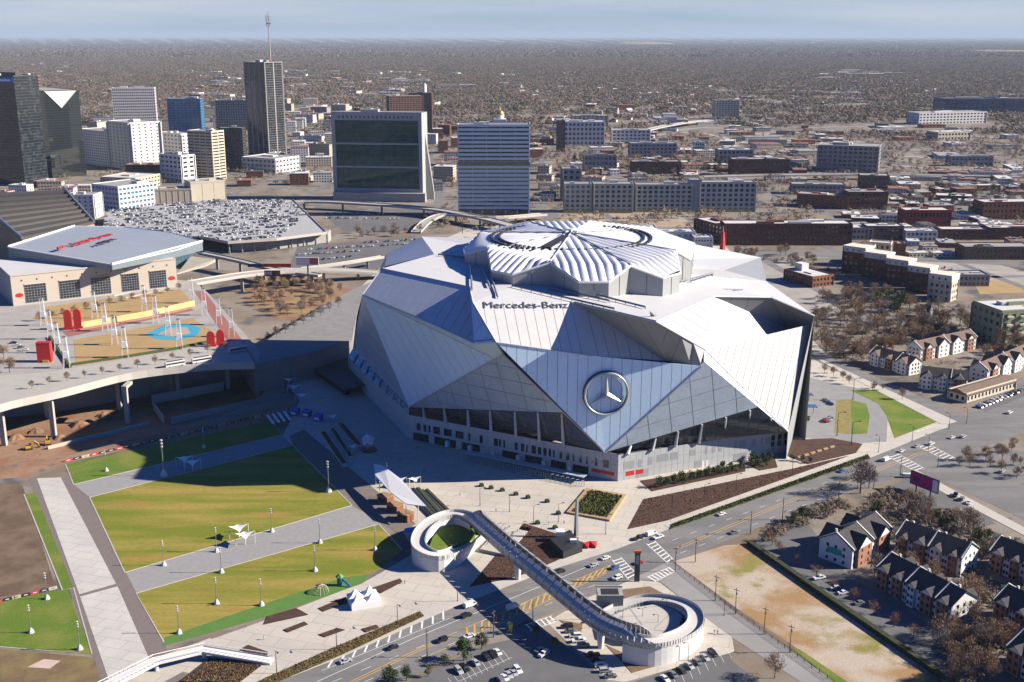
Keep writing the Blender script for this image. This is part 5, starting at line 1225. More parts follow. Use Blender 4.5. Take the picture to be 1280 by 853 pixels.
bld('glass_tower', 'blue glass tower with a notched white crown', 212, 172, 253, 172, 124, 30, 15, 8, mat('blue_spandrel', (.10, .22, .36), .3), GL['blue'], .2, .12, .2, 3, roofm=ROOFL)
bld('office_block', 'grey gridded office slab behind the black tower', 271, 164, 314, 164, 126, 30, 12, 14, WL['grey'], GL['dark'], .4, .35)
bld('office_tower', 'beige striped tower with ribbon windows', 239, 224, 268, 226, 164, 28, 16, 4, WL['cream'], GL['brown'], .5, .1, .7)
bld('office_tower', 'dark slab tower dotted with small windows next to the beige tower', 277, 212, 305, 212, 161, 22, 15, 8, WL['dark'], GL['dark'], .5, .4)
T_, W_, H_ = bld('black_skyscraper', 'tallest black skyscraper with pale vertical piers on its sunny side', 312, 196, 337, 199, 78, 38, 41, 4, mat('pier_stone', (.30, .28, .28), .6, .05), GLASSD, .08, .12, .5, 3)
bld('podium_block', 'low white podium at the foot of the black skyscraper', 304, 214, 345, 217, 197, 60, 3, 8, WL['white'], GL['dark'], .6, .4)
t = thing('radio_mast', 'slender red and white radio mast far beyond the black skyscraper', 'mast', G(340, 110)); hz = height_at(G(340, 110), 14); MB().tube([(0,0,0), (0,0,hz*.7), (0,0,hz)], [4, 3, 1.5], 4).build('mast', mat('mast_steel', (.3, .22, .22), .6), t); MB().tube([(-10, 0, hz*.84), (10, 0, hz*.84)], 2, 4).build('crossbar', STEEL, t)
for x_ in (-9, 9): MB().tube([(x_, 0, hz*.8), (x_, 0, hz*.95)], 1.4, 4).build('antenna', STEEL, t)
bld('office_block', 'white stepped block with a blank lit gable beside the beige tower', 203, 203, 229, 206, 166, 26, 8, 6, WL['white'], GL['dark'], .6, .5)
bld('office_block', 'small white checkered office in front of the beige tower', 203, 226, 229, 229, 193, 24, 6, 5, WL['white'], GL['dark'], .55, .4)
bld('office_block', 'long low white office with red trimmed window ribbons behind the parking deck', 118, 260, 150, 264, 231, 62, 5, 8, WL['white'], GL['blue'], .5, .3)
bld('office_block', 'flat pale warehouse roof block behind the low white office', 128, 236, 170, 238, 222, 60, 3, 8, WL['beige'], GL['dark'], .6, .5, roofm=ROOFL)
bld('blank_hall', 'beige blank walled hall with tall panels beside the parking deck', 171, 258, 240, 256, 239, 30, 1, 9, WL['beige'], WL['beige'], .1, .08, .3)
bld('blank_hall', 'taller cream blank block at the end of the parking deck', 240, 255, 283, 252, 229, 34, 1, 3, WL['cream'], WL['cream'], .1, .05, .2)
bld('brown_office', 'squat brown office block among the white offices', 158, 222, 200, 222, 207, 30, 3, 8, WL['brown'], GL['dark'], .5, .3, roofm=mat('terracotta_roof', (.30, .18, .10), .9))
bld('white_annex', 'white corner block with small square windows by the ribbed roof hall', 85, 274, 119, 274, 245, 28, 6, 5, WL['white'], GL['dark'], .6, .6)
# the green glass block with three tall tiers
def green_block():
    p, q = G(419, 250), G(528, 252); d = q-p; w = d.length; rz = math.atan2(d.y, d.x); h = height_at(p, 141)
    t = thing('green_glass_block', 'wide grey framed block with three tiers of dark green glass', 'building', p, rz); FOOT.append((p.x+w/2, p.y+20, w*.6)); fr = mat('frame_grey', (.36, .38, .38), .7, .05)
    MB().box(0, w, 4, 36, 0, h-.5).build('core', fr, t); base = h*.13
    for z0, z1 in ((.145, .375), (.40, .64), (.665, .915)):
        nx, nz_ = 14, 5; x0, x1 = w*.035, w*.965
        for i in range(nx):
            for j in range(nz_):
                a, b_ = x0+(x1-x0)*i/nx, x0+(x1-x0)*(i+1)/nx; c_, e = h*(z0+(z1-z0)*j/nz_), h*(z0+(z1-z0)*(j+1)/nz_)
                MB().box(a+.12, b_-.12, 2.6, 4.1, c_+.12, e-.12).build('pane', GL['green'], t)
    for z0, z1 in ((0, .14), (.378, .397), (.643, .662), (.918, 1.0)): MB().box(-1, w+1, 0, 36.5, h*z0, h*z1).build('frame_band', fr, t)
    for a, b_ in ((-1.2, w*.03), (w*.97, w+1.2)): MB().box(a, b_, -.4, 36.8, 0, h*1.0-.1).build('frame_pier', fr, t)
    for k in range(18): MB().box(w*(.07+.048*k), w*(.07+.048*k)+2.2, -.3, .3, h*.94, h*.965).build('window', GLASSD, t)
    MB().prism([(w+1.3, 20), (w+12, 22), (w+12, 26), (w+1.3, 26)], 0, [h*.75, 10, 10, h*.75]).build('sloping_fin', CONC2, t)
    MB().box(0, w+6, -10, 0-.5, 0, h*.10).build('podium', CONC2, t); MB().box(w*.3, w*.5, 12, 22, h, h+4).build('rooftop_unit', fr, t); MB().box(-1.2, w+1.2, -.5, .4, h, h+1.5).build('parapet', fr, t)
green_block()
T_, W_, H_ = bld('twin_tower', 'brown gridded tower with a white silo beyond the green glass block', 488, 172, 530, 171, 121, 34, 20, 12, WL['brown'], GL['dark'], .45, .3)
bld('twin_tower', 'dark brown slab standing behind the brown gridded tower', 512, 168, 540, 168, 117, 30, 20, 8, WL['brown'], GL['dark'], .5, .4)
t = thing('silo', 'white cylindrical silo stack above the brown towers', 'stack', G(532, 160)); hz = height_at(G(532, 160), 104); MB().tube([(0,0,0), (0,0,hz-5)], 4.2, 14).build('shaft', WHITEMETAL, t, smooth=True); MB().tube([(0,0,hz-5), (0,0,hz)], [4.2, 1], 14).build('cap', WHITEMETAL, t)
T_, W_, H_ = bld('federal_slab', 'tall pale blue slab with horizontal window ribbons behind the stadium roof', 574, 270, 661, 270, 157, 26, 22, 5, WL['bluew'], GL['dark'], .62, .03, .9, 2, roofm=ROOFG)
MB().box(-1.2, W_+1.2, -1.2, -.9, H_*.56, H_*.60).build('dark_storey', GLASSD, T_)
for k in range(6): MB().box(W_*k/6+1, W_*(k+1)/6-1, -1.3, -1.0, 1, 8).build('lobby_glass', GLASSD, T_)
# gold dome
t = thing('capitol', 'gold domed white capitol peeking over the pale blue slab', 'capitol', G(625, 172)); g0 = G(625, 172); hz = height_at(g0, 133)
MB().box(-45, 45, -12, 12, 0, hz*.45).build('wing', WL['white'], t); MB().box(-14, 14, -16, 16, 0, hz*.6).build('centre_block', WL['white'], t); MB().tube([(0,0,hz*.6), (0,0,hz*.74)], 9, 16).build('drum', WL['white'], t)
b = MB(); b.tube([(0,0,hz*.74+9*math.sin(a)*1.1) for a in [math.pi/2*k/6 for k in range(7)]], [9*math.cos(math.pi/2*k/6)+.3 for k in range(7)], 16); b.build('dome', mat('gold', (.62, .40, .06), .35, .03, metal=.6), t, smooth=True); MB().tube([(0,0,hz*.74+9.9), (0,0,hz)], [1.4, .3], 8).build('lantern', WHITEMETAL, t)
# long unfinished apartment block with pale sheathing
for x0, x1, yt, yb, lb in ((706, 738, 231, 266, 'short end wing of the pale grid apartment block under construction'), (742, 790, 231, 266, 'middle short end wing of the pale grid apartments with yellow ground sheathing'), (795, 864, 232, 265, 'long middle wing of the pale grid apartment block'), (874, 943, 229, 265, 'far end wing of the pale grid apartment block past the stair tower')):
    T_, W_, H_ = bld('apartment_block', lb, x0, yb, x1, yb, yt, 22, 6, max(4, round((x1-x0)/7)), mat('sheathing', (.46, .47, .42), .8, .06), GL['dark'], .42, .42, .4, 1)
    MB().box(.5, W_-.5, -.7, -.1, .2, 3.4).build('ground_sheathing', WL['yellow'], T_)
T_, W_, H_ = bld('stair_tower', 'grey blank stair tower between the pale apartment wings', 861, 265, 876, 265, 226, 20, 1, 1, WL['grey'], WL['grey'], 0, 0, .1, 0)
bld('apartment_block', 'grey gabled end block behind the pale grid apartments', 703, 252, 725, 252, 212, 26, 6, 3, WL['grey'], GL['dark'], .5, .5)
bld('office_block', 'large concrete office with dark window grid beside the highway', 1021, 213, 1096, 216, 182, 60, 6, 12, mat('taupe', (.30, .28, .29), .8, .05), GL['dark'], .45, .35, .8, 3)
bld('hotel_tower', 'pale concrete hotel tower standing alone beyond the highway', 894, 149, 923, 149, 126, 40, 9, 8, WL['cream'], GL['dark'], .5, .4)
bld('brick_loft', 'long dark brick loft building with three rows of windows behind the stadium', 905, 307, 1063, 307, 281, 24, 4, 30, WL['dbrick'], GL['dark'], .45, .5, .3, 5, roofm=ROOFL)
bld('brick_loft', 'brick loft wing with white bay fronts beside the red mast', 868, 296, 906, 307, 274, 24, 4, 9, WL['dbrick'], GL['dark'], .45, .5, .3, 2, roofm=ROOFL)
bld('brick_office', 'orange brown brick office block with ribbon windows next to the lofts', 1060, 262, 1108, 262, 241, 30, 4, 10, WL['brick'], GL['dark'], .5, .3)
bld('brick_office', 'low curved brick block joined to the orange brick office', 996, 258, 1060, 262, 243, 26, 3, 14, WL['brick'], GL['dark'], .5, .3)
bld('brown_office', 'dark brown flat office in front of the concrete highway office', 1074, 237, 1110, 238, 220, 30, 3, 8, WL['brown'], GL['dark'], .5, .4)
bld('grey_office', 'low grey office with dark ribbon windows next to the brown office', 990, 243, 1056, 244, 231, 26, 2, 12, WL['grey'], GL['dark'], .5, .3)
T_, W_, H_ = bld('ballpark', 'blue steel ballpark stands near the horizon', 1180, 141, 1290, 141, 124, 90, 4, 20, mat('ballpark_blue', (.03, .08, .22), .6), GL['dark'], .3, .2, .6, 3, roofm=ROOFD)
bld('long_white_block', 'long white gridded block in front of the blue ballpark', 1148, 156, 1232, 154, 142, 50, 4, 20, WL['white'], GL['dark'], .5, .4)
bld('red_shop', 'two storey red walled shop beside the brick lofts', 1130, 284, 1187, 284, 264, 24, 2, 12, WL['red'], GL['dark'], .5, .4, roofm=ROOFL)
bld('brick_office', 'dark brick three storey block on the far side of the brick quarter', 1228, 275, 1300, 274, 254, 26, 3, 14, WL['dbrick'], GL['dark'], .5, .4, roofm=ROOFL)
bld('tan_office', 'tan flat office beyond the highway near the ballpark block', 1172, 176, 1212, 175, 166, 40, 2, 10, WL['cream'], GL['dark'], .5, .4, roofm=ROOFL)
for i, (x0, yb, x1, yt, dp, fl, w_, r_, lb) in enumerate((
  (765, 180, 812, 163, 26, 4, 'white', ROOFL, 'white four storey hospital wing next to the grey school'), (788, 197, 845, 180, 30, 4, 'grey', ROOFG, 'grey gridded school building above the brick lots'),
  (700, 182, 755, 153, 40, 5, 'white', ROOFL, 'white stepped hospital block with two taller ends'), (696, 190, 706, 152, 14, 8, 'brown', ROOFD, 'narrow brown tower beside the white hospital'), (716, 158, 760, 145, 30, 5, 'cream', ROOFL, 'cream hospital tower behind the white wing'),
  (868, 193, 880, 178, 18, 3, 'white', ROOFL, 'small white cube house block by the highway'), (898, 205, 940, 188, 30, 3, 'grey', ROOFL, 'grey low school with a glazed stair by the highway'), (915, 220, 985, 200, 30, 2, 'dbrick', ROOFG, 'wide dark brick warehouse with pale roof'),
  (790, 218, 850, 203, 24, 3, 'dbrick', ROOFG, 'dark brick warehouse with a gabled pale roof'), (730, 214, 770, 195, 20, 3, 'grey', ROOFD, 'grey brick school house behind the apartments'), (1188, 208, 1240, 196, 22, 2, 'grey', ROOFG, 'long grey shed beside the elevated highway'),
  (1050, 205, 1015, 205, 0, 1, 'grey', ROOFG, '')) ):
    if lb: bld('city_block', lb, x0, yb, x1, yb, yt, dp, fl, max(4, int((x1-x0)/5)), WL[w_], GL['dark'], .5, .4, .3, 3, roofm=r_)
for x0, yb, x1, yt, dp, fl, w_, r_, lb in (
  (1083, 300, 1128, 284, 20, 2, 'brown', ROOFL, 'brown low block with pale roof at the end of the long brick loft'), (1015, 300, 1090, 286, 26, 2, 'grey', ROOFL, 'wide shed with a white roof behind the brick loft'), (1132, 302, 1170, 290, 18, 2, 'white', ROOFL, 'white sided shed below the red shop'),
  (1176, 300, 1235, 288, 20, 2, 'dbrick', ROOFL, 'row of brick shops with white patchwork roofs'), (1205, 325, 1290, 310, 24, 2, 'brown', ROOFG, 'long brown shed with a pale lot in front'), (1095, 322, 1130, 306, 16, 2, 'brick', ROOFG, 'small orange brick shop behind the cream townhouses'),
  (1236, 300, 1290, 286, 20, 2, 'dbrick', ROOFL, 'brick warehouse with a white roof past the patchwork roofs'), (1178, 358, 1235, 345, 20, 2, 'grey', ROOFG, 'grey metal shed beside the gravel lot'), (940, 300, 985, 284, 20, 2, 'white', ROOFL, 'white roofed annex behind the brick lofts')):
    bld('city_block', lb, x0, yb, x1, yb, yt, dp, fl, max(4, int((x1-x0)/5)), WL[w_], GL['dark'], .5, .4, .3, 3, roofm=r_)
T_, W_, H_ = bld('corner_shop', 'small brick building with a white rooftop box beside the gravel yard', 980, 350, 1015, 360, 338, 24, 2, 9, WL['brick'], GL['dark'], .5, .4, .3, 1, roofm=ROOFL)
MB().box(2, 12, 10, 18, H_+.5, H_+7).build('rooftop_box', WL['white'], T_)
# cream townhouse cubes
for k, (x, y) in enumerate(((1053, 345), (1079, 353), (1106, 361), (1133, 370), (1160, 380))):
    T_, W_, H_ = bld('townhouse', 'brick townhouse with a cream flat top storey, %s of the stepped row' % ('first', 'second', 'third', 'fourth', 'last')[k], x, y-6, x+26, y-2, y-36, 16, 4, 4, WL['dbrick'] if k < 4 else WL['cream'], GL['dark'], .5, .5, .3, 0, group='stepped townhouse row', roofm=WL['cream'], cat='house'); MB().box(-.9, W_+.9, -.9, 16.9, H_-3.6, H_+1.9).build('top_storey', mat('cream_render', (.74, .68, .56), .8, .04), T_); [MB().box(W_*(.12+.3*q), W_*(.12+.3*q)+1.6, -1.0, -.85, H_-2.6, H_-.6).build('window', GLASSD, T_) for q in range(3)]
for k, (x, y) in enumerate(((1085, 328), (1064, 332))): bld('townhouse', 'cream topped townhouse %s behind the stepped row' % ('farther', 'nearer')[k], x, y, x+26, y+2, y-24, 14, 3, 4, WL['cream'], GL['dark'], .5, .5, .3, 0, group='rear townhouses', roofm=WL['cream'], cat='house')
T_, W_, H_ = bld('apartment_block', 'olive and cream four storey apartment block with balconies above the thicket', 1213, 418, 1248, 432, 378, 60, 4, 5, WL['olive'], GL['dark'], .55, .5, .4, 4, roofm=ROOFL)
for k in range(5):
    for j in range(4): MB().box(W_+.6, W_+2.2, 4+k*11, 9+k*11, 2+j*H_/4, 3.2+j*H_/4).build('balcony', WL['cream'], T_)
# red construction mast and small crane behind the stadium
t = thing('red_mast', 'red lattice mast tower behind the stadium roof', 'mast', G(903, 312)); hz = height_at(G(903, 312), 290)
MB().tube([(0,0,0), (0,0,hz)], [3.2, 1.6], 4).build('mast', REDP, t); MB().tube([(0,0,hz), (0,0,hz+6)], [.6, .2], 4).build('tip', STEEL, t)
# low white roofs just behind the stadium
for x0, yb, x1, yt, lb in ((792, 298, 820, 286, 'blue grey shed roof just behind the stadium ring'), (822, 306, 868, 291, 'white stepped service building behind the stadium roof'), (868, 310, 890, 298, 'small pale service hut behind the stadium roof')):
    bld('service_building', lb, x0, yb, x1, yb, yt, 20, 2, 6, WL['white'], GL['dark'], .6, .5, .3, 3, roofm=ROOFL)
# ================================================================== TOWNHOUSES
SHING = mat('dark_shingles', (.045, .042, .042), .9, .2, .4); SHINGB = mat('brown_shingles', (.13, .09, .07), .9, .2, .4)
SIDING = mat('white_siding', (.72, .71, .68), .7, .04, .3); TANB = mat('tan_brick', (.30, .15, .10), .9, .12, .3)
def townhouses(label, x0, y0, x1, y1, depth, units, eave=8.6, rise=4.2, roofm=None, away=True, group=None, brick=(1, 0)):
    """gabled terrace: front foot line by two pixels; every unit has a cross gable, firewalls stand above the roof"""
    p, q = G(x0, y0), G(x1, y1); d = q-p; w = d.length; rz = math.atan2(d.y, d.x)
    t = thing('townhouse_row', label, 'townhouses', p, rz, group); FOOT.append(((p.x+q.x)/2, (p.y+q.y)/2+depth/2, w/2+4)); roofm = roofm or SHING
    s = 1 if away else -1
    y_a, y_b = 0, depth*s
    ym = (y_a+y_b)/2
    MB().prism([(0, y_a), (w, y_a), (w, y_b), (0, y_b)], 0, eave).build('wall', SIDING, t)
    for xx, nm in ((0, 'gable'), (w, 'gable')):
        MB().add([(xx, y_a, eave), (xx, y_b, eave), (xx, ym, eave+rise), (xx+(.3 if xx == 0 else -.3), y_a, eave), (xx+(.3 if xx == 0 else -.3), y_b, eave), (xx+(.3 if xx == 0 else -.3), ym, eave+rise)], [(0,1,2),(5,4,3),(0,2,5,3),(1,4,5,2)]).build(nm, SIDING, t)
    e = .7*s
    for a, b_ in ((y_a-e, ym), (ym, y_b+e)):
        za, zb = (eave-.4, eave+rise) if b_ == ym else (eave+rise, eave-.4)
        MB().add([(-.5, a, za), (w+.5, a, za), (w+.5, b_, zb), (-.5, b_, zb), (-.5, a, za+.35), (w+.5, a, za+.35), (w+.5, b_, zb+.35), (-.5, b_, zb+.35)], [(0,3,2,1),(4,5,6,7),(0,1,5,4),(1,2,6,5),(2,3,7,6),(3,0,4,7)]).build('roof_slope', roofm, t)
    uw = w/units
    for k in range(0, units+1, 1 if units < 3 else 2):
        x = k*uw
        for a, b_ in ((y_a-e*1.2, ym), (ym, y_b+e*1.2)):
            za, zb = (eave, eave+rise+.5) if b_ == ym else (eave+rise+.5, eave)
            MB().add([(x-.22, a, za), (x+.22, a, za), (x+.22, b_, zb), (x-.22, b_, zb), (x-.22, a, za+.45), (x+.22, a, za+.45), (x+.22, b_, zb+.1), (x-.22, b_, zb+.1)], [(0,3,2,1),(4,5,6,7),(0,1,5,4),(1,2,6,5),(2,3,7,6),(3,0,4,7)]).build('firewall', WHITE, t)
    for side, yy in ((-1*s, y_a), (1*s, y_b)):
        for k in range(units):
            c = (k+.5)*uw; hw = uw*(.3, .22, .34)[(k*7+units) % 3]; yo = yy+side*1.5; f_ = TANB if (k % 3) in brick else SIDING
            MB().prism([(c-hw, yy), (c+hw, yy), (c+hw, yo), (c-hw, yo)], 0, eave).build('bay', f_, t)
            pk = eave+hw*.8; yi = yy-side*min(abs(ym-yy)*.75, hw*1.6)
            MB().add([(c-hw, yo, eave), (c+hw, yo, eave), (c, yo, pk)], [(0, 1, 2)]).build('bay_gable', SIDING, t)
            for sg in (-1, 1):
                MB().add([(c+sg*(hw+.35), yo+side*.35, eave-.2), (c, yo+side*.35, pk+.15), (c, yi, pk+.15), (c+sg*(hw+.35), yi, eave-.2), (c+sg*(hw+.35), yo+side*.35, eave+.1), (c, yo+side*.35, pk+.45), (c, yi, pk+.45), (c+sg*(hw+.35), yi, eave+.1)], [(0,1,2,3),(4,7,6,5),(0,4,5,1),(0,3,7,4)]).build('bay_roof', roofm, t)
            m = MB()
            for fl in range(3):
                z = 1.0+fl*eave/3
                for dx in (-hw*.5, hw*.5): m.box(c+dx-.55, c+dx+.55, min(yo, yo+side*.06), max(yo, yo+side*.06), z, z+1.5)
                for dx in (-uw*.42, uw*.42): m.box(c+dx-.45, c+dx+.45, min(yy, yy+side*.06), max(yy, yy+side*.06), z, z+1.5)
            tag(m.build('windows', GLASSD, t), kind='stuff')
    for k in range(units):
        xv = (k+.3+.2*(k % 2))*uw; yv = ym+(y_b-ym)*.4; MB().box(xv-.4, xv+.4, yv-.4, yv+.4, eave, eave+rise*.75+.9).build('chimney', TANB if k % 2 else WALLW, t)
    for xx, sg in ((0, -1), (w, 1)):
        m = MB()
        for fl in range(3):
            for f_ in (.25, .5, .75): y = y_a+(y_b-y_a)*f_; m.box(min(xx, xx+sg*.07), max(xx, xx+sg*.07), y-.6, y+.6, 1+fl*eave/3, 2.5+fl*eave/3)
        tag(m.build('windows', GLASSD, t), kind='stuff')
    return t, w, eave
T_, W_, E_ = townhouses('white townhouse block carrying a teal sign on its blank gable wall', 1064, 712, 1112, 684, 16, 2, 9, 5)
MB().box(-.15, -.05, 5, 12, 4.2, 7).build('wall_sign', mat('teal_sign', (.03, .30, .26), .6), T_)
townhouses('terrace of dark roofed townhouses behind the teal sign block, with a lit white end gable', 1118, 692, 1200, 722, 14, 4, 9, 4.5)
townhouses('front terrace of white townhouses with dark roofs facing the brown hedge', 1095, 733, 1187, 784, 14, 5, 9, 4.5)
townhouses('short terrace of townhouses behind the lit white end gable', 1235, 712, 1300, 738, 14, 3, 9, 4.5)
townhouses('dark roofed townhouses past the end of the front terrace', 1240, 775, 1310, 812, 14, 3, 9, 4.5)
townhouses('townhouse block with a plain white gable wall below the front terrace', 1256, 835, 1330, 880, 16, 3, 9, 5)
townhouses('small white townhouse pair by the side road beyond the stadium', 1086, 455, 1136, 470, 12, 3, 8, 4, SHINGB, brick=(1,))
townhouses('brick ended townhouse row behind the small white pair', 1150, 452, 1219, 436, 12, 4, 9, 4, SHINGB, brick=(0,))
townhouses('white townhouse pair with black roof beside the junction road', 1148, 485, 1207, 492, 13, 3, 9, 4, brick=(2,))
townhouses('townhouse row with brown roof above the small car park', 1233, 480, 1290, 455, 12, 4, 9, 4, SHINGB, brick=(0,))
townhouses('single white gabled house among the bare trees', 1146, 397, 1162, 399, 9, 1, 6, 4, brick=())
T_, W_, H_ = bld('long_office', 'low brown roofed office with a row of windows by the junction', 1207, 504, 1268, 486, 488, 12, 1, 14, WL['cream'], GL['dark'], .5, .5, .3, 0, roofm=SHINGB, hgt=5)
MB().prism([(-1, -1.5), (W_+1, -1.5), (W_+1, 6), (-1, 6)], 5, [5.2, 5.2, 8, 8]).build('hip_roof', SHINGB, T_); MB().prism([(-1, 6), (W_+1, 6), (W_+1, 13.5), (-1, 13.5)], 5, [8, 8, 5.2, 5.2]).build('hip_roof', SHINGB, T_)
sheet('car_park', [(1215, 508), (1282, 480), (1282, 495), (1232, 515)], ASPH, .06)
sheet('gravel_lot', [(1120, 322), (1200, 318), (1282, 340), (1282, 362), (1190, 345)], mat2('gravel', (.40, .37, .33), (.30, .28, .25), .05, .4, .6), .05)
sheet('field', [(1215, 350), (1270, 352), (1282, 366), (1225, 368)], DRYG, .06)
sheet('sunken_car_park', [(372, 308), (520, 296), (535, 322), (500, 332), (430, 338), (360, 338)], ASPH, .05)
sheet('sunken_car_park', [(392, 258), (530, 262), (520, 288), (430, 290)], ASPH, .055)
sheet('bare_lot', [(700, 268), (868, 266), (868, 284), (700, 288)], mat2('tan_dirt', (.42, .32, .23), (.33, .26, .2), .05, .4, .6), .05)
sheet('brown_bank', [(300, 350), (380, 345), (440, 362), (400, 395), (350, 400), (310, 380)], mat2('leaf_litter', (.22, .13, .08), (.30, .21, .11), .05, .4, .6), .06)
sheet('gravel_yard', [(930, 330), (1000, 322), (1040, 370), (1060, 395), (1020, 400), (970, 365)], mat2('gravel', (.40, .37, .33), (.30, .28, .25)), .05)
sheet('junction_lot', [(1190, 590), (1250, 560), (1285, 565), (1285, 606)], ASPHL, .045)
sheet('corner_lot', [(1100, 612), (1140, 596), (1245, 655), (1190, 668)], ASPH, .045)
for pts, nm in (([(660, 300), (688, 262), (700, 262), (690, 300)], 'street'), ([(540, 262), (556, 205), (563, 205), (552, 262)], 'street'), ([(668, 262), (676, 190), (681, 190), (682, 262)], 'street'), ([(1110, 262), (1230, 238), (1282, 242), (1282, 247), (1120, 270)], 'street'), ([(690, 330), (1000, 312), (1282, 328), (1282, 333), (1000, 320)], 'street')):
    sheet(nm, pts, ASPHL, .075)
HW_PTS = []
HWY = mat('highway_concrete', (.36, .34, .31), .9, .08, .05)
for k, (pl, w) in enumerate((([(800, 172), (870, 166), (960, 185), (1100, 205), (1300, 222)], 16), ([(830, 165), (900, 160), (1010, 180), (1140, 196), (1300, 206)], 16), ([(940, 168), (1080, 164), (1180, 168), (1300, 176)], 18), ([(1000, 160), (1120, 158), (1300, 163)], 14), ([(0, 150), (180, 130), (300, 135)], 14), ([(400, 150), (560, 148), (700, 150)], 12))):
    hl_ = smooth_line(pxs(pl), 12); HW_PTS += hl_; o = band(hl_, w, .08+.03*k).build('highway', HWY); tag(o, kind='structure')
# ================================================================== VEGETATION
TWIG = [mat('bare_twigs_brown', (.20, .135, .098), .95, .25, .6), mat('bare_twigs_tan', (.28, .185, .115), .95, .25, .6), mat('bare_twigs_grey', (.19, .16, .14), .95, .2, .6)]
LEAF = [mat('leaf_dark_green', (.030, .055, .014), .9, .35, .8), mat('leaf_olive', (.075, .085, .022), .9, .3, .8), mat('leaf_gold', (.20, .125, .025), .9, .3, .8), mat('leaf_rust', (.20, .075, .028), .9, .3, .8)]
BARK = mat('bark', (.09, .068, .052), .95, .2)
def leafcloud(rnd, n, rx, rz_, z0, size, thin=False, clumps=9):
    """many small leaf or twig faces gathered in uneven clumps"""
    b = MB(); cs = []
    for k in range(clumps):
        a, u = rnd.uniform(0, 6.28), rnd.uniform(-.7, 1); r = rnd.uniform(.25, .8)*math.sqrt(max(.05, 1-u*u))
        cs.append((Vector((rx*r*math.cos(a), rx*r*math.sin(a), z0+rz_*u*.75)), rnd.uniform(.28, .5)))
    for k in range(n):
        c, s = rnd.choice(cs); v = Vector((rnd.gauss(0, 1), rnd.gauss(0, 1), rnd.gauss(0, 1))).normalized()*(rnd.random()**.45)
        p = c+Vector((v.x*rx*s, v.y*rx*s, v.z*rz_*s))
        if thin:
            d = ((p-Vector((0, 0, z0-rz_*1.1))).normalized()+Vector((rnd.uniform(-.6, .6), rnd.uniform(-.6, .6), rnd.uniform(-.3, .5)))).normalized()*size*rnd.uniform(.7, 1.5)
            w = d.cross(Vector((rnd.uniform(-1, 1), rnd.uniform(-1, 1), rnd.uniform(-1, 1)))).normalized()*size*.13
            b.add([p-w, p+w, p+d], [(0, 1, 2)])
        else:
            d = Vector((rnd.uniform(-1, 1), rnd.uniform(-1, 1), rnd.uniform(-.6, 1))).normalized()*size*rnd.uniform(.6, 1.3)
            w = d.cross(Vector((rnd.uniform(-1, 1), rnd.uniform(-1, 1), rnd.uniform(-1, 1)))).normalized()*size*.7
            b.add([p-w*.5, p+d*.5+w*.2, p+d, p+d*.4-w*.6], [(0, 1, 2, 3)])
    return b
def trunk(rnd, h, r, limbs=7, spread=.5):
    b = MB(); b.tube([(0, 0, -.3), (rnd.uniform(-.2, .2), rnd.uniform(-.2, .2), h*.45), (rnd.uniform(-.5, .5), rnd.uniform(-.5, .5), h*.9)], [r, r*.7, r*.2], 6)
    for k in range(limbs):
        a = 6.28*k/limbs+rnd.uniform(-.4, .4); z = h*rnd.uniform(.28, .6); L_n = h*rnd.uniform(.25, .45)*spread*2
        p = Vector((0, 0, z)); q = p+Vector((math.cos(a)*L_n*.5, math.sin(a)*L_n*.5, L_n*.45)); e = q+Vector((math.cos(a)*L_n*.35, math.sin(a)*L_n*.35, L_n*.5)); b.tube([p, q, e], [r*.45, r*.28, r*.08], 4, False)
    return b
_trees = {}
def tree_mesh(kind, v):
    key = (kind, v)
    if key in _trees: return _trees[key]
    rnd = random.Random(hash(kind) % 1000+v*31 if False else sum(map(ord, kind))+v*31)
    if kind.startswith('bare'):
        m = TWIG[{'bare': v % 3, 'baretan': 1}[kind]]; h = 10
        tr = trunk(rnd, h, .26, 9, .62).mesh('trunk', BARK); cr_ = leafcloud(rnd, 1100, 4.6, 4.4, 6.8, .8, True, 22).mesh('crown', m)
    elif kind == 'ball':
        tr = trunk(rnd, 4.2, .2, 5, .4).mesh('trunk', BARK); cr_ = leafcloud(rnd, 620, 2.6, 2.4, 3.1, .42, True, 16).mesh('crown', mat('copper_twigs', (.21, .115, .065), .95, .25, .6))
    elif kind == 'green':
        tr = trunk(rnd, 7, .3, 5, .4).mesh('trunk', BARK); cr_ = leafcloud(rnd, 900, 3.4, 3.6, 4.6, .75, False, 18).mesh('crown', LEAF[0])
    elif kind in ('olive', 'gold', 'rust'):
        tr = trunk(rnd, 7, .25, 6, .4).mesh('trunk', BARK); cr_ = leafcloud(rnd, 620, 2.9, 3.6, 5, .7, False, 14).mesh('crown', LEAF[{'olive': 1, 'gold': 2, 'rust': 3}[kind]])
    elif kind == 'pine':
        tr = trunk(rnd, 12, .32, 3, .2).mesh('trunk', BARK); cr_ = leafcloud(rnd, 800, 3.0, 4.6, 9, .85, False, 20).mesh('crown', LEAF[0])
    else:  # shrub
        tr = trunk(rnd, 2, .12, 4, .5).mesh('trunk', BARK); cr_ = leafcloud(rnd, 420, 1.5, 1.5, 1.6, .4, False, 12).mesh('crown', LEAF[0])
    _trees[key] = (tr, cr_); return _trees[key]
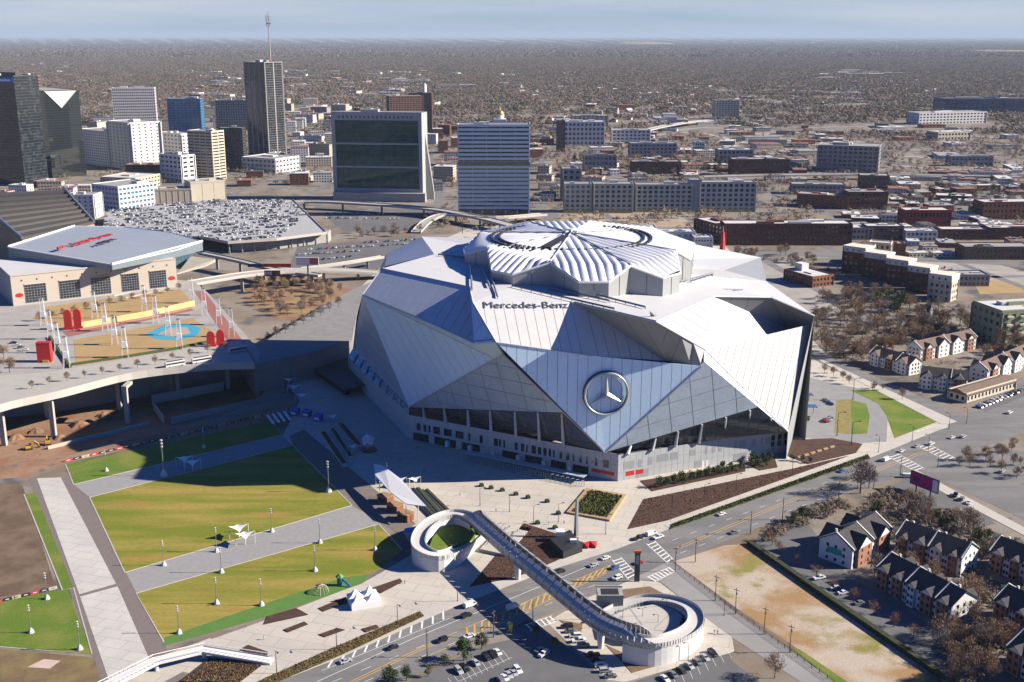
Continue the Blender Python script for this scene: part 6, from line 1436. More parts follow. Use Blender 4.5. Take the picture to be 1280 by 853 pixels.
def tree(kind, px, py, label, group, s=1.0, z=0.0, name=None, v=None):
    v = random.randrange(4) if v is None else v; tr, cr_ = tree_mesh(kind, v)
    p = px if isinstance(px, Vector) else G(px, py, z)
    t = thing(name or {'bare': 'bare_tree', 'baretan': 'bare_tree', 'ball': 'round_tree', 'green': 'evergreen_tree', 'pine': 'pine_tree', 'shrub': 'shrub'}.get(kind, 'autumn_tree'), label, 'shrub' if kind == 'shrub' else 'tree', p, random.uniform(0, 6.28), group)
    k = s*random.uniform(.85, 1.15); t.scale = (k*random.uniform(.9, 1.1), k*random.uniform(.9, 1.1), k)
    ob('trunk', tr, t); ob('crown', cr_, t); return t
def scatter(poly_px, n, kinds, label, group, s=(.8, 1.2), z=0.0, mind=4.0, avoid=True):
    w = [(p.x, p.y) for p in pxs(poly_px, z)]; xs, ys = [p[0] for p in w], [p[1] for p in w]; done = []; tries = 0
    while len(done) < n and tries < n*60:
        tries += 1; x, y = random.uniform(min(xs), max(xs)), random.uniform(min(ys), max(ys))
        if not inpoly(x, y, w) or any((x-a)**2+(y-b)**2 < mind**2 for a, b in done): continue
        if avoid and any((x-a)**2+(y-b)**2 < (r*.72)**2 for a, b, r in FOOT): continue
        done.append((x, y)); k = random.choice(kinds)
        tree(k, Vector((x, y, z)), 0, label.replace('KIND', {'bare': 'bare brown', 'baretan': 'bare tan', 'pine': 'dark green pine', 'green': 'dense green', 'gold': 'golden leaved', 'rust': 'rust red', 'olive': 'olive green'}[k]), group, random.uniform(*s))
    return done
for k in range(11): tree('shrub', 823+10.2*k, 610-2.15*k, 'clipped evergreen shrub in the mulch row along the lit podium wall', 'shrubs along the podium', 2.0)
for x, y in ((938, 582), (946, 580), (955, 578), (963, 577), (949, 585), (941, 577), (958, 583)): tree('shrub', x, y, 'evergreen shrub in the small bed by the podium door', 'shrubs by the podium door', 1.7)
for x, y in ((990, 576), (1002, 577), (1012, 579), (1000, 468), (1010, 528)): tree('shrub', x, y, 'low evergreen shrub at the foot of the white stadium tip', 'shrubs by the stadium tip', 1.3)
for x, y, s in ((580, 826, 1.05), (602, 812, .95), (508, 851, .9), (487, 858, 1.0)): tree('green', x, y, 'dense dark green tree on the mulch verge between road and car park', 'green trees by the car park', s*.9)
for x, y in ((535, 846), (556, 832), (637, 792), (671, 796), (693, 812)): tree('olive', x, y, 'slim olive green sapling on the verge of the car park', 'saplings by the car park', .6)
for k, (x, y) in enumerate(((1003, 652), (992, 656))): tree('green', x, y, 'big dark green bush on the main road verge, %s one' % ('larger', 'smaller')[k], None, 1.0-.25*k)
for x, y in ((975, 693), (997, 706), (1020, 721), (1042, 736), (1067, 752), (1092, 768), (1117, 784), (1141, 800), (965, 682), (958, 676)): tree('ball', x, y, 'round copper coloured bare tree in the hedge row beside the townhouse drive', 'copper trees in the hedge row', 1.05)
tree('bare', 1075, 617, 'wide grey bare tree standing by the main road near the billboard', None, 1.5, v=2)
tree('bare', 968, 848, 'bare tree at the corner of the side street below the vacant lot', None, 1.0)
t = tag(band(pxs([(936, 680), (1010, 732), (1170, 842), (1180, 856)]), 2.4, 1.8, 0).build('long_hedge', mat('dark_hedge', (.03, .034, .014), .95, .4, 1.2, bump=.6)), 'long dark hedge between vacant lot and townhouse drive', 'hedge')
scatter([(1085, 720), (1110, 700), (1215, 735), (1225, 760), (1180, 770)], 12, ['bare', 'bare', 'baretan'], 'KIND tree in the court between the two long terraces', 'trees in the townhouse court', (.7, 1.0), mind=5)
scatter([(1060, 655), (1110, 640), (1240, 690), (1285, 720), (1285, 700), (1150, 630)], 16, ['bare', 'bare', 'green'], 'KIND tree behind the teal sign townhouses', 'trees behind the sign townhouses', (.7, 1.05), mind=6)
scatter([(1160, 790), (1240, 775), (1282, 830), (1282, 853), (1190, 853)], 22, ['bare', 'bare', 'baretan', 'bare'], 'KIND tree crowded beside the front terrace end', 'trees by the terrace end', (.7, 1.0), mind=5)
scatter([(1060, 600), (1100, 590), (1110, 600), (1060, 625)], 4, ['bare'], 'KIND tree by the white trailer at the billboard lot', 'trees at the billboard lot', (.7, .9))
scatter([(1180, 580), (1285, 555), (1285, 600), (1240, 600)], 14, ['bare', 'baretan'], 'KIND tree in the scrub of the junction lot', 'scrub trees of the junction lot', (.5, .8), mind=5)
scatter([(1005, 425), (1080, 440), (1150, 410), (1215, 425), (1282, 420), (1282, 440), (1225, 432), (1140, 430), (1075, 458), (1020, 440)], 46, ['bare', 'bare', 'bare', 'baretan', 'rust'], 'KIND tree in the thicket above the side road', 'thicket above the side road', (.8, 1.25), mind=5)
scatter([(1020, 375), (1080, 362), (1150, 385), (1210, 390), (1215, 420), (1130, 425), (1060, 430), (1010, 415)], 60, ['bare', 'bare', 'bare', 'baretan'], 'KIND tree in the wood below the stepped townhouses', 'wood below the stepped townhouses', (.8, 1.3), mind=5)
for x, y, k in ((1110, 378, 'olive'), (1125, 384, 'green'), (1137, 386, 'green'), (1098, 384, 'olive'), (1118, 390, 'green')): tree(k, x, y, {'olive': 'olive leaved tree in front of the stepped townhouses', 'green': 'dense green tree in front of the stepped townhouses'}[k], 'green trees by the stepped townhouses', 1.6)
for x, y, k in ((1176, 405, 'gold'), (1165, 420, 'rust'), (1262, 420, 'gold')): tree(k, x, y, {405: 'golden leaved tree beside the white gabled house', 420: 'rusty or golden tree at the edge of the thicket'}[y], None if y == 405 else 'coloured trees of the thicket', 1.2)
scatter([(1240, 440), (1282, 430), (1282, 470), (1215, 470), (1215, 455)], 16, ['bare', 'bare', 'rust'], 'KIND tree between the brown roofed townhouse rows', 'trees between brown roofed rows', (.7, 1.0))
scatter([(1030, 463), (1090, 480), (1135, 500), (1130, 504), (1030, 470)], 10, ['bare', 'baretan'], 'KIND small tree along the side road pavement', 'street trees on the side road', (.4, .6))
scatter([(300, 372), (330, 352), (380, 348), (430, 362), (415, 385), (352, 398)], 46, ['baretan', 'baretan', 'bare'], 'KIND tree in the sunken grove beside the stadium approach', 'sunken grove', (.7, 1.0), mind=4)
scatter([(430, 292), (520, 288), (530, 294), (440, 300)], 12, ['baretan', 'bare'], 'KIND tree between the two sunken car parks', 'trees between sunken car parks', (.7, 1.0))
for k in range(13): tree('bare', 50+14.5*k, 401-3.1*k+random.uniform(-1, 1), 'small bare street tree in the row along the arena front', 'trees along the arena front', .55, DZ)
for k in range(12): tree('bare', 40+22*k, 486-4.4*k+random.uniform(-1, 1), 'small bare tree on the viaduct pavement', 'trees on the viaduct', .5, DZ)
for k in range(9): tree('bare', 335+11*k, 428-5.5*k, 'bare street tree in the row along the shaded stadium approach', 'trees along the approach', .7, 18)
for x, y in ((5, 448), (0, 462), (12, 466), (-6, 440)): tree('baretan', x, y, 'bushy bare tan tree at the paved end of the upper plaza', 'trees at the plaza end', .9, DZ)
scatter([(700, 300), (905, 330), (1000, 330), (1060, 340), (1000, 318), (905, 318)], 24, ['bare', 'baretan'], 'KIND tree on the bank between stadium and brick lofts', 'trees on the bank behind the stadium', (.8, 1.1))
scatter([(690, 205), (860, 195), (1010, 225), (980, 240), (870, 225), (700, 228)], 60, ['bare', 'bare', 'baretan', 'gold', 'pine'], 'KIND tree among the blocks behind the pale apartments', 'trees behind the pale apartments', (.9, 1.4), mind=6)
scatter([(1110, 240), (1282, 225), (1282, 255), (1190, 262), (1110, 262)], 30, ['bare', 'bare', 'pine', 'rust'], 'KIND tree among the warehouses toward the highway', 'trees among the warehouses', (.9, 1.3), mind=6)
for k in range(14): tree('shrub', 1086-3*k*0+0, 0, 'x', None) if False else None
# rough grass and mulch texture stuff
def tuft_field(name, poly_px, n, m, size, z, label=None):
    w = [(p.x, p.y) for p in pxs(poly_px, z)]; xs, ys = [p[0] for p in w], [p[1] for p in w]; b = MB(); c = 0
    while c < n:
        x, y = random.uniform(min(xs), max(xs)), random.uniform(min(ys), max(ys))
        if not inpoly(x, y, w): continue
        c += 1; a = random.uniform(0, 3.14); s = size*random.uniform(.6, 1.4); dx, dy = math.cos(a)*s*.5, math.sin(a)*s*.5
        b.add([(x-dx, y-dy, z), (x+dx, y+dy, z), (x+random.uniform(-.3, .3)*s, y+random.uniform(-.3, .3)*s, z+s)], [(0, 1, 2)])
    o = b.build(name, m); tag(o, label or 'rough growth', 'plants', kind='stuff'); return o
tuft_field('rough_grass', [(716, 639), (738, 613), (778, 620), (759, 646)], 2600, LEAF[1], .7, 1.1, 'rough green grass filling the timber edged bed on the plaza')
tuft_field('verge_plants', [(840, 655), (1085, 568), (1088, 573), (838, 661)], 4000, LEAF[0], .45, .5, 'low green planting along the main road verge')
tuft_field('verge_plants', [(320, 853), (420, 808), (525, 764), (530, 770), (428, 818), (345, 853)], 2600, mat('dry_stems', (.16, .11, .05), .95, .3, 1), .35, .35, 'dry low planting between lower plaza and road')
tuft_field('bank_plants', [(228, 853), (262, 826), (328, 831), (300, 853)], 1600, mat('dry_stems', (.16, .11, .05)), .4, .5, 'dry stems planted in rows on the bank under the entry ramp')
tuft_field('dry_stems', [(805, 624), (990, 586), (1060, 570), (835, 650), (785, 661)], 1500, mat('red_stems', (.15, .06, .035), .95, .3, 1), .45, .3, 'thin reddish stems across the dark mulch beside the main road')
tuft_field('mulch_plants', [(587, 733), (655, 654), (738, 681), (664, 715), (640, 722)], 2200, mat('red_stems', (.15, .06, .035)), .35, .3, 'low reddish plants on the mulch bed beside the footbridge')
# ================================================================== VEHICLES
CARC = dict(white=(.72, .72, .71), black=(.012, .012, .014), silver=(.42, .43, .44), grey=(.13, .135, .14), red=(.36, .02, .02), blue=(.03, .09, .24), tan=(.36, .30, .2), green=(.03, .08, .05))
CM = {k: mat('car_paint_'+k, c, .28, .0, spec=.6) for k, c in CARC.items()}
TYRE = mat('tyre', (.012, .012, .012), .9, 0)
def profile_body(L_n, w, prof):
    """car body from a side profile, pinched in towards the roof"""
    b = MB(); n = len(prof); sec = []
    for s in (-1, 1):
        for x, z, k in prof: sec.append((x*L_n, s*w/2*k, z))
    b.add(sec, [tuple(range(n))[::-1], tuple(range(n, 2*n))]+[(i, (i+1) % n, (i+1) % n+n, i+n) for i in range(n)]); return b
PR = dict(sedan=[(-.5, .35, .96), (-.5, .8, .98), (-.46, .98, .96), (-.33, 1.02, .96), (-.2, 1.44, .76), (.1, 1.46, .76), (.25, 1.0, .96), (.44, .9, .95), (.5, .65, .92), (.5, .35, .92)],
          suv=[(-.5, .4, .96), (-.5, 1.1, .98), (-.46, 1.7, .82), (.1, 1.75, .82), (.24, 1.15, .97), (.45, 1.05, .96), (.5, .75, .94), (.5, .4, .94)],
          van=[(-.5, .4, .98), (-.5, 2.2, .94), (.28, 2.25, .94), (.42, 1.3, .97), (.5, 1.0, .95), (.5, .4, .95)],
          truck=[(-.5, .5, .98), (-.5, 1.1, .98), (-.08, 1.1, .98), (-.06, 1.85, .82), (.2, 1.85, .82), (.28, 1.2, .97), (.47, 1.1, .96), (.5, .5, .95)])
LW = dict(sedan=(4.7, 1.85), suv=(4.8, 1.95), van=(5.8, 2.05), truck=(5.7, 2.0))
GLASSQ = dict(sedan=[(-.315, 1.06, -.2, 1.4), (.105, 1.42, .235, 1.05)], suv=[(-.475, 1.2, -.45, 1.66), (.11, 1.7, .23, 1.2)], van=[(.29, 2.15, .41, 1.38)], truck=[(.205, 1.8, .27, 1.25)])
SIDEG = dict(sedan=[(-.29, 1.04), (-.19, 1.38), (.09, 1.4), (.2, 1.04)], suv=[(-.45, 1.2), (-.43, 1.62), (.09, 1.66), (.19, 1.2)], van=[(.12, 1.4), (.12, 2.05), (.28, 2.05), (.38, 1.4)], truck=[(-.03, 1.2), (-.03, 1.75), (.18, 1.75), (.24, 1.2)])
_cm = {}
def car_parts(kind):
    if kind in _cm: return _cm[kind]
    L_n, w = LW[kind]; body = profile_body(L_n, w, PR[kind])
    g = MB(); kk = .80 if kind != 'van' else .92
    for x0, z0, x1, z1 in GLASSQ[kind]:
        y0, y1 = w*.40*(1 if z0 < z1 else kk/.8*.95), w*.40*(1 if z1 < z0 else kk/.8*.95); off = .03
        g.add([(x0*L_n-off if x0 < 0 else x0*L_n+off, -y0, z0+off), (x0*L_n-off if x0 < 0 else x0*L_n+off, y0, z0+off), (x1*L_n-off if x0 < 0 else x1*L_n+off, y1, z1+off), (x1*L_n-off if x0 < 0 else x1*L_n+off, -y1, z1+off)], [(0,1,2,3)])
    for s in (-1, 1):
        q = [(x*L_n, s*(w/2*(.985 if z < 1.25 and kind != 'van' else .80 if kind == 'sedan' else .86 if kind != 'van' else .965))+s*.01, z) for x, z in SIDEG[kind]]; g.add(q, [(0,1,2,3)])
    wh = MB().tube([(0, -.11, 0), (0, .11, 0)], .34, 10)
    _cm[kind] = (body, g, wh, L_n, w); return _cm[kind]
_cme = {}
def car(p, rz, color, kind, label, group, parts=True, cat=None):
    body, g, wh, L_n, w = car_parts(kind); key = (kind, color)
    if key not in _cme: _cme[key] = (body.mesh('body', CM[color]), g.mesh('windows', GLASSD), wh.mesh('wheel', TYRE))
    bm_, gm, wm = _cme[key]
    t = thing({'sedan': 'car', 'suv': 'car', 'van': 'van', 'truck': 'pickup_truck'}[kind], label, cat or {'van': 'van', 'truck': 'pickup'}.get(kind, 'car'), p, rz, group)
    ob('body', bm_, t); ob('windows', gm, t)
    if parts:
        for x in (-.31, .31):
            for s in (-1, 1): ob('wheel', wm, t, (x*L_n, s*(w/2-.08), .34))
    return t
KN = {'sedan': 'car', 'suv': 'SUV', 'van': 'van', 'truck': 'pickup'}
def ang(a, b_): d = G(*b_)-G(*a); return math.atan2(d.y, d.x)
ROAD = ang((600, 775), (900, 665)); SIDE = ang((850, 720), (1000, 835)); ROAD2 = ang((1000, 640), (1150, 575)); SIDE2 = ang((1030, 450), (1180, 520))
roadz = .06
for x, y, c, k, f, wh in ((432, 828, 'silver', 'sedan', 1, 'beside the white bay bars'), (491, 811, 'black', 'sedan', 1, 'in the empty middle lane'), (552, 802, 'black', 'suv', -1, 'beside the yellow centre line'), (583, 771, 'black', 'suv', 1, 'behind the white van'), (588, 758, 'white', 'van', 1, 'at the kerb near the ramp loop'), (586, 797, 'white', 'sedan', -1, 'by the verge trees'),
                        (641, 761, 'white', 'van', 1, 'in the bridge shadow'), (757, 699, 'white', 'sedan', 1, 'waiting before the ladder crossing'), (700, 716, 'black', 'suv', 1, 'beside the yellow hatching'), (768, 711, 'blue', 'sedan', -1, 'turning beside the yellow hatching'), (771, 724, 'white', 'suv', -1, 'near the tall slab sign'), (798, 705, 'red', 'sedan', -1, 'in the middle of the crossing'),
                        (798, 674, 'black', 'truck', 1, 'towing at the crossing'), (814, 669, 'white', 'van', 1, 'beside the plaza corner'), (823, 673, 'white', 'truck', 1, 'stopped on the stop line'), (902, 644, 'white', 'sedan', 1, 'alone on the wide road'), (917, 667, 'grey', 'sedan', -1, 'alone on the far lane'), (742, 708, 'silver', 'sedan', 1, 'between hatching and crossing')):
    car(G(x, y, roadz), ROAD+(0 if f > 0 else math.pi), c, k, '%s %s driving on the main road %s' % (c, KN[k], wh), 'vehicles on the main road')
for x, y, c, k, wh in ((1052, 590, 'blue', 'sedan', 'alone beside the green verge'), (1108, 576, 'white', 'van', 'before the first crossing'), (1127, 565, 'white', 'sedan', 'on the first crossing'), (1146, 559, 'silver', 'sedan', 'between the crossings'), (1164, 556, 'white', 'suv', 'at the green wedge corner'), (1190, 548, 'white', 'sedan', 'entering the shaded road'), (1204, 547, 'silver', 'suv', 'in the shaded road'), (1262, 517, 'white', 'suv', 'by the small car park')):
    car(G(x, y, roadz), ROAD2, c, k, '%s %s at the wide junction %s' % (c, KN[k], wh), 'vehicles at the junction')
rv = random.Random(11); MIX = ['white', 'white', 'black', 'black', 'silver', 'grey', 'grey', 'white', 'silver', 'black', 'grey', 'white', 'silver', 'red', 'blue']; KM = ['sedan', 'sedan', 'suv', 'suv', 'truck']
def park_row(a, b_, n, rz, where, group, occ=.9, z=.06, parts=True):
    A, B = G(*a, z), G(*b_, z)
    for k in range(n):
        if rv.random() > occ: continue
        c, kd = rv.choice(MIX), rv.choice(KM); car(A.lerp(B, (k+.5)/n), rz+rv.choice((0, math.pi))+rv.uniform(-.03, .03), c, kd, '%s %s parked %s' % (c, KN[kd], where), group, parts)
park_row((570, 842), (625, 815), 8, ROAD+1.4, 'in the first row of the car park beside the verge trees', 'cars in the lower car park', .7)
park_row((622, 853), (650, 838), 5, ROAD+1.4, 'in the second row of the car park', 'cars in the lower car park', .8)
park_row((672, 812), (682, 822), 2, ROAD+.2, 'beside the disabled bays', 'cars beside the disabled bays', 1)
park_row((706, 782), (766, 850), 11, SIDE+1.3, 'nose out in the shaded row under the footbridge', 'cars under the footbridge', .95)
park_row((826, 853), (905, 811), 8, ROAD+1.35, 'in the sunny row below the ramp loop', 'cars below the ramp loop', .9)
lane([(574, 852), (640, 822)], .15, WHITE, name='bay_line')
b = MB()
for A, B, n, dv in (((560, 848), (628, 813), 10, (9, 12)), ((800, 868), (908, 812), 11, (7, 11))):
    p, q = G(*A), G(*B)
    for k in range(n+1):
        c = p.lerp(q, k/n); e = G(A[0]+(B[0]-A[0])*k/n+dv[0], A[1]+(B[1]-A[1])*k/n+dv[1]); s_ = band([c, e], .14, .075); b.add(s_.v, s_.f)
tag(b.build('bay_lines', WHITE), kind='structure')
park_row((1010, 715), (1100, 772), 9, SIDE+1.5, 'on the shaded drive beside the hedge', 'cars on the townhouse drive', .5)
park_row((1190, 618), (1215, 632), 3, ROAD2+.3, 'on the lot beside the billboard', 'cars by the billboard', 1)
park_row((1232, 604), (1285, 570), 4, ROAD2, 'in the junction scrub lot', 'cars in the junction lot', .5)
park_row((1222, 511), (1280, 487), 13, ROAD2+1.4, 'in the row beside the brown roofed office', 'cars by the brown roofed office', .9)
park_row((1030, 500), (1040, 507), 3, SIDE2, 'on the stadium drive in two small groups', 'cars on the stadium drive', 1); park_row((1030, 528), (1040, 524), 4, SIDE2, 'on the stadium drive beside the gold grass', 'cars by the gold grass', 1)
park_row((14, 428), (34, 440), 4, .3, 'on the paved end of the upper plaza', 'cars on the upper plaza', 1, DZ+.05)
car(G(1132, 597, .06), ROAD2+math.pi*.75, 'white', 'van', 'long white van parked beside the billboard lot trees', None)
for k in range(2):
    t = thing('tour_bus', 'white tour bus with dark roof strip on the viaduct, the %s of two' % ('trailing', 'leading')[k], 'bus', G(219+33*k, 458-5*k, DZ+.05), ang((200, 460), (265, 449))); 
    MB().box(-6.2, 6.2, -1.3, 1.3, .45, 3.5).build('body', CM['white'], t); MB().box(-6, 6, -1.33, 1.33, 1.7, 2.7).build('windows', GLASSD, t); MB().box(-5, 5, -.6, .6, 3.5, 3.75).build('roof_unit', DARKMETAL, t)
    for x in (-4, 4):
        for s in (-1, 1): ob('wheel', _cme[('sedan', 'white')][2], t, (x, s*1.2, .45)).scale = (1.4, 1.2, 1.4)
t = thing('tour_bus', 'blue grey tour bus standing in the stadium shade on the viaduct', 'bus', G(298, 440, DZ+.05), ang((200, 460), (265, 449))); MB().box(-6.2, 6.2, -1.3, 1.3, .45, 3.5).build('body', CM['silver'], t); MB().box(-6, 6, -1.33, 1.33, 1.7, 2.7).build('windows', GLASSD, t)
# excavators in the dirt
for k, (x, y) in enumerate(((36, 562), (60, 556))):
    t = thing('excavator', 'yellow excavator working in the red dirt, %s' % ('nearer the viaduct pier', 'closer to the lawn corner')[k], 'excavator', G(x, y, PIT_Z), R(30+80*k)); YP = mat('plant_yellow', (.55, .33, .03), .5)
    for s in (-1, 1): MB().box(-2, 2, s*1.3-.4, s*1.3+.4, 0, .9).build('track', DARKMETAL, t)
    MB().box(-1.8, 1.2, -1.3, 1.3, 1, 2.4).build('body', YP, t); MB().box(.2, 1.5, -1.2, 0, 2.4, 3.6).build('cab', GLASSD, t); MB().tube([(1, .5, 2), (3.4, .5, 4.4), (5.4, .5, 2.6), (5.6, .5, .8)], .3, 5).build('arm', YP, t); MB().box(5, 6.2, 0, 1, .1, 1).build('bucket', DARKMETAL, t)
# sunken car parks and the site row behind the stadium
for yy, x0, x1, n in ((311, 380, 455, 22), (317, 372, 450, 22), (324, 390, 440, 12)): park_row((x0, yy+2), (x1, yy-3), n, 1.5, 'in the sunken car park below the arena road', 'cars in the sunken car park', .6, .07, False)
for yy, x0, x1, n in ((304, 455, 520, 18), (309, 452, 515, 16)): park_row((x0, yy), (x1, yy-4), n, 1.5, 'in the sunken car park nearer the stadium corner', 'cars in the sunken car park by the corner', .7, .07, False)
for yy, x0, x1, n in ((267, 398, 500, 22), (273, 405, 505, 20)): park_row((x0, yy), (x1, yy+1), n, 1.5, 'in the lot below the green glass block', 'cars below the green glass block', .6, .07, False)
park_row((722, 274), (850, 273), 30, 1.5, 'in a row on the bare lot before the pale apartments', 'cars on the bare lot', .85, .07, False)
park_row((1150, 330), (1260, 350), 12, 1.2, 'on the gravel lot beyond the stepped townhouses', 'cars on the gravel lot', .4, .07, False)
# the parking deck: rows of cars; those that show largest are things, the rest one mass
d0 = (G(408, 291, PKZ)-G(285, 303, PKZ)).normalized(); n0 = Vector((-d0.y, d0.x, 0)); org = G(285, 303, PKZ); pkp = [(p.x, p.y) for p in pk]
spots = []
for r_ in range(0, 40):
    off = 4+(r_//2)*20+(r_ % 2)*5.6
    for k in range(-90, 60):
        p = org+n0*off+d0*(k*2.75)
        if inpoly(p.x, p.y, pkp) and k % 22 not in (0, 1, 2) and math.sin(k*.09+r_*1.7)+.6*math.sin(k*.23+r_) > -.75 and p.x < org.x+d0.x*58: spots.append((off, p))
rv.shuffle(spots); spots = [s for s in spots if rv.random() < .82]; spots.sort(key=lambda s: s[1].y)
rest = {c: MB() for c in ('white', 'black', 'silver', 'grey', 'red', 'blue')}; gl_ = MB()
rot = math.atan2(n0.y, n0.x)
for i, (off, p) in enumerate(spots):
    c, kd = rv.choice(MIX[:13]), rv.choice(KM[:4]); a = rot+rv.choice((0, math.pi))
    if i < 110: car(p, a, c, kd, '%s %s parked on the roof of the wide parking deck' % (c, KN[kd]), 'cars on the parking deck', False)
    else:
        body, g, wh, L_n, w = car_parts(kd); M = Matrix.Translation(p) @ Matrix.Rotation(a, 4, 'Z')
        rest[c].add([M @ Vector(v) for v in body.v], body.f); gl_.add([M @ Vector(v) for v in g.v], g.f)
m = MB(); me = bpy.data.meshes.new('parked_cars'); fs = []; mi = []
for k, c in enumerate(rest):
    o_ = len(m.v); m.add(rest[c].v, rest[c].f); mi += [k]*len(rest[c].f)
m.add(gl_.v, gl_.f); mi += [6]*len(gl_.f)
me.from_pydata(m.v, [], m.f)
for c in rest: me.materials.append(CM[c])
me.materials.append(GLASSD); me.polygons.foreach_set('material_index', mi); me.update()
tag(ob('parked_cars', me), 'mass of parked cars filling the rear of the parking deck', 'cars', kind='stuff')
# ---------------------------------------------------------------- small plaza things: bollard planters, people
for k, (x, y) in enumerate(((602, 608), (614, 611), (628, 614), (645, 619), (660, 623), (684, 628), (698, 643), (672, 655), (694, 661))):
    t = thing('plaza_planter', 'dark square planter in the line across the sunny plaza', 'planter', G(x, y), R(20), 'planters on the sunny plaza'); MB().box(-1, 1, -1, 1, 0, 1.1).build('tub', DARKMETAL, t); MB().box(-.8, .8, -.8, .8, 1.05, 1.6).build('shrub', LEAF[0], t)
def person(px, py, shirt, label, z=0.0, rz=0.0):
    """a small standing figure: one continuous body grown from joints, clothing as a shell"""
    t = thing('person', label, 'person', G(px, py, z), rz); b = MB()
    b.tube([(-.09, 0, 0), (-.1, 0, .45), (-.09, 0, .88), (0, 0, 1.0), (0, 0, 1.2), (0, 0, 1.42), (0, 0, 1.5), (0, 0, 1.56), (0, 0, 1.66), (0, 0, 1.76)], [.06, .075, .1, .17, .16, .2, .07, .09, .11, .04], 8)
    b.tube([(.14, .05, 0), (.11, .03, .45), (.09, 0, .9)], [.06, .075, .1], 6); b.tube([(.2, 0, 1.4), (.27, .03, 1.12), (.25, .1, .85)], [.06, .05, .035], 6); b.tube([(-.2, 0, 1.4), (-.27, .02, 1.12), (-.25, .08, .85)], [.06, .05, .035], 6)
    o = b.build('body', mat('skin_and_trousers', (.07, .06, .06), .8), t); MB().tube([(0, 0, .95), (0, 0, 1.2), (0, 0, 1.44)], [.2, .2, .22], 8).build('jacket', shirt, t); return t
for x, y, m_, lb in ((686, 656, BLUEP, 'person in a blue jacket near the mulch bed'), (708, 672, DARKMETAL, 'person in dark clothes beside the grey pylon'), (705, 655, REDP, 'person in a red jacket by the planters'), (850, 686, DARKMETAL, 'person in dark clothes at the crossing kerb'), (893, 792, DARKMETAL, 'person in black on the side street pavement'), (897, 793, BLUEP, 'person in blue beside another on the side street pavement'), (506, 730, mat('teal_coat', (.02, .3, .4), .7), 'person in a teal coat on the lower plaza'), (540, 635, mat('lime_coat', (.2, .5, .05), .7), 'person in lime green beside the leaf canopy'), (640, 668, DARKMETAL, 'person in dark clothes on the broad stair'), (330, 800, WHITEMETAL, 'person in white on the lower plaza by the planter')):
    person(x, y, m_, lb, rz=random.uniform(0, 6))
for x, y, m_, lb in ((420, 515, WHITEMETAL, 'person in white in the shaded plaza below the dark stage'), (448, 530, REDP, 'person in red in the shaded plaza behind the ball sculpture'), (500, 575, WHITEMETAL, 'person in white near the podium in the shade'), (530, 590, DARKMETAL, 'person in dark clothes between podium and leaf canopy'), (478, 545, BLUEP, 'person in blue beside the ball sculpture'), (560, 600, REDP, 'person in red near the entry gates'), (575, 620, WHITEMETAL, 'person in white on the sunny plaza edge'), (620, 640, DARKMETAL, 'person in dark clothes above the broad stair'), (760, 640, BLUEP, 'person in blue beside the timber edged bed')): person(x, y, m_, lb, rz=random.uniform(0, 6))
# ================================================================== FAR CITY, FOREST, HAZE
rf = random.Random(5)
ROOFS = [ROOFL, ROOFL, ROOFG, ROOFD, mat('rust_roof', (.22, .10, .07), .9)]; WALLS = [WL[k] for k in ('white', 'cream', 'grey', 'dbrick', 'beige', 'white', 'brick')]; WN = ['white', 'cream', 'grey', 'dark brick', 'beige', 'white', 'orange brick']
def filler(poly_px, n, w, d, h, where, group, name='low_building', detail=True):
    wp = [(p.x, p.y) for p in pxs(poly_px)]; xs, ys = [p[0] for p in wp], [p[1] for p in wp]; c = tr = 0
    while c < n and tr < n*50:
        tr += 1; x, y = rf.uniform(min(xs), max(xs)), rf.uniform(min(ys), max(ys))
        W_, D_, Hh = rf.uniform(*w), rf.uniform(*d), rf.uniform(*h); r = math.hypot(W_, D_)/2
        if not inpoly(x, y, wp) or any((x-a)**2+(y-b)**2 < (r+q)**2*.8 for a, b, q in FOOT): continue
        FOOT.append((x, y, r)); c += 1; k = rf.randrange(7); fl = max(1, int(Hh/3.5)); rz = rf.choice((.12, .12, -.25, 1.4))
        t = thing(name, '%s walled flat roofed block %s' % (WN[k], where), 'building', (x, y, 0), rz, group)
        MB().box(-W_/2, W_/2, -D_/2, D_/2, 0, Hh).build('wall', WALLS[k], t)
        m = MB()
        for f_ in range(fl):
            z = Hh*(f_+.35)/fl; zz = z+min(1.7, Hh/fl*.45); n1 = max(2, int(W_/4))
            for i in range(n1):
                xx = -W_/2+W_*(i+.25)/n1; m.box(xx, xx+W_/n1*.5, -D_/2-.06, D_/2+.06, z, zz)
            n2 = max(2, int(D_/4))
            for i in range(n2):
                yy = -D_/2+D_*(i+.25)/n2; m.box(-W_/2-.06, W_/2+.06, yy, yy+D_/n2*.5, z, zz)
        tag(m.build('windows', GLASSD, t), kind='stuff')
        rfm = rf.choice(ROOFS); r_ = MB().box(-W_/2-.2, W_/2+.2, -D_/2-.2, D_/2+.2, Hh, Hh+.5).build('roof', rfm, t)
        for q in range(rf.randrange(1, 4)):
            a, b_ = rf.uniform(-.4, .2)*W_, rf.uniform(-.4, .2)*D_; MB().box(a, a+W_*.15, b_, b_+D_*.15, Hh+.5, Hh+rf.uniform(1.5, 3)).build('rooftop_unit', WALLS[rf.randrange(3)], r_)
filler([(100, 150), (300, 135), (300, 170), (210, 200), (110, 215)], 16, (25, 55), (20, 40), (10, 34), 'among the white offices downtown', 'downtown fillers')
filler([(355, 130), (490, 140), (420, 200), (415, 240), (300, 232), (355, 200)], 34, (22, 50), (20, 38), (7, 26), 'between the black skyscraper and the green glass block', 'blocks by the skyscraper')
filler([(535, 165), (575, 160), (572, 250), (540, 250)], 12, (16, 30), (20, 38), (8, 26), 'along the street between green block and pale blue slab', 'blocks by the street')
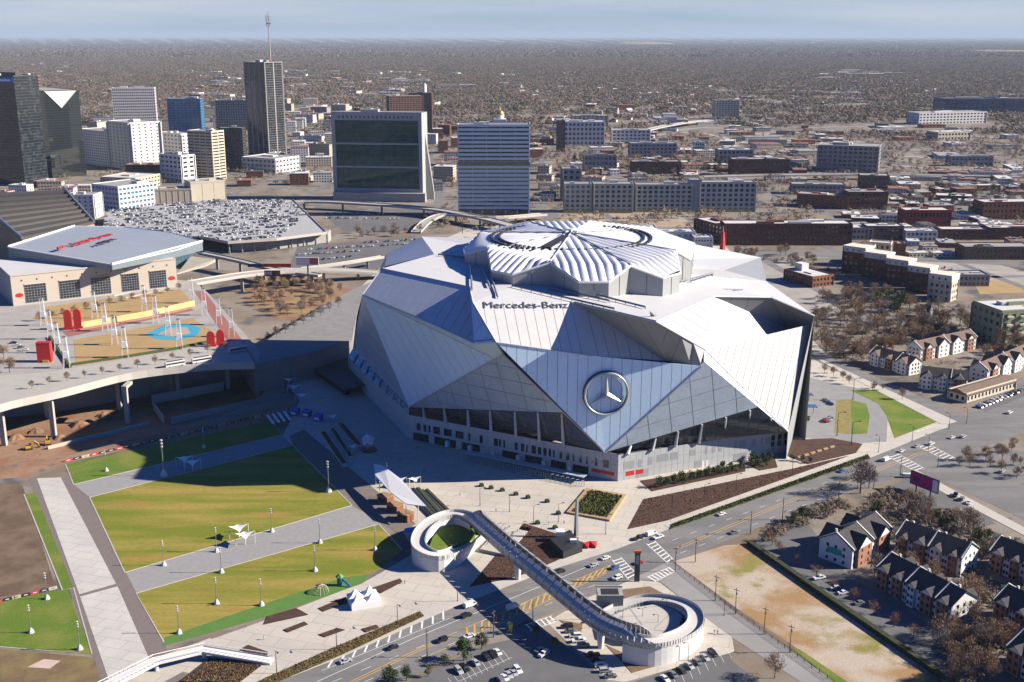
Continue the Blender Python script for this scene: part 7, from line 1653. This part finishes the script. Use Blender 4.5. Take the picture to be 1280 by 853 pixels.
filler([(665, 165), (700, 160), (700, 260), (668, 262)], 14, (16, 34), (16, 30), (6, 16), 'beside the tall pale blue slab', 'blocks right of the slab')
filler([(0, 235), (105, 225), (112, 245), (0, 250)], 6, (20, 40), (15, 25), (8, 18), 'behind the ribbed roof hall', 'blocks behind the hall')
filler([(700, 190), (1010, 190), (1010, 228), (700, 228)], 20, (22, 50), (16, 32), (5, 11), 'among bare trees behind the pale apartments', 'blocks behind the apartments')
filler([(1100, 225), (1282, 205), (1282, 248), (1110, 252)], 16, (22, 60), (16, 34), (5, 10), 'in the warehouse quarter by the highway', 'warehouse quarter', 'warehouse')
filler([(1060, 262), (1282, 290), (1282, 306), (1070, 300)], 8, (20, 40), (14, 24), (5, 9), 'in the brick quarter past the lofts', 'brick quarter')
filler([(640, 140), (860, 130), (880, 160), (700, 172)], 16, (20, 60), (16, 40), (6, 16), 'scattered beyond the white hospital', 'blocks beyond the hospital')
filler([(230, 88), (320, 88), (500, 95), (520, 135), (400, 150), (230, 132)], 46, (25, 90), (22, 60), (6, 16), 'in the low quarter beyond downtown', 'quarter beyond downtown', 'suburban_block')
filler([(40, 70), (140, 105), (150, 140), (30, 140)], 14, (25, 70), (20, 50), (6, 14), 'beyond the mirrored tower', 'blocks beyond the mirrored tower')
filler([(850, 170), (1180, 150), (1282, 168), (1282, 205), (1000, 200)], 22, (25, 80), (20, 44), (5, 10), 'beside the highway lanes', 'blocks beside the highway')
filler([(900, 110), (1100, 105), (1130, 135), (950, 140)], 22, (22, 60), (16, 40), (5, 9), 'in the bright suburb beyond the hotel', 'bright suburb', 'suburban_block')
filler([(1020, 88), (1130, 92), (1120, 104), (1030, 100)], 12, (50, 160), (40, 90), (6, 12), 'in the far white warehouse estate', 'far warehouse estate', 'warehouse')
filler([(700, 192), (1010, 192), (1010, 232), (700, 228)], 26, (14, 34), (12, 24), (5, 9), 'tucked among bare trees behind the pale apartments', 'small blocks behind the apartments', 'low_block')  # generic low buildings filling the gaps, of no particular use
filler([(1100, 228), (1282, 208), (1282, 300), (1110, 300)], 34, (12, 34), (12, 24), (4, 9), 'in the dense warehouse quarter beside the highway', 'dense warehouse quarter', 'warehouse')
filler([(1090, 300), (1282, 305), (1282, 330), (1110, 322)], 8, (12, 26), (10, 20), (4, 7), 'around the gravel lot', 'small blocks at the gravel lot')
filler([(300, 165), (420, 150), (415, 235), (300, 235)], 20, (14, 30), (12, 26), (6, 18), 'below the black skyscraper', 'small blocks below the skyscraper')
filler([(690, 150), (1010, 150), (1010, 195), (690, 195)], 40, (16, 44), (14, 30), (5, 10), 'spread out beyond the apartments', 'spread blocks beyond the apartments', 'low_block')  # more generic low buildings, not shops in particular
filler([(240, 85), (640, 92), (660, 130), (400, 140), (240, 125)], 50, (30, 90), (25, 60), (6, 14), 'in the pale quarter toward the woods', 'pale quarter toward the woods', 'suburban_block')
# distant small houses, alike but for place
hm = []
for k in range(6):
    w_, d_ = rf.uniform(9, 14), rf.uniform(8, 12); b = MB(); b.box(-w_/2, w_/2, -d_/2, d_/2, 0, 4.5); r = MB(); r.add([(-w_/2-.5, -d_/2-.5, 4.4), (w_/2+.5, -d_/2-.5, 4.4), (w_/2+.5, d_/2+.5, 4.4), (-w_/2-.5, d_/2+.5, 4.4), (-w_/2-.5, 0, 7.6), (w_/2+.5, 0, 7.6)], [(0,1,5,4),(2,3,4,5),(0,4,3),(1,2,5)])
    hm.append((b.mesh('wall', WALLS[k % 2]), r.mesh('roof', ROOFS[k % 5])))
HOUSES = []
for poly, n in (([(640, 110), (900, 105), (960, 150), (640, 158)], 90), ([(30, 100), (300, 80), (520, 90), (640, 110), (560, 135), (40, 135)], 60), ([(1000, 100), (1282, 95), (1282, 150), (960, 150)], 70), ([(600, 80), (1000, 80), (1000, 95), (600, 95)], 40)):
    wp = [(p.x, p.y) for p in pxs(poly)]; xs, ys = [p[0] for p in wp], [p[1] for p in wp]; c = 0
    while c < n:
        x, y = rf.uniform(min(xs), max(xs)), rf.uniform(min(ys), max(ys))
        if not inpoly(x, y, wp): continue
        c += 1; k = rf.randrange(6); t = thing('distant_house', 'tiny pale gabled house scattered in the far woods', 'house', (x, y, 0), rf.uniform(0, 3.1), 'houses in the far woods'); t.scale = (1.5, 1.5, 1.4); ob('wall', hm[k][0], t); ob('roof', hm[k][1], t); HOUSES.append((x, y))
# side streets as a loose grid over the far quarters
for k in range(26):
    if k < 13: a = Vector((150, 1010+k*105, 0)); b_ = a+Vector((1500, 190, 0))
    else: a = Vector((180+(k-13)*95, 980, 0)); b_ = a+Vector((-190, 1400, 0))
    tag(band([a, b_], 9, .10+.01*(k % 2)).build('side_street', ASPHL), kind='structure')
for k in range(16):
    if k < 8: a = Vector((-900, 1500+k*130, 0)); b_ = a+Vector((950, -60, 0))
    else: a = Vector((-850+(k-8)*110, 1380, 0)); b_ = a+Vector((60, 1200, 0))
    tag(band([a, b_], 10, .10+.01*(k % 2)).build('side_street', ASPHL), kind='structure')
# ---- forest: patches of trees set out over the land by geometry nodes
def patch(seed, size, n, faces, hgt, mats):
    rnd = random.Random(seed); b = MB(); mi = []
    for k in range(n):
        x, y = rnd.uniform(-size/2, size/2), rnd.uniform(-size/2, size/2); r = hgt*rnd.uniform(.35, .62); h = hgt*rnd.uniform(.7, 1.3); m_ = 3 if rnd.random() < (.02, .06, .30, .08, .03, .5)[seed % 6] else (rnd.randrange(3) if rnd.random() < .6 else seed % 3)
        for f_ in range(faces):
            v = Vector((rnd.gauss(0, 1), rnd.gauss(0, 1), abs(rnd.gauss(0, .9)))).normalized()*rnd.uniform(.6, 1); p = Vector((x+v.x*r, y+v.y*r, h*.35+v.z*h*.6)); s = r*rnd.uniform(.35, .7)*(3.2/math.sqrt(faces))
            vv = (v.normalized()+Vector((rnd.gauss(0, .3), rnd.gauss(0, .3), .25))).normalized(); d = vv.cross(Vector((rnd.uniform(-1, 1), rnd.uniform(-1, 1), rnd.uniform(-1, 1)))).normalized()*s; w = d.cross(vv).normalized()*s*.7
            b.add([p-w, p+w, p+d], [(0, 1, 2)]); mi.append(m_)
    me = bpy.data.meshes.new('forest_patch'); me.from_pydata(b.v, [], b.f)
    for m_ in mats: me.materials.append(m_)
    me.polygons.foreach_set('material_index', mi); me.update(); return me
FM = [mat('wood_brown', (.175, .128, .10), .95, .3, .004, fine=.05), mat('wood_grey', (.155, .13, .115), .95, .3, .004, fine=.05), mat('wood_tan', (.215, .15, .10), .95, .3, .004, fine=.05), mat('wood_pine', (.045, .065, .030), .95, .3, .01, fine=.05)]
def forest(name, label, pts, metas, scale=(.85, 1.2)):
    col = bpy.data.collections.new(name+'_patches')
    for k, me in enumerate(metas):
        o = bpy.data.objects.new('forest_patch', me); col.objects.link(o)
    me = bpy.data.meshes.new(name); me.from_pydata(pts, [], []); o = ob(name, me); tag(o, label, 'forest', kind='stuff')
    ng = bpy.data.node_groups.new(name+'_nodes', 'GeometryNodeTree'); ng.interface.new_socket('Geometry', in_out='INPUT', socket_type='NodeSocketGeometry'); ng.interface.new_socket('Geometry', in_out='OUTPUT', socket_type='NodeSocketGeometry')
    N = ng.nodes; l = ng.links.new; gi, go = N.new('NodeGroupInput'), N.new('NodeGroupOutput')
    ci = N.new('GeometryNodeCollectionInfo'); ci.inputs['Collection'].default_value = col; ci.inputs['Separate Children'].default_value = True; ci.inputs['Reset Children'].default_value = True
    ip_ = N.new('GeometryNodeInstanceOnPoints'); ip_.inputs['Pick Instance'].default_value = True
    rr = N.new('FunctionNodeRandomValue'); rr.data_type = 'FLOAT'; rr.inputs['Min'].default_value = 0; rr.inputs['Max'].default_value = 6.283 if True else 0
    rs = N.new('FunctionNodeRandomValue'); rs.data_type = 'FLOAT'; rs.inputs[2].default_value = scale[0]; rs.inputs[3].default_value = scale[1]; rs.inputs['Seed'].default_value = 4
    rr.inputs[2].default_value = 0; rr.inputs[3].default_value = 6.283; cx = N.new('ShaderNodeCombineXYZ'); l(rr.outputs[1], cx.inputs['Z'])
    l(gi.outputs[0], ip_.inputs['Points']); l(ci.outputs[0], ip_.inputs['Instance']); l(cx.outputs[0], ip_.inputs['Rotation']); l(rs.outputs[1], ip_.inputs['Scale']); l(ip_.outputs[0], go.inputs[0])
    md = o.modifiers.new('scatter', 'NODES'); md.node_group = ng; return o
def row_of(p):
    c, s = math.cos(PITCH), math.sin(PITCH); z = -H; yc = p[1]*c-z*s; zc = p[1]*s+z*c; return 640+F*p[0]/yc, 426.5-F*zc/yc
near_pts, mid_pts, far_pts = [], [], []
CLEAR = []
st = 34.0; y = 1000.0
while y < 2700:                                                      # urban trees between the blocks
    x = -y*.5
    while x < y*.5:
        p = (x+rf.uniform(-15, 15), y+rf.uniform(-15, 15)); u, v = row_of(p)
        dens = (0.85 if u > 690 else .4) if y < 2100 else (.9 if u > 690 else .6)
        if y > 1150 or u > 1050:
            if rf.random() < dens and not any(inpoly(u, v, c) for c in CLEAR) and not any((p[0]-a)**2+(p[1]-b)**2 < (q*.8+10)**2 for a, b, q in FOOT) and not (u < 540 and v > 150 and y < 1700) and not (u > 690 and u < 950 and y < 1250) and not (1100 < u < 1285 and 305 < v < 372): near_pts.append((p[0], p[1], 0))
        x += st
    y += st
HWK = {}
for p in HW_PTS: HWK.setdefault((int(p.x//60), int(p.y//60)), []).append(p)
def on_hwy(p, r):
    i, j = int(p[0]//60), int(p[1]//60); return any((q.x-p[0])**2+(q.y-p[1])**2 < r*r for a in (-1, 0, 1) for b in (-1, 0, 1) for q in HWK.get((i+a, j+b), ()))
near_pts = [p for p in near_pts if not on_hwy(p, 26)]
y = 2600.0
while y < 12000:
    s = 78.0; x = -y*.52
    while x < y*.52:
        p = (x+rf.uniform(-20, 20), y+rf.uniform(-20, 20)); u, v = row_of(p)
        if rf.random() < (.93 if y > 5200 else .80) and not any(inpoly(u, v, c) for c in CLEAR) and not any((p[0]-a)**2+(p[1]-b)**2 < (q+38)**2 for a, b, q in FOOT) and not on_hwy(p, 55): mid_pts.append((p[0], p[1], 0))
        x += s
    y += s
y = 11800.0
while y < 80000:
    s = 300.0+(y-11800)*.02; x = -y*.52
    while x < y*.52:
        hl = 0
        if rf.random() < .95: far_pts.append((x+rf.uniform(-80, 80), y+rf.uniform(-80, 80), hl))
        x += s
    y += s
und = []
for poly, n in (([(1008, 425), (1020, 370), (1090, 360), (1210, 385), (1282, 425), (1282, 475), (1215, 470), (1140, 440), (1075, 462)], 420), ([(1065, 650), (1110, 612), (1190, 640), (1285, 690), (1285, 853), (1180, 853), (1190, 800), (1230, 770), (1230, 735), (1110, 690)], 330), ([(700, 312), (905, 322), (1005, 325), (1060, 345), (1060, 352), (980, 330), (880, 322)], 60), ([(950, 672), (1012, 640), (1060, 622), (1062, 632), (1000, 662), (955, 680)], 50)):
    wp = [(p.x, p.y) for p in pxs(poly)]; xs, ys = [p[0] for p in wp], [p[1] for p in wp]; c = tr = 0
    while c < n and tr < 20*n:
        tr += 1; x, y = rf.uniform(min(xs), max(xs)), rf.uniform(min(ys), max(ys))
        if inpoly(x, y, wp) and not any((x-a)**2+(y-b)**2 < (q*.85)**2 for a, b, q in FOOT): und.append((x, y, 0)); c += 1
forest('undergrowth', 'brown winter undergrowth and low brush between houses and trees', und, [patch(60+k, 7, 5, 34, 2.6, FM) for k in range(5)])
forest('street_woods', 'bare winter trees filling the gaps between far city blocks', near_pts, [patch(k, 30, 5, 60, 9, FM) for k in range(6)])
forest('woods', 'brown winter woods covering the land beyond the city', mid_pts, [patch(20+k, 92, 44, 16, 13, FM) for k in range(6)])
forest('far_woods', 'brown woods running to the horizon', far_pts, [patch(40+k, 380, 150, 7, 22, FM) for k in range(5)], (.9, 1.5))
# low far hills and tan clearings near the skyline
for k, (x, y, w_, h_, lb) in enumerate(((805, 56, 900, 60, 'tan cleared hill near the skyline'), (1262, 66, 700, 30, 'orange cleared slope near the right skyline'), (728, 58, 500, 25, 'reddish clearing near the skyline'), (910, 72, 260, 10, 'tan field in the far woods'))):
    p = G(x, y); b = MB(); ps = []
    for r_, z in ((1, 0), (.6, h_*.7), (.2, h_)): ps.append([Vector((p.x+w_*r_*math.cos(a*math.pi/8), p.y+w_*2.5*r_*math.sin(a*math.pi/8), z+1)) for a in range(16)])
    for i in range(2): b.add(ps[i]+ps[i+1], [(a, (a+1) % 16, (a+1) % 16+16, a+16) for a in range(16)])
    b.add(ps[2], [tuple(range(16))]); tag(b.build('cleared_hill', mat2('cleared', (.34, .26, .13), (.26, .19, .10), .003, .4, .6)), kind='structure')
# ---------------------------------------------------------------- haze: even pale air round the whole scene
hz_ = MB().box(-130000, 130000, -2000, 130000, -12, 420).build('haze', None); hz_.data.materials.clear()
vm = bpy.data.materials.new('haze_air'); vm.use_nodes = True; vn = vm.node_tree.nodes; vn.clear()
vo = vn.new('ShaderNodeOutputMaterial'); pv = vn.new('ShaderNodeVolumePrincipled')
pv.inputs['Color'].default_value = (0.46, 0.57, 0.70, 1); pv.inputs['Density'].default_value = 2.3e-5; pv.inputs['Anisotropy'].default_value = 0.0
vm.node_tree.links.new(pv.outputs['Volume'], vo.inputs['Volume']); hz_.data.materials.append(vm); tag(hz_, 'pale blue winter haze in the air', 'haze', kind='stuff')
